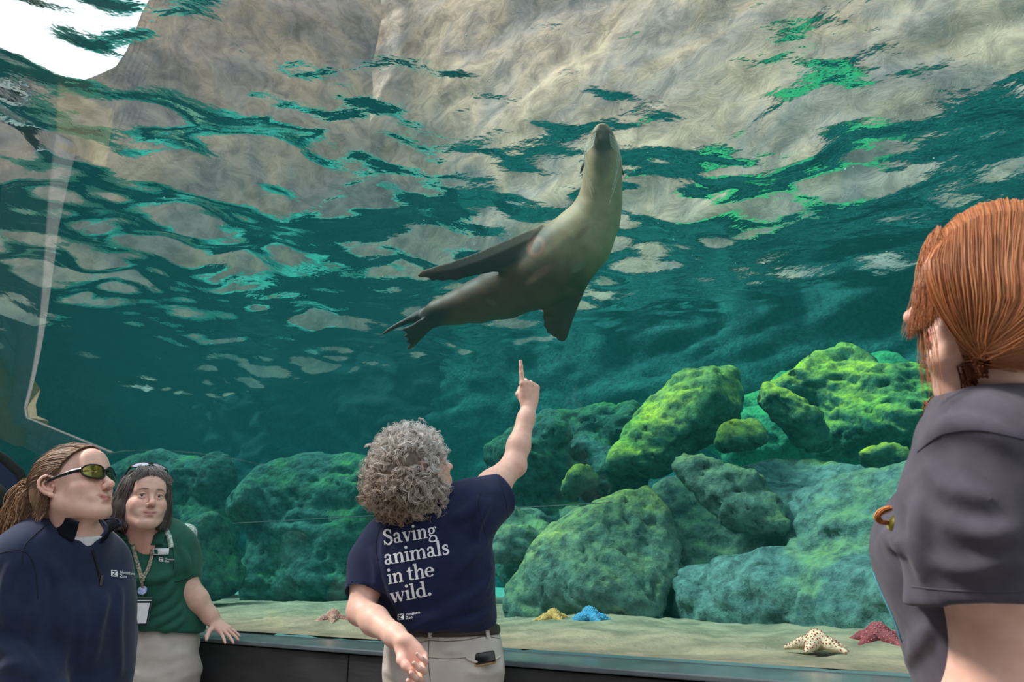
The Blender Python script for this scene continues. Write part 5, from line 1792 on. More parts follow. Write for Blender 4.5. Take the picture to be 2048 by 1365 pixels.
def glasses(T, R, s, label, lens_mat, frame_mat, name='sunglasses', sport=True):
    root = empty(name, T(0, 0.1, 0), label, 'glasses')
    hw, hh = (0.031, 0.0175) if sport else (0.027, 0.019)
    def surf(x, z):
        return (0.1015 - 5.0 * x * x if sport else 0.1005 - 3.5 * x * x) - 0.25 * abs(z) * 0.3
    for q in (-1, 1):
        n = 28; rim = []; V = []; F = []
        cx = q * 0.0355
        for i in range(n):
            a = 2 * math.pi * i / n
            ex = np.sign(math.cos(a)) * abs(math.cos(a)) ** 0.8 * hw
            ez = np.sign(math.sin(a)) * abs(math.sin(a)) ** 0.85 * hh * (1.0 + 0.10 * q * math.cos(a) * -1)
            x = cx + ex; z = 0.001 + ez + 0.05 * abs(x)
            rim.append(T(x, surf(x, ez), z))
        rows = []
        for t in np.linspace(0.02, 1, 6):
            rows.append([T(cx + (np.sign(math.cos(a)) * abs(math.cos(a)) ** 0.8 * hw) * t, 0.0005 + surf(cx + (np.sign(math.cos(a)) * abs(math.cos(a)) ** 0.8 * hw) * t, 0),
                           0.001 + np.sign(math.sin(a)) * abs(math.sin(a)) ** 0.85 * hh * t + 0.05 * abs(cx)) for a in np.linspace(0, 2 * math.pi, n + 1)])
        sheet('lens', rows, 0.0012 * s, lens_mat, root)
        V, F, _ = tubes([np.array(rim + rim[:2])], [0.0028 * s], 8)
        mesh_obj('frame', V, F, frame_mat, root)
        arm = smooth_path([T(q * 0.066, surf(0.066, 0) + 0.002, 0.007), T(q * 0.0735, 0.058, 0.009), T(q * 0.079, 0.020, 0.008), T(q * 0.081, -0.012, 0.005)], 16)
        ribbon('temple', arm, np.linspace(0.013, 0.006, 16) * s, R @ np.array([q, 0.1, 0]), frame_mat, root, 0.0018 * s)
    br = smooth_path([T(-0.009, 0.1035, 0.006), T(0, 0.1065, 0.008), T(0.009, 0.1035, 0.006)], 8)
    V, F, _ = tubes([br], [0.0028 * s], 8)
    mesh_obj('bridge', V, F, frame_mat, root)
    return root

def skull_path(T, a, b, npt=12, lift=1.03, bow=None):
    """strand path over the skull from a to b (head-local)"""
    a = np.array(a); b = np.array(b)
    c = np.array([0, -0.012, 0.030]); rad = np.array([0.077, 0.099, 0.085]) * lift
    out = []
    for t in np.linspace(0, 1, npt):
        p = a * (1 - t) + b * t
        if bow is not None: p = p + np.array(bow) * math.sin(math.pi * t)
        q = (p - c) / rad
        n = np.linalg.norm(q)
        if n < 1.0 or 0.0 < t < 1: p = c + rad * q / n
        out.append(T(*p))
    return out

M_lens_gold = simple_mat('amber_mirror_lens', (0.30, 0.20, 0.02), 0.06, 0.9, col2=(0.10, 0.09, 0.015), scale=35, coat=0.5)
M_lens_silver = simple_mat('silver_mirror_lens', (0.62, 0.62, 0.72), 0.12, 0.6, col2=(0.5, 0.5, 0.6), scale=20)

def patch(name, tree, quad, n, off, th, mat, parent, flat=False):
    """cloth patch on a garment; quad = four photo pixels in order"""
    a, b, c, d = [np.array(q, float) for q in quad]
    rows = []
    cor = [on_surf(tree, q[0], q[1], off) for q in quad]
    for i in range(n + 1):
        u = i / n; row = []
        for j in range(n + 1):
            v = j / n
            if flat: row.append(list((cor[0] * (1 - v) + cor[1] * v) * (1 - u) + (cor[3] * (1 - v) + cor[2] * v) * u)); continue
            p = (a * (1 - v) + b * v) * (1 - u) + (d * (1 - v) + c * v) * u
            q = on_surf(tree, p[0], p[1], off)
            row.append(list(q) if q is not None else (row[-1] if row else rows[-1][j]))
        rows.append(row)
    return sheet(name, rows, th, mat, parent)

# ------------------------------------------------------------------ woman in the navy quarter-zip
def build_fleece():
    root = empty('person', (P(130, 1330, 2.0).x, P(130, 1330, 2.0).y, 0),
                 'woman with a brown ponytail in a navy quarter zip pullover, looking up', 'person')
    ft = np.array((0.80, -0.60, 0.0)); Rt = frame(ft)
    hc = P(147, 972, 1.98)
    R = frame((0.95, -0.12, 0.34), (-0.05, 0.0, 1))
    sh = Shape()
    neck = P(160, 1088, 1.99)
    T = head_shape(sh, hc, R, 1.0, smile=0.9, neck=neck, chin=1.1, cheeks=1.05, jaw=1.0, nose=0.4)
    sh.cone(A3(neck), A3(P(150, 1115, 2.0)), 0.054, 0.056, 0.04)
    tc = A3(P(128, 1200, 2.0)); bc = A3(P(132, 1350, 2.0))
    sh.ell(tc, (0.155, 0.09, 0.17), Rt, 0.05); sh.ell(bc, (0.14, 0.10, 0.18), Rt, 0.05)
    hips = []
    for q in (-1, 1):
        h0 = bc + Rt @ np.array([q * 0.085, 0.0, -0.12])
        sh.chain([h0, np.array([h0[0], h0[1], 0.5]), np.array([h0[0], h0[1] + 0.03, 0.10])], [0.085, 0.055, 0.036], 0.04)
        sh.chain([np.array([h0[0], h0[1] + 0.03, 0.10]), np.array([h0[0], h0[1] + 0.03, 0.05]) + ft * 0.11], [0.036, 0.025], 0.02)
        hips.append(h0)
    SRr, ERr, WRr = P(45, 1120, 1.90), P(8, 1310, 1.85), P(100, 1395, 1.80)
    SLl = P(203, 1128, 2.12); ELl = P(224, 1270, 2.14); WLl = P(212, 1390, 2.10)
    for a, b_, c, dirn in ((SRr, ERr, WRr, 1), (SLl, ELl, WLl, -1)):
        sh.chain([A3(a), A3(b_), A3(c)], [0.045, 0.036, 0.026], 0.03)
        d = (c - b_).normalized(); bk = Vector(Rt[:, 0] * dirn) + Vector((0, -0.1, 0)); bk = (bk - d * bk.dot(d)).normalized(); tw = d.cross(bk).normalized()
        hand_shape(sh, A3(c), np.stack([A3(tw), A3(d), A3(bk)], 1), 0.85, curl=(0.4, 0.45, 0.5, 0.55))
    b, V, F = body_obj(sh, root, face_spots(T, R, 1.0, smile=0.9), (hc.z - 0.16, hc.z + 0.15), 0.0110, 0.0030, heads=[(A3(hc), 0.125, 0.0024)])

    # pullover
    sh = Shape()
    sh.ell(tc + np.array([0, 0, 0.02]), (0.190, 0.122, 0.20), Rt, 0.06)
    sh.ell(tc + Rt @ np.array([0, 0.040, -0.04]), (0.150, 0.110, 0.10), Rt, 0.08)
    sh.ell(bc, (0.186, 0.150, 0.24), Rt, 0.09)
    sh.chain([A3(SRr), A3(P(92, 1085, 1.97)), A3(P(140, 1075, 2.01)), A3(SLl) + np.array([0, 0, 0.01])], [0.075, 0.070, 0.060, 0.045], 0.06)
    sh.ball(A3(P(156, 1096, 1.99)), 0.080, 0.06)
    sh.chain([A3(SRr), A3(SRr.lerp(ERr, 0.5)), A3(ERr), A3(ERr.lerp(WRr, 0.5)), A3(WRr)], [0.077, 0.073, 0.066, 0.062, 0.050], 0.05)
    sh.chain([A3(SLl), A3(ELl), A3(WLl)], [0.048, 0.052, 0.046], 0.05)
    sh.cut((0, 0, 0.86), (0, 0, -1), 0.01)
    # neck opening with an open zip
    fN = A3(neck)
    sh.cone(A3(P(159, 1056, 1.985)), A3(P(166, 1020, 1.97)), 0.060, 0.068, 0.012, True)
    V, F = sh.mesh(0.009); F = fix_out(V, F)
    vl = surf_line(tree_of(V, F), [(168, 1058), (173, 1070), (179, 1083), (183, 1094)], 8)
    if len(vl) > 2: sh.chain(list(vl), list(np.linspace(0.024, 0.004, len(vl))), 0.008, True)
    V, F = sh.mesh(0.009); F = fix_out(V, F)
    add_folds(sh, V, F, [
        ([(75, 1140), (78, 1190), (72, 1240), (78, 1300)], 0.014, 0.006), ([(95, 1120), (120, 1160), (130, 1230), (125, 1330)], 0.013, 0.006),
        ([(210, 1190), (195, 1250), (185, 1330)], 0.013, 0.006), ([(240, 1180), (235, 1260), (240, 1350)], 0.011, 0.005),
        ([(0, 1290), (30, 1305), (60, 1330)], 0.014, 0.004), ([(5, 1335), (40, 1328), (70, 1350)], 0.013, 0.004), ([(150, 1170), (165, 1250), (160, 1340)], 0.010, 0.004),
        ([(20, 1130), (10, 1190), (15, 1250)], 0.012, 0.005)])
    V, F = sh.mesh(0.006); F = fix_out(V, F); V = relax(V, F, 3, 0.5)
    V = V + vnormals(V, F) * (0.0028 * sines(V, 16, 0.08, 0.30, 71, (1, 1, 0.7)))[:, None]
    top = mesh_obj('pullover', V, F, M_navy_fleece, root)
    tt = tree_of(V, F)
    # collar
    c0 = A3(P(157, 1070, 1.985)); c1 = c0 + np.array([0.012, 0.0, 0.056])
    rows = collar_rows(c0, c1, Rt, (0.070, 0.074), (0.070, 0.072), 0.52, 2 * math.pi - 0.52, flare=0.050, droop=lambda a, t: -0.035 * max(0, math.cos(a)) ** 3 - 0.006 * t)
    sheet('collar', rows, 0.006, M_navy_dark, top)
    V2, F2, _ = tubes([np.array(rows[-1])], [0.0022], 6); mesh_obj('collar_edge', V2, F2, M_navy_fleece, top)
    # white undershirt in the opening
    us = Shape(); us.cone(A3(P(163, 1060, 1.985)), A3(P(152, 1112, 1.995)) + ft * 0.006, 0.0640, 0.0665, 0.02)
    us.cut(A3(P(163, 1066, 1.985)), (0.15, -0.2, 1), 0.006)
    ou, Vu, Fu = shape_obj('undershirt', us, 0.004, M_whitecloth, root)
    seam('zip', tt, [(184, 1099), (190, 1120), (196, 1142), (200, 1162)], 0.0030, M_blackplastic, top, 24, 0.001)
    q = on_surf(tt, 201, 1163, 0.004)
    bm = bmesh.new(); box_bm(bm, q.x, q.y, q.z, 0.010, 0.006, 0.030, (Vector((0.85, 0.5, 0)), Vector((0.5, -0.85, 0)), Vector((0, 0, 1))), 0.002)
    bm_obj('zip_pull', bm, M_blackplastic, top)
    for pix in ([(96, 1048), (70, 1070), (48, 1095), (45, 1130)], [(0, 1107), (25, 1102), (46, 1103), (62, 1118), (72, 1150), (76, 1200)]):
        seam('seam', tt, pix, 0.0016, M_seam, top, 30)
    zoo_logo(tt, top, 221, 1153.5, 13.0, math.radians(-6), off=0.002)
    # trousers and shoes (below the frame)
    trousers(root, M_khaki, (bc + np.array([0, 0, -0.05]), (0.165, 0.12, 0.10), Rt), (bc + np.array([0, 0, -0.14]), (0.175, 0.13, 0.13), Rt),
             [[(h0, 0.10), ((h0[0], h0[1], 0.5), 0.075), ((h0[0], h0[1] + 0.03, 0.07), 0.07)] for h0 in hips], 0.014)
    for h0 in hips: shoe(root, (h0[0], h0[1] + 0.03, 0.08), ft)

    # hair: combed back into a ponytail
    cap = Shape()
    cap.ell(T(0, -0.016, 0.032), (0.0795, 0.099, 0.088), R, 0.02)
    cap.ell(T(0, -0.060, -0.020), (0.062, 0.052, 0.060), R, 0.03)
    cap.cut(T(0, 0.062, 0.080), R @ np.array([0, 0.80, -0.60]), 0.008)
    for q in (-1, 1):
        cap.ell(T(q * 0.088, 0.012, -0.038), (0.042, 0.045, 0.048), R, 0.01, True)
        cap.ell(T(q * 0.085, 0.075, 0.010), (0.03, 0.040, 0.045), R, 0.01, True)
    Vc, Fc = cap.mesh(0.004); Fc = fix_out(Vc, Fc)
    hair = mesh_obj('hair', relax(Vc, Fc, 2), Fc, M_hair, root, True, np.tile((0.20, 0.12, 0.075), (len(Vc), 1)))
    r = np.random.default_rng(71)
    base = (0, -0.112, 0.000)
    starts = []
    for q in (1,):
        starts += [(0.045, -0.075, -0.080), (0.062, -0.048, -0.078), (0.070, -0.030, -0.056), (0.075, -0.020, -0.026), (0.079, -0.004, 0.012), (0.078, 0.018, 0.030), (0.076, 0.034, 0.050), (0.066, 0.052, 0.066), (0.048, 0.066, 0.080), (0.024, 0.074, 0.090), (0, 0.076, 0.094)]
    starts += [(-x, y, z) for x, y, z in starts[::-1][1:]]
    G = [skull_path(T, s0, base, 12, 1.05 + 0.02 * (k % 2), bow=(0, 0, 0.02)) for k, s0 in enumerate(starts)]
    paths = guides_fill(G, 2400, r, 12, 0.0022, 0.0012, 0.06)
    cf = strand_col(r, [(0.20, 0.115, 0.068), (0.27, 0.165, 0.10), (0.14, 0.08, 0.05), (0.34, 0.215, 0.14)], 0.2)
    strands_mesh('strands', paths, [0.0009] * len(paths), cf, hair, 3, 0.9)['kind'] = 'stuff'
    # flyaway wisps round the ear and temple
    G2 = [smooth_path([T(0.072, 0.030, 0.045), T(0.083, 0.002, 0.02), T(0.080, -0.03, -0.02), T(0.07, -0.06, -0.05)], 8), smooth_path([T(0.074, 0.02, 0.05), T(0.085, -0.02, 0.03), T(0.080, -0.05, -0.03), T(0.062, -0.07, -0.085)], 8)]
    paths = guides_fill(G2, 60, r, 14, 0.004, 0.003, 0.05)
    top_w = guides_fill([skull_path(T, (0.03, 0.07, 0.09), base, 10, 1.10, (0, 0, .03)), skull_path(T, (-0.01, 0.07, 0.095), base, 10, 1.12, (0, 0, .03))], 50, r, 14, 0.005, 0.004, 0.08)
    strands_mesh('wisps', paths + top_w, [0.0006] * len(paths + top_w), cf, hair, 3, 0.5)['kind'] = 'stuff'
    pb = Vector(T(*base))
    tail = []
    for k, (a, c, e) in enumerate([((56, 968), (30, 985), (14, 1058)), ((50, 972), (28, 1000), (20, 1072)), ((52, 984), (40, 1012), (30, 1078)), ((60, 992), (58, 1020), (48, 1072)), ((66, 998), (74, 1024), (66, 1062)), ((72, 1000), (86, 1022), (84, 1048))]):
        z0 = 1.97 + 0.02 * math.sin(k * 2.1)
        tail.append([pb, P(a[0], a[1], z0), P(c[0], c[1], z0 - 0.01), P((c[0] + e[0]) / 2 - 5, (c[1] + e[1]) / 2 + 4, z0 - 0.02), P(e[0], e[1], z0)])
    paths = guides_fill(tail, 1300, r, 16, 0.010, 0.006, 0.09)
    cf2 = strand_col(r, [(0.24, 0.13, 0.07), (0.36, 0.21, 0.115), (0.48, 0.31, 0.19), (0.17, 0.09, 0.05)], 0.2)
    strands_mesh('ponytail', paths, [0.0011] * len(paths), cf2, hair, 3, 0.5)['kind'] = 'stuff'
    d = (P(55, 978, 1.97) - pb).normalized(); u = d.orthogonal().normalized(); w = d.cross(u)
    ringc = pb + d * 0.012
    ring = np.array([list(ringc + u * (0.021 * math.cos(a)) + w * (0.021 * math.sin(a))) for a in np.linspace(0, 2 * math.pi * 1.03, 32)])
    V2, F2, _ = tubes([ring], [0.0065], 8); mesh_obj('hair_tie', V2, F2, M_whitecloth, hair)
    T3 = lambda x, y, z: T(x * 1.06, y * 1.0, z * 1.16)
    glasses(T3, R, 1.0, 'black wraparound sunglasses with amber lenses worn by the woman with the ponytail', M_lens_gold, M_blackplastic)
build_fleece()

# ------------------------------------------------------------------ woman in the green polo
M_lanyard = simple_mat('leaf_lanyard', (0.55, 0.50, 0.36), 0.7, col2=(0.10, 0.10, 0.07), scale=160)
M_strap = simple_mat('leafy_strap', (0.85, 0.85, 0.82), 0.7, col2=(0.12, 0.30, 0.18), scale=90)
def build_polo():
    root = empty('person', (P(310, 1350, 2.66).x, P(310, 1350, 2.66).y, 0),
                 'woman in green polo shirt with a lanyard, one hand on the ledge', 'person')
    ft = np.array((0.30, -0.95, 0.0)); Rt = frame(ft)
    hc = P(288, 1003, 2.64); R = frame((0.66, -0.72, 0.18)); s = 0.98
    sh = Shape()
    neck = P(287, 1075, 2.68)
    T = head_shape(sh, hc, R, s, smile=1.0, neck=neck, cheeks=1.18, jaw=1.08)
    sh.cone(A3(neck), A3(P(290, 1095, 2.70)), 0.060, 0.085, 0.05)
    tc = A3(P(300, 1140, 2.70)); bc = A3(P(312, 1240, 2.68))
    sh.ell(tc + np.array([0, 0, 0.03]), (0.172, 0.107, 0.165), Rt, 0.05); sh.ell(bc, (0.15, 0.11, 0.17), Rt, 0.05)
    hips = []
    for q in (-1, 1):
        h0 = bc + Rt @ np.array([q * 0.085, 0.0, -0.20])
        sh.chain([h0, np.array([h0[0], h0[1], 0.5]), np.array([h0[0], h0[1] + 0.03, 0.10])], [0.085, 0.055, 0.036], 0.04)
        sh.chain([np.array([h0[0], h0[1] + 0.03, 0.10]), np.array([h0[0], h0[1] + 0.03, 0.05]) + ft * 0.11], [0.036, 0.025], 0.02)
        hips.append(h0)
    SL, EL, WL = P(347, 1098, 2.70), P(377, 1180, 2.68), P(431, 1246, 2.685)
    sh.chain([A3(SL), A3(SL.lerp(EL, 0.6)), A3(EL)], [0.052, 0.047, 0.042], 0.03)
    sh.chain([A3(EL), A3(EL.lerp(WL, 0.3)), A3(EL.lerp(WL, 0.8)), A3(WL)], [0.042, 0.042, 0.029, 0.0245], 0.02)
    tip = PZ(474, 1279, Z_LEDGE + 0.012)
    d = (tip - WL).normalized(); bk = Vector((0.1, -0.25, 1)); bk = (bk - d * bk.dot(d)).normalized()
    tw = d.cross(bk).normalized()
    if tw.y > 0: tw = -tw
    Rh = np.stack([A3(tw), A3(d), A3(bk)], 1)
    hl = (tip - WL).length
    Th, tips = hand_shape(sh, A3(WL), Rh, hl / 0.185, curl=((0.05, 0.12, 0.1), (0.05, 0.12, 0.1), (0.06, 0.12, 0.1), (0.1, 0.15, 0.1)), spread=2.6,
                          thumb=[(0.022, 0.020, -0.006), (0.056, 0.040, -0.014), (0.076, 0.060, -0.022), (0.088, 0.078, -0.030)])
    SR, ER, WR = P(245, 1100, 2.66), P(228, 1200, 2.66), P(240, 1290, 2.62)
    sh.chain([A3(SR), A3(ER), A3(WR)], [0.050, 0.042, 0.026], 0.03)
    d3 = (WR - ER).normalized(); bk3 = Vector((-1, -0.2, 0)); bk3 = (bk3 - d3 * bk3.dot(d3)).normalized(); tw3 = d3.cross(bk3).normalized()
    hand_shape(sh, A3(WR), np.stack([A3(tw3), A3(d3), A3(bk3)], 1), 0.85, curl=(0.35, 0.4, 0.45, 0.5))
    sp = face_spots(T, R, s, brow=(0.16, 0.11, 0.09), lip=(0.62, 0.28, 0.26), smile=1.0)
    sp.append((P(300, 1100, 2.60), 0.075, (0.78, 0.36, 0.29), 0.5))
    for q, n, _ in tips: sp.append((q, 0.012, (0.80, 0.44, 0.38), 0.5))
    sp.append((Th(0.0, 0.09, 0.01), 0.035, (0.80, 0.40, 0.33), 0.35))
    sb = sh
    # polo shirt
    sh = Shape()
    sh.ell(tc + np.array([0, 0, 0.025]), (0.186, 0.120, 0.175), Rt, 0.06)
    sh.ell(tc + Rt @ np.array([0, 0.040, -0.02]), (0.160, 0.105, 0.085), Rt, 0.06)
    sh.ell(bc + np.array([0, 0, -0.02]), (0.186, 0.150, 0.19), Rt, 0.09)
    sh.chain([A3(SR), A3(P(262, 1085, 2.70)), A3(P(290, 1078, 2.72)), A3(P(325, 1080, 2.72)), A3(SL)], [0.066, 0.064, 0.058, 0.058, 0.062], 0.06)
    sh.chain([A3(SR), A3(SR.lerp(ER, 0.6))], [0.066, 0.064], 0.05)
    nL = A3((EL - SL).normalized()); nL = nL * 0.9 + np.array([-0.15, 0, -0.35]); nL /= np.linalg.norm(nL); cL = A3(P(370, 1158, 2.685))
    sv = Shape()
    sv.chain([A3(SL), A3(SL.lerp(EL, 0.45)), A3(SL.lerp(EL, 1.05))], [0.062, 0.058, 0.059], 0.03)
    sv.cut(cL, nL, 0.006)
    sv.cone(cL - nL * 0.06, cL + nL * 0.08, 0.045, 0.052, 0.008, True)
    sh.join(sv, 0.018)
    sh.cut(A3(P(312, 1268, 2.5)), (-0.16, 0.0, -1), 0.006)
    sh.cone(A3(P(287, 1078, 2.68)), A3(P(286, 1050, 2.66)), 0.062, 0.075, 0.012, True)
    V, F = sh.mesh(0.009); F = fix_out(V, F)
    vl = surf_line(tree_of(V, F), [(287, 1070), (290, 1080), (294, 1092), (297, 1104)], 8)
    if len(vl) > 2:
        sh.chain(list(vl), list(np.linspace(0.044, 0.006, len(vl))), 0.008, True)
        inn = np.array(Rt[:, 1])
        sb.chain([q - inn * 0.046 for q in vl], [0.040] * len(vl), 0.03)      # the chest that shows in the open neck
    b, _, _ = body_obj(sb, root, sp, (0.90, hc.z + 0.15), 0.0085, 0.0080, heads=[(A3(hc), 0.115, 0.0026), (A3(tip) - np.array([0.05, 0, 0]), 0.085, 0.0034)])
    for q in (-1, 1):
        bm = bmesh.new(); bmesh.ops.create_uvsphere(bm, u_segments=10, v_segments=8, radius=0.0095 * s)
        c = T(q * 0.031, 0.0785, -0.0022)
        for v in bm.verts: v.co = Vector(c) + v.co
        ey = bm_obj('eye', bm, M_eye, b, True)
        bm = bmesh.new(); bmesh.ops.create_uvsphere(bm, u_segments=10, v_segments=8, radius=0.0056 * s)
        c = T(q * 0.031 + 0.0015, 0.0835, -0.0018)
        for v in bm.verts: v.co = Vector(c) + v.co
        bm_obj('iris', bm, M_iris, ey, True)

    add_folds(sh, V, F, [
        ([(345, 1165), (335, 1185), (315, 1200), (285, 1210)], 0.012, 0.005), ([(358, 1185), (340, 1210), (305, 1228), (270, 1240)], 0.012, 0.005),
        ([(362, 1215), (340, 1235), (300, 1252), (272, 1258)], 0.012, 0.005), ([(346, 1140), (330, 1155), (300, 1160), (262, 1158)], 0.011, 0.004),
        ([(366, 1240), (345, 1255), (325, 1262)], 0.010, 0.004), ([(345, 1110), (352, 1130), (350, 1150)], 0.011, 0.004), ([(240, 1075), (248, 1100), (250, 1125)], 0.010, 0.004), ([(362, 1100), (372, 1122), (372, 1145)], 0.011, 0.004)])
    V, F = sh.mesh(0.006); F = fix_out(V, F); V = relax(V, F, 2, 0.5)
    V = V + vnormals(V, F) * (0.0025 * sines(V, 16, 0.06, 0.25, 81))[:, None]
    polo = mesh_obj('polo_shirt', V, F, M_polo, root)
    tt = tree_of(V, F)
    patch('collar', tt, [(250, 1052), (236, 1068), (243, 1081), (268, 1088)], 8, 0.010, 0.004, M_polo, polo)
    patch('collar', tt, [(322, 1052), (331, 1066), (327, 1091), (306, 1092)], 8, 0.010, 0.004, M_polo, polo)
    c0 = A3(P(287, 1066, 2.70))
    rows = collar_rows(c0 + np.array([0, 0, 0.030]), c0 + np.array([0.0, 0.0, -0.022]), Rt, (0.064, 0.062), (0.092, 0.076), 0.95, 2 * math.pi - 0.95, droop=lambda a, t: 0.012 * math.sin(math.pi * t))
    sheet('collar', rows, 0.004, M_polo, polo)
    seam('seam', tt, [(349, 1165), (362, 1163), (378, 1156), (386, 1150)], 0.0014, M_seam, polo)
    seam('seam', tt, [(334, 1065), (342, 1085), (347, 1110), (347, 1140)], 0.0014, M_seam, polo)
    # name tag and printed emblem
    patch('name_tag', tt, [(308, 1099.5), (339, 1098.5), (340, 1111.5), (309, 1113)], 1, 0.012, 0.003, M_white, polo, True)
    patch('name_tag_emblem', tt, [(310, 1101.5), (317, 1101.2), (317.6, 1110.5), (310.8, 1111)], 1, 0.0145, 0.001, M_polo, polo, True)
    zoo_logo(tt, polo, 318, 1124, 8.6, math.radians(-4), off=0.003)

    # trousers
    trousers(root, M_khaki2, (bc + np.array([0, 0, -0.08]), (0.168, 0.138, 0.12), Rt), (bc + np.array([0, 0, -0.19]), (0.180, 0.145, 0.14), Rt),
             [[(h0, 0.105), ((h0[0], h0[1], 0.5), 0.078), ((h0[0], h0[1] + 0.03, 0.07), 0.075)] for h0 in hips], 0.010,
             disp=lambda V: 0.004 * sines(V, 16, 0.05, 0.2, 83, (0.6, 1, 1.8)))
    for h0 in hips: shoe(root, (h0[0], h0[1] + 0.03, 0.08), ft)

    # bob of dark greying hair
    cap = Shape()
    cap.ell(T(0, -0.022, 0.036), (0.088, 0.103, 0.094), R, 0.02)
    cap.ell(T(0, -0.045, -0.040), (0.100, 0.070, 0.080), R, 0.04)
    for q in (-1, 1): cap.ell(T(q * 0.078, -0.005, -0.045), (0.028, 0.042, 0.062), R, 0.03)
    cap.ell(T(0, 0.075, -0.035), (0.064, 0.065, 0.098), R, 0.015, True)
    cap.ell(T(0.0, 0.06, -0.12), (0.09, 0.09, 0.06), R, 0.015, True)
    cap.ell(T(0.0, -0.01, -0.13), (0.05, 0.06, 0.07), R, 0.015, True)
    Vc, Fc = cap.mesh(0.005); Fc = fix_out(Vc, Fc)
    hair = mesh_obj('hair', relax(Vc, Fc, 2), Fc, M_hair, root, True, np.tile((0.045, 0.032, 0.028), (len(Vc), 1)))
    r = np.random.default_rng(81)
    G = []
    for a in np.linspace(math.radians(42), math.radians(318), 26):
        sa, ca = math.sin(a), math.cos(a)
        fr = max(0, ca)
        G.append([T(0.010 * sa, 0.045 * ca * 0.6 + 0.02, 0.124), T(0.062 * sa, 0.075 * ca - 0.012, 0.108 - 0.012 * fr), T(0.092 * sa, 0.100 * ca - 0.020, 0.045),
                  T(0.101 * sa, 0.090 * ca - 0.030, -0.020), T(0.104 * sa, 0.080 * ca - 0.030, -0.072), T(0.094 * sa, 0.070 * ca - 0.026, -0.108)])
    paths = guides_fill(G, 2700, r, 12, 0.0050, 0.0040, 0.10)
    cf = strand_col(r, [(0.050, 0.034, 0.028), (0.085, 0.062, 0.053), (0.13, 0.105, 0.095), (0.24, 0.21, 0.20)], 0.2)
    strands_mesh('strands', paths, [0.0009] * len(paths), cf, hair, 3, 0.6)['kind'] = 'stuff'
    G = [[T(x, 0.01, 0.128), T(x * 1.2 + 0.01, 0.055, 0.118), T(x * 1.5 + 0.008, 0.083, 0.092), T(x * 1.9 + 0.012 * np.sign(x + .01), 0.076, 0.062)] for x in np.linspace(-0.035, 0.035, 9)]
    paths = guides_fill(G, 800, r, 12, 0.004, 0.004, 0.06)
    cf = strand_col(r, [(0.12, 0.09, 0.08), (0.30, 0.27, 0.26), (0.40, 0.37, 0.36)], 0.2)
    strands_mesh('fringe', paths, [0.0008] * len(paths), cf, hair, 3, 0.6)['kind'] = 'stuff'

    # sunglasses pushed up into the hair
    tilt = R @ np.array(Matrix.Rotation(math.radians(48), 3, 'X'))
    o_ = T(0.000, -0.012, 0.080)
    T2 = lambda x, y, z: A3(o_) + tilt @ (np.array([x * 0.98, y * 0.76, z]) * s)
    glasses(T2, tilt, s, 'silver lensed sunglasses pushed up on the grey hair above the green polo', M_lens_silver, M_blackplastic)

    # lanyard with reel and badge
    lan = empty('lanyard', P(286, 1165, 2.5), 'leaf patterned lanyard with a blank white badge on the green polo', 'lanyard')
    for nm, pix in (('strap', [(262, 1077), (266, 1095), (273, 1120), (280, 1143), (285, 1160)]), ('strap', [(306, 1100), (303, 1118), (297, 1138), (290, 1152), (286, 1162)])):
        pts = surf_line(tt, pix, 20, 0.007)
        ribbon(nm, pts, 0.013, (0.2, -1, 0.1), M_lanyard, lan, 0.001)
    pts = surf_line(tt, [(285, 1158), (286, 1168), (287, 1174)], 8, 0.010); ribbon('strap', pts, 0.009, (0.2, -1, 0), M_lanyard, lan, 0.0015)
    q = on_surf(tt, 287, 1179, 0.012)
    fr = frame((0.25, -0.95, 0.1))
    bm = bmesh.new()
    bmesh.ops.create_cone(bm, cap_ends=True, segments=24, radius1=0.0155, radius2=0.0155, depth=0.008)
    for v in bm.verts: v.co = q + Vector(fr[:, 0]) * v.co.x + Vector(fr[:, 2]) * v.co.y + Vector(fr[:, 1]) * v.co.z
    bm_obj('reel', bm, simple_mat('badge_reel', (0.72, 0.76, 0.88), 0.3, col2=(0.10, 0.20, 0.60), scale=70), lan)
    pts = np.array([list(on_surf(tt, 287, 1186, 0.010)), list(on_surf(tt, 287.5, 1196, 0.011)), list(on_surf(tt, 288, 1205, 0.012))])
    ribbon('clip', pts, 0.006, (0.2, -1, 0), simple_mat('clip_metal', (0.6, 0.62, 0.64), 0.3, 0.9), lan, 0.0015)
    q = on_surf(tt, 288.5, 1229, 0.022)
    ax = (Vector(fr[:, 0]), Vector((0.12, -0.97, 0.05)).normalized(), Vector((0, 0.05, 1)).normalized())
    bm = bmesh.new(); box_bm(bm, q.x, q.y, q.z, 0.056, 0.006, 0.100, ax, 0.002)
    holder = bm_obj('badge_holder', bm, simple_mat('badge_sleeve', (0.02, 0.045, 0.04), 0.2), lan)
    c2 = q + ax[1] * 0.0035 - ax[2] * 0.006
    bm = bmesh.new(); box_bm(bm, c2.x, c2.y, c2.z, 0.042, 0.002, 0.070, ax)
    bm_obj('card', bm, M_white, holder)
    c2 = q + ax[1] * 0.0035 + ax[2] * 0.038
    bm = bmesh.new(); box_bm(bm, c2.x, c2.y, c2.z, 0.050, 0.002, 0.004, ax)
    bm_obj('sleeve_edge', bm, M_white, holder)
    # bag with two straps
    bp = tc + Rt @ np.array([0, -0.20, 0.0])
    bag = empty('backpack', bp, 'backpack with white leafy straps worn over the green polo', 'bag')
    bg = Shape(); bg.rbox(bp, (0.13, 0.055, 0.19), Rt, 0.04); shape_obj('bag_body', bg, 0.012, M_strap, bag)
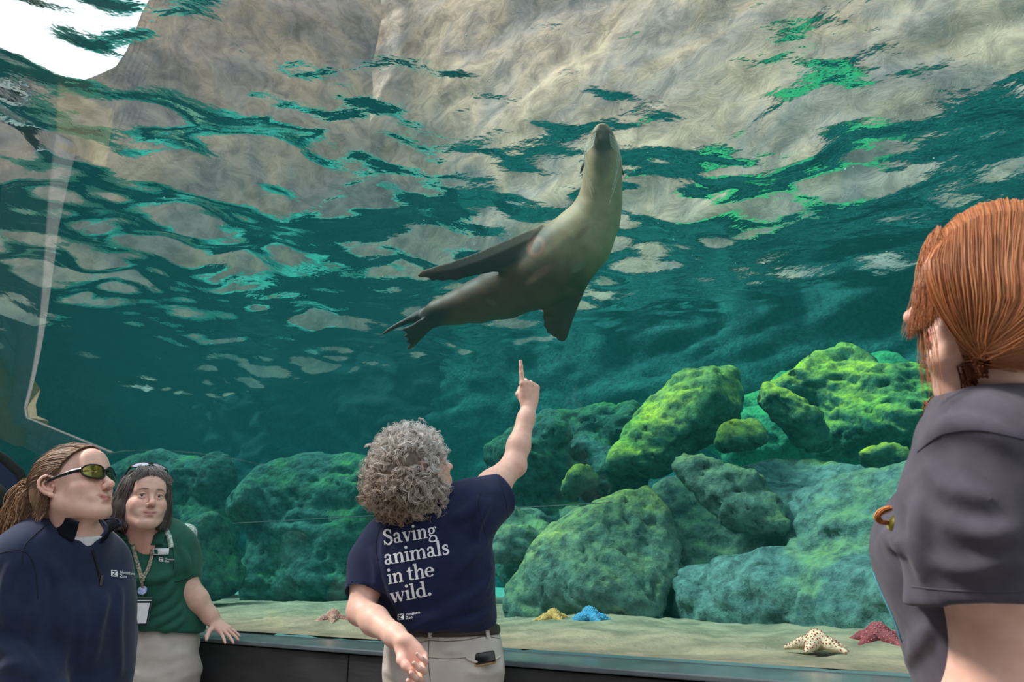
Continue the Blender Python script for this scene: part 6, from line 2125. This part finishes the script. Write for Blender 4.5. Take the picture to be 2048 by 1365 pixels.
    for pix in ([(322, 1052), (330, 1060), (337, 1072), (341, 1086), (342, 1096)], [(228, 1058), (225, 1066), (222, 1080), (222, 1096)]):
        pts = surf_line(tt, pix, 16, 0.005)
        if len(pts) > 3: ribbon('strap', pts, 0.018, (0.2, -0.9, 0.5), M_strap, bag, 0.0015)
build_polo()
# ================================================================== RED HAIRED WOMAN AT THE RIGHT, AND A VISITOR AT THE LEFT EDGE
def build_red():
    root = empty('person', (P(1960, 1340, 0.98).x, P(1960, 1340, 0.98).y, 0),
                 'woman with long red hair in a charcoal tee watching from close by', 'person')
    ft = np.array((-0.80, 0.60, 0.0)); Rt = frame(ft)
    hc = P(1984, 592, 0.97); R = frame((-0.95, 0.28, 0.12)); s = 0.92
    sh = Shape()
    neck = P(1966, 765, 0.985)
    T = head_shape(sh, hc, R, s, smile=0.2, neck=neck)
    sh.cone(A3(neck), A3(P(2000, 815, 0.99)), 0.055, 0.075, 0.04)
    tc = A3(P(2020, 1005, 1.03)); bc = A3(P(1985, 1300, 1.03))
    sh.ell(tc, (0.15, 0.085, 0.17), Rt, 0.05); sh.ell(bc, (0.13, 0.095, 0.18), Rt, 0.05)
    hips = []
    for q in (-1, 1):
        h0 = np.array([bc[0], bc[1], 0.80]) + Rt @ np.array([q * 0.085, 0, 0])
        sh.chain([h0, np.array([h0[0], h0[1], 0.45]), np.array([h0[0], h0[1], 0.10])], [0.085, 0.055, 0.036], 0.04)
        sh.chain([np.array([h0[0], h0[1], 0.10]), np.array([h0[0], h0[1], 0.05]) + ft * 0.11], [0.036, 0.025], 0.02)
        hips.append(h0)
    SL, EL = P(1985, 905, 0.90), P(1990, 1375, 0.88)
    WL = Vector(EL) + Vector((-0.10, 0.10, -0.17))
    sh.chain([A3(SL), A3(SL.lerp(EL, 0.5)), A3(EL), A3(EL.lerp(WL, 0.4)), A3(WL)], [0.058, 0.061, 0.045, 0.043, 0.027], 0.03)
    d = (WL - EL).normalized(); bk = Vector((-0.5, -0.7, 0.2)); bk = (bk - d * bk.dot(d)).normalized(); tw = d.cross(bk).normalized()
    hand_shape(sh, A3(WL), np.stack([A3(tw), A3(d), A3(bk)], 1), 0.9, curl=(0.3, 0.35, 0.4, 0.45))
    SR = Vector(tc + Rt @ np.array([0.18, 0, 0.09])); ER = Vector(tc + Rt @ np.array([0.22, 0.02, -0.18])); WR = ER + Vector((-0.12, 0.10, -0.16))
    sh.chain([A3(SR), A3(ER), A3(WR)], [0.05, 0.042, 0.027], 0.03)
    d = (WR - ER).normalized(); bk = Vector((0.5, 0.7, 0.2)); bk = (bk - d * bk.dot(d)).normalized(); tw = d.cross(bk).normalized()
    hand_shape(sh, A3(WR), np.stack([A3(tw), A3(d), A3(bk)], 1), 0.9, curl=(0.3, 0.35, 0.4, 0.45))
    spots = face_spots(T, R, s, smile=0.2)
    spots.append((P(1960, 1330, 0.82), 0.10, (0.80, 0.46, 0.40), 0.35))
    b, V, F = body_obj(sh, root, spots, (hc.z - 0.2, hc.z + 0.15), 0.0075, 0.005, heads=[(A3(hc), 0.13, 0.0035)])

    # tee
    sh = Shape()
    sh.ell(tc, (0.190, 0.118, 0.19), Rt, 0.06)
    sh.ell(tc + Rt @ np.array([0, 0.088, -0.065]), (0.150, 0.105, 0.085), Rt, 0.05)
    sh.ell(bc + np.array([0, 0, 0.02]), (0.175, 0.120, 0.22), Rt, 0.09)
    sh.chain([A3(SL), A3(P(1990, 860, 0.95)), A3(P(2030, 836, 1.0)), A3(SR)], [0.078, 0.066, 0.056, 0.06], 0.06)
    sh.chain([A3(SR), A3(SR.lerp(ER, 0.7))], [0.07, 0.075], 0.05)
    sv = Shape()
    sv.chain([A3(P(1965, 905, 0.90)), A3(P(1956, 1040, 0.89)), A3(P(1953, 1290, 0.88))], [0.080, 0.082, 0.087], 0.05)
    cL = A3(P(1950, 1212, 0.88)); nL = np.array([0.03, -0.02, -1.0]); nL /= np.linalg.norm(nL)
    sv.cut(cL, nL, 0.006)
    sv.cone(cL - nL * 0.08 + np.array([0.010, 0, 0]), cL + nL * 0.10 + np.array([0.010, 0, 0]), 0.068, 0.080, 0.01, True)
    sh.join(sv, 0.016)
    sh.cut((0, 0, 0.80), (0, 0, -1), 0.01)
    sh.cone(A3(P(1966, 770, 0.985)), A3(P(1950, 700, 0.975)), 0.058, 0.080, 0.012, True)
    V, F = sh.mesh(0.009); F = fix_out(V, F)
    add_folds(sh, V, F, [
        ([(1850, 885), (1900, 855), (1960, 858), (2020, 890)], 0.010, 0.004), ([(1840, 1000), (1838, 1080), (1850, 1160)], 0.010, 0.004),
        ([(1880, 1040), (1960, 1070), (2040, 1060)], 0.009, 0.004), ([(1770, 1070), (1795, 1085), (1825, 1088)], 0.010, 0.003), ([(1850, 930), (1900, 980), (1980, 1000)], 0.009, 0.004),
        ([(1860, 1120), (1930, 1140), (2030, 1120)], 0.008, 0.004), ([(1815, 1330), (1835, 1290), (1865, 1250)], 0.010, 0.004)])
    V, F = sh.mesh(0.0065); F = fix_out(V, F); V = relax(V, F, 3, 0.5)
    V = V + vnormals(V, F) * (0.0022 * sines(V, 16, 0.05, 0.2, 91))[:, None]
    tee = mesh_obj('tee_shirt', V, F, M_greytee, root)
    tt = tree_of(V, F)
    seam('seam', tt, [(1835, 905), (1870, 878), (1900, 866), (1960, 862), (2047, 880)], 0.0011, M_seam, tee, 30)
    seam('hem_stitch', tt, [(1823, 1174), (1880, 1180), (1960, 1184), (2046, 1184)], 0.0009, M_greytee, tee, 30)
    # turquoise print on the front of the tee
    fr = tree_of(V, F)
    polys = []
    pts = []
    for a in np.linspace(0, 1, 9):
        o = tc + Rt @ np.array([-0.01 - 0.012 * math.sin(a * 3), 0.4, -0.10 - 0.10 * a]); rowp = []
        for w in (-0.030, 0.030):
            h = fr.ray_cast(Vector(o + Rt @ np.array([w, 0, 0])), Vector(-ft))
            rowp.append(list(h[0] + h[1] * 0.0015) if h[0] is not None else list(o))
        pts.append(rowp)
    sheet('print', pts, 0.001, simple_mat('turquoise_print', (0.03, 0.45, 0.62), 0.7), tee)
    trousers(root, simple_mat('dark_denim', (0.02, 0.025, 0.045), 0.85, bump=0.1, bscale=900), ((bc[0], bc[1], 0.92), (0.165, 0.115, 0.10), Rt), ((bc[0], bc[1], 0.82), (0.175, 0.125, 0.13), Rt),
             [[(h0, 0.10), ((h0[0], h0[1], 0.45), 0.075), ((h0[0], h0[1], 0.07), 0.07)] for h0 in hips], 0.014)
    for h0 in hips: shoe(root, (h0[0], h0[1], 0.08), ft)

    # hair: long, gathered low on the left into a braid
    cap = Shape()
    cap.ell(T(0, -0.014, 0.034), (0.083 * s, 0.099 * s, 0.090 * s), R, 0.02)
    cap.ell(T(-0.008, -0.026, -0.035), (0.074 * s, 0.074 * s, 0.076 * s), R, 0.03)
    cap.ell(T(-0.045, 0.020, -0.085), (0.034, 0.044, 0.042), R, 0.03)
    cap.ell(T(0, 0.112, -0.045), (0.078, 0.052, 0.110), R, 0.01, True)
    Vc, Fc = cap.mesh(0.005); Fc = fix_out(Vc, Fc)
    hair = mesh_obj('hair', relax(Vc, Fc, 2), Fc, M_hair, root, True, np.tile((0.26, 0.085, 0.034), (len(Vc), 1)))
    r = np.random.default_rng(95)
    knot = T(-0.070, 0.044, -0.118)
    G = []
    for t in np.linspace(0, 1, 15):
        a = math.pi * (0.06 + 0.94 * t)                 # from the brow round to the nape
        ca, sa = math.cos(a), math.sin(a)
        yt, zt = -0.014 + 0.110 * ca, 0.036 + 0.100 * sa
        if t < 0.93: top_ = T(-0.004, yt * 0.98, zt)
        ys = 0.114 - 0.222 * t; 
        G.append([top_, T(-0.062, -0.012 + 0.104 * ca * 0.9, 0.036 + 0.090 * sa), T(-0.090, -0.012 + (ys + 0.012) * 0.96, 0.020 - 0.01 * t), T(-0.094, (ys) * 0.86 + 0.006, -0.040 - 0.016 * t), T(-0.082, ys * 0.38 + 0.032, -0.092 - 0.012 * t), list(knot)])
    paths = guides_fill(G, 4000, r, 13, 0.0030, 0.0012, 0.16)
    cf = strand_col(r, [(0.40, 0.14, 0.05), (0.48, 0.185, 0.07), (0.56, 0.245, 0.10), (0.33, 0.11, 0.04), (0.42, 0.16, 0.06)], 0.14)
    strands_mesh('strands', paths, [0.0009] * len(paths), cf, hair, 3, 0.9)['kind'] = 'stuff'
    # the other side, out of sight from here
    G2 = [[T(0, y, z), T(0.062, y * 0.9, z * 0.8), T(0.094, y * 0.7 - 0.01, z * 0.3), T(0.085, y * 0.5 - 0.03, -0.05), T(0.03, -0.085, -0.105), list(knot)] for y, z in [(0.075, 0.105), (0.03, 0.132), (-0.03, 0.135), (-0.09, 0.10)]]
    paths = guides_fill(G2, 500, r, 12, 0.005, 0.002, 0.12)
    # loose front locks hanging before the cheek
    G3 = [[T(0.0, 0.080, 0.098), T(-0.032, 0.100, 0.050), T(-0.048, 0.112, 0.00), T(-0.052, 0.122, -0.050), T(-0.052, 0.130, -0.086)],
          [T(-0.01, 0.076, 0.104), T(-0.054, 0.094, 0.055), T(-0.070, 0.104, 0.00), T(-0.072, 0.110, -0.045), T(-0.070, 0.114, -0.078)],
          [T(-0.02, 0.070, 0.110), T(-0.070, 0.084, 0.056), T(-0.084, 0.096, 0.00), T(-0.085, 0.100, -0.04), T(-0.082, 0.102, -0.070)]]
    paths += guides_fill(G3, 560, r, 12, 0.0035, 0.0028, 0.10)
    strands_mesh('front_locks', paths, [0.0006] * len(paths), cf, hair, 3, 0.4)['kind'] = 'stuff'
    # thin flyaway ends
    G4 = [[T(-0.055, 0.118, -0.06), T(-0.058, 0.116, -0.11), T(-0.054, 0.112, -0.16)], [T(-0.070, 0.104, -0.06), T(-0.072, 0.102, -0.12), T(-0.068, 0.100, -0.18)]]
    paths = guides_fill(G4, 34, r, 12, 0.006, 0.003, 0.08)
    strands_mesh('wisps', paths, [0.0005] * len(paths), cf, hair, 3, 0.4)['kind'] = 'stuff'
    # braid over the front of the shoulder, its end curling forwards
    k0 = Vector(knot)
    front = [k0, P(1922, 790, 1.0), P(1935, 815, 1.04), Vector(tc + Rt @ np.array([0.075, 0.085, 0.13])), Vector(tc + Rt @ np.array([0.105, 0.13, 0.06])), Vector(tc + Rt @ np.array([0.085, 0.18, -0.01])), P(1792, 1050, 1.04)]
    line = smooth_path(front, 44)
    for j in range(6, 38):                               # lay it on the tee
        nr = tt.find_nearest(Vector(line[j]))
        if nr[0] is not None: line[j] = np.array(nr[0] + nr[1] * 0.006)
    for _ in range(3): line[1:-1] = (line[:-2] + 2 * line[1:-1] + line[2:]) / 4
    tang = np.gradient(line, axis=0); tang /= np.linalg.norm(tang, axis=1, keepdims=True)
    nn = np.cross(tang, ft); nn /= np.linalg.norm(nn, axis=1, keepdims=True) + 1e-9
    mm = np.cross(tang, nn)
    br = []
    Lc = np.concatenate([[0], np.cumsum(np.linalg.norm(np.diff(line, axis=0), axis=1))])
    for k in range(3):
        ph = 2 * np.pi * k / 3
        base = line + 0.010 * (nn * np.sin(Lc / 0.055 * 2 * np.pi + ph)[:, None] + 0.6 * mm * np.sin(2 * (Lc / 0.055 * 2 * np.pi + ph))[:, None])
        for _ in range(60):
            o = r.normal(size=2) * 0.0042
            br.append(base + nn * o[0] + mm * o[1])
    cfd = strand_col(r, [(0.20, 0.06, 0.025), (0.30, 0.10, 0.04), (0.14, 0.04, 0.018)], 0.2)
    strands_mesh('braid', br, [0.0014] * len(br), cfd, hair, 3, 0.9)['kind'] = 'stuff'
    e0 = P(1794, 1050, 1.02)
    curl = [[e0, P(1776, 1049, 0.98), P(1759, 1046, 0.98), P(1752, 1034, 0.98), P(1761, 1022, 0.98), P(1780, 1016, 0.98)], [e0, P(1777, 1044, 0.98), P(1764, 1043, 0.98), P(1758, 1034, 0.98), P(1765, 1026, 0.98), P(1782, 1020, 0.98)]]
    paths = guides_fill(curl, 110, r, 20, 0.0016)
    cfo = strand_col(r, [(0.62, 0.22, 0.06), (0.75, 0.32, 0.10), (0.50, 0.16, 0.05)], 0.15)
    strands_mesh('braid_end', paths, [0.0009] * len(paths), cfo, hair, 3, 0.6)['kind'] = 'stuff'
    tie = smooth_path([P(1783, 1056, 0.985), P(1788, 1044, 0.975), P(1797, 1034, 0.98)], 8)
    Vt, Ft, _ = tubes([tie], [0.006], 8); mesh_obj('hair_tie', Vt, Ft, simple_mat('yellow_tie', (0.55, 0.48, 0.08), 0.7), hair)
build_red()

def build_edge():
    base = P(-60, 1330, 2.35)
    root = empty('person', (base.x, base.y, 0), 'dark haired visitor in red cut off by the left edge of the picture', 'person')
    ft = np.array((0.1, -0.99, 0)); Rt = frame(ft)
    hc = P(-66, 1030, 2.3); R = frame((-0.30, -0.93, 0.10))
    sh = Shape(); neck = P(-72, 1100, 2.33)
    T = head_shape(sh, hc, R, 1.0, neck=neck)
    tc = A3(P(-104, 1196, 2.35)); bc = A3(P(-104, 1325, 2.35))
    sh.cone(A3(neck), tc + np.array([0, 0, .12]), 0.055, 0.07, 0.04)
    sh.ell(tc, (0.14, 0.085, 0.16), Rt, 0.05); sh.ell(bc, (0.13, 0.095, 0.17), Rt, 0.05)
    hips = []
    for q in (-1, 1):
        h0 = np.array([bc[0], bc[1], 0.85]) + Rt @ np.array([q * 0.085, 0, 0])
        sh.chain([h0, np.array([h0[0], h0[1], 0.5]), np.array([h0[0], h0[1], 0.10]), np.array([h0[0], h0[1], 0.05]) + ft * 0.11], [0.085, 0.055, 0.036, 0.025], 0.03)
        S0 = tc + Rt @ np.array([q * 0.17, 0, 0.10]); E0 = tc + Rt @ np.array([q * 0.21, -0.02, -0.17]); H0 = tc + Rt @ np.array([q * 0.20, 0.08, -0.38])
        sh.chain([S0, E0, H0], [0.045, 0.037, 0.026], 0.03)
        d = (H0 - E0) / np.linalg.norm(H0 - E0); bk = Rt[:, 0] * q; bk = bk - d * bk.dot(d); bk /= np.linalg.norm(bk)
        hand_shape(sh, H0, np.stack([np.cross(d, bk), d, bk], 1), 0.85, curl=(0.35, 0.4, 0.45, 0.5))
        hips.append((h0, S0, E0, H0))
    b, V, F = body_obj(sh, root, face_spots(T, R, 1.0), (hc.z - 0.2, hc.z + 0.15), 0.009, 0.006, heads=[])
    sh = Shape()
    sh.ell(tc, (0.185, 0.115, 0.19), Rt, 0.06); sh.ell(bc, (0.18, 0.13, 0.20), Rt, 0.08)
    for h0, S0, E0, H0 in hips:
        sh.chain([tc + np.array([0, 0, 0.15]), S0, E0, E0 * 0.25 + H0 * 0.75], [0.06, 0.068, 0.058, 0.045], 0.05)
    sh.cone(A3(neck), A3(neck) + np.array([0, 0, 0.08]), 0.058, 0.07, 0.01, True)
    sh.cut((0, 0, bc[2] - 0.10), (0, 0, -1), 0.008)
    shape_obj('jacket', sh, 0.010, simple_mat('red_jacket', (0.62, 0.010, 0.055), 0.7), root)
    trousers(root, M_khaki, ((bc[0], bc[1], 0.97), (0.165, 0.120, 0.12), Rt), ((bc[0], bc[1], 0.86), (0.175, 0.125, 0.13), Rt),
             [[(h0, 0.10), ((h0[0], h0[1], 0.5), 0.075), ((h0[0], h0[1], 0.07), 0.07)] for h0, _, _, _ in hips], 0.014)
    for h0, _, _, _ in hips: shoe(root, (h0[0], h0[1], 0.08), ft)
    cap = Shape()
    cap.ell(T(0, -0.02, 0.034), (0.086, 0.103, 0.092), R, 0.02); cap.ell(T(0, -0.055, -0.06), (0.092, 0.062, 0.12), R, 0.04)
    cap.ell(T(0, 0.088, -0.045), (0.066, 0.06, 0.10), R, 0.01, True)
    Vc, Fc = cap.mesh(0.006); Fc = fix_out(Vc, Fc)
    hair = mesh_obj('hair', relax(Vc, Fc, 2), Fc, M_hair, root, True, np.tile((0.012, 0.010, 0.010), (len(Vc), 1)))
    r = np.random.default_rng(99)
    G = [[T(0.01 * math.sin(a), 0.02 * math.cos(a), 0.128), T(0.075 * math.sin(a), 0.085 * math.cos(a) - 0.012, 0.07), T(0.095 * math.sin(a), 0.095 * math.cos(a) - 0.025, -0.03), T(0.098 * math.sin(a), 0.085 * math.cos(a) - 0.04, -0.16)] for a in np.linspace(math.radians(60), math.radians(300), 16)]
    paths = guides_fill(G, 500, r, 12, 0.006, 0.004, 0.1)
    strands_mesh('strands', paths, [0.0014] * len(paths), strand_col(r, [(0.014, 0.011, 0.010), (0.03, 0.022, 0.02)], 0.2), hair, 3, 0.6)['kind'] = 'stuff'
build_edge()
# ================================================================== SEA LION
M_fur = simple_mat('sea_lion_fur', (1.0, 1.0, 1.0), 0.55, col2=(0.80, 0.79, 0.78), scale=14, attr=True, bump=0.08, bscale=260, spec=0.28, detail=6)
def build_sealion():
    ZB = 4.4
    c = P(1080, 520, ZB)
    root = empty('sea_lion', c, 'brown sea lion gliding belly up just under the surface', 'sea lion')
    Uc = Vector((1, 0, 0)); Vc_ = Vector((0, -SP, CP)); Nc = Vector((0, CP, SP))      # picture-plane axes (right, up, away)
    U, Vv, N = A3(Uc), A3(Vc_), A3(Nc)
    k = ZB / FPX
    sh = Shape()
    spine = [(1204, 262, 4.16, 14), (1204, 280, 4.18, 20), (1205, 305, 4.2, 28), (1206, 335, 4.22, 33), (1204, 370, 4.24, 35), (1200, 405, 4.27, 39), (1188, 440, 4.30, 48),
             (1160, 482, 4.33, 62), (1120, 520, 4.37, 68), (1070, 553, 4.4, 63), (1010, 583, 4.45, 52), (955, 603, 4.5, 40), (910, 617, 4.54, 30), (876, 626, 4.57, 22), (856, 634, 4.6, 16)]
    sh.chain([A3(P(x, y, z)) for x, y, z, r in spine], [r * z / FPX for x, y, z, r in spine], 0.06)
    # muzzle: two whisker pads and a chin
    for dx in (-8, 8): sh.ball(A3(P(1204 + dx, 268, 4.13)), 10 * k, 0.03)
    sh.ell(A3(P(1204, 285, 4.13)), (12 * k, 0.05, 14 * k), np.stack([U, N, Vv], 1), 0.03)
    for dx in (-4, 4): sh.ball(A3(P(1204 + dx, 252, 4.12)), 4.5 * k, 0.012)
    def poly(o, pts, z):
        o3 = A3(P(o[0], o[1], z)); kk = z / FPX
        return o3, [((x - o[0]) * kk, (o[1] - y) * kk) for x, y in pts]
    # near fore flipper, swept back
    o3, pg = poly((1040, 505), [(1085, 448), (1040, 468), (1000, 486), (950, 508), (900, 526), (862, 537), (842, 544), (835, 551), (838, 556), (848, 556), (858, 557), (862, 561), (868, 564), (873, 561), (886, 564), (900, 561), (914, 563), (926, 558), (950, 552), (985, 545), (1030, 545), (1075, 530)], 4.28)
    plate(sh, o3, U, Vv + N * 0.15, pg, 0.045, 0.03, (0.35, 1.0))
    # far fore flipper, hanging down
    o3, pg = poly((1150, 560), [(1110, 560), (1104, 584), (1097, 590), (1095, 598), (1089, 604), (1087, 616), (1088, 625), (1086, 634), (1090, 645), (1088, 652), (1095, 661), (1094, 667), (1103, 669), (1106, 674), (1113, 675), (1118, 682), (1128, 684), (1134, 679), (1140, 660), (1150, 630), (1162, 600), (1176, 565), (1192, 525), (1200, 490), (1165, 490)], 4.42)
    plate(sh, o3, U, Vv - N * 0.1, pg, 0.040, 0.03)
    # hind flippers
    o3, pg = poly((850, 640), [(880, 618), (850, 612), (832, 622), (815, 634), (795, 646), (775, 660), (765, 671), (768, 672), (785, 662), (800, 655), (818, 648), (840, 645), (870, 645)], 4.62)
    plate(sh, o3, U, Vv + N * 0.3, pg, 0.022, 0.02)
    o3, pg = poly((845, 660), [(878, 640), (855, 634), (838, 640), (824, 650), (808, 656), (803, 661), (810, 663), (814, 668), (806, 673), (812, 676), (818, 678), (811, 684), (814, 688), (821, 687), (812, 698), (814, 702), (822, 699), (832, 690), (845, 676), (862, 660), (880, 650)], 4.56)
    plate(sh, o3, U, Vv - N * 0.3, pg, 0.022, 0.02)
    V, F = sh.mesh(0.008); F = fix_out(V, F); V = relax(V, F, 1, 0.4)
    # coat: pale chest and throat, dark flippers, hindquarters and chin
    q = V - np.array([0, 0, EYE])
    zc = q @ N
    px = 1024 + FPX * (q @ U) / zc; py = 682.5 - FPX * (q @ Vv) / zc
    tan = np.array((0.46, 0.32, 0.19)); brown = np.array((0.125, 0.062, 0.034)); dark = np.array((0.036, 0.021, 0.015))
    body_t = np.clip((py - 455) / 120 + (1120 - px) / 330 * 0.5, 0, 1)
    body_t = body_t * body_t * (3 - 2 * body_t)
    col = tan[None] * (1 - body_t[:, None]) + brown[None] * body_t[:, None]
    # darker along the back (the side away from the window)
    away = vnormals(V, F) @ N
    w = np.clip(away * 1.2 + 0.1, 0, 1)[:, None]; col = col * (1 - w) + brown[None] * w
    def blot(cx, cy, rx, ry, ang, colr, st, front=True):
        ca, sa = math.cos(ang), math.sin(ang)
        dx, dy = px - cx, py - cy
        u = (dx * ca + dy * sa) / rx; v = (-dx * sa + dy * ca) / ry
        ww = np.clip((1.2 - np.sqrt(u * u + v * v)) / 0.45, 0, 1) * st
        if front: ww = ww * (away < 0.15)
        col[:] = col * (1 - ww[:, None]) + np.array(colr)[None] * ww[:, None]
    blot(970, 522, 165, 34, -0.42, dark, 0.9, False)
    blot(1140, 620, 34, 75, 0.25, (0.075, 0.042, 0.024), 0.9, False)
    blot(830, 655, 75, 32, -0.45, dark, 0.95, False)
    blot(1205, 280, 22, 32, 0, (0.055, 0.045, 0.040), 0.85)
    blot(1206, 320, 16, 40, 0, (0.16, 0.13, 0.10), 0.5)
    # healed scars
    blot(1072, 494, 17, 21, 0.5, (0.42, 0.17, 0.12), 0.8); blot(1074, 493, 9, 14, 0.5, (0.16, 0.12, 0.09), 0.95)
    blot(1164, 466, 6, 21, 0.75, (0.36, 0.16, 0.12), 0.6)
    blot(1083, 545, 33, 8, -0.6, (0.36, 0.15, 0.11), 0.65); blot(1062, 562, 14, 6, -0.5, (0.36, 0.17, 0.13), 0.5)
    blot(1158, 534, 20, 7, -0.6, (0.26, 0.21, 0.15), 0.7); blot(982, 605, 12, 6, 0.4, (0.26, 0.16, 0.10), 0.5); blot(1140, 583, 14, 9, 0.3, (0.20, 0.08, 0.05), 0.6)
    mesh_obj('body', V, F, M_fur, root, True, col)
    for dx in (-27, 27):
        bm = bmesh.new(); bmesh.ops.create_uvsphere(bm, u_segments=12, v_segments=8, radius=0.016)
        e = P(1205 + dx, 310, 4.22)
        for v in bm.verts: v.co = e + v.co
        bm_obj('eye', bm, M_blackplastic, root, True)
    for sx, a in ((-1, (1164, 334)), (1, (1244, 338))):
        fl = Shape(); fl.cone(A3(P(a[0] - sx * 4, a[1] - 6, 4.25)), A3(P(a[0] + sx * 3, a[1] + 12, 4.26)), 0.012, 0.005, 0.01)
        shape_obj('ear', fl, 0.004, simple_mat('ear_skin', (0.05, 0.036, 0.03), 0.5), root)
    r = np.random.default_rng(5)
    wh = []
    for sx in (-1, 1):
        for i in range(9):
            y0 = 266 + i * 3.0
            a = P(1204 + sx * (12 + i * 0.6), y0, 4.10)
            wh.append(smooth_path([a, P(1204 + sx * (27 + i * 1.2 + r.uniform(0, 4)), y0 + 18 + i * 2, 4.08), P(1204 + sx * (30 + r.uniform(0, 10) - i * 2.5), y0 + 55 + i * 6 + r.uniform(0, 18), 4.08)], 12))
    strands_mesh('whiskers', wh, [0.0016] * len(wh), lambda i, p: (0.75, 0.72, 0.66), root, 3, 0.4)['kind'] = 'stuff'
build_sealion()
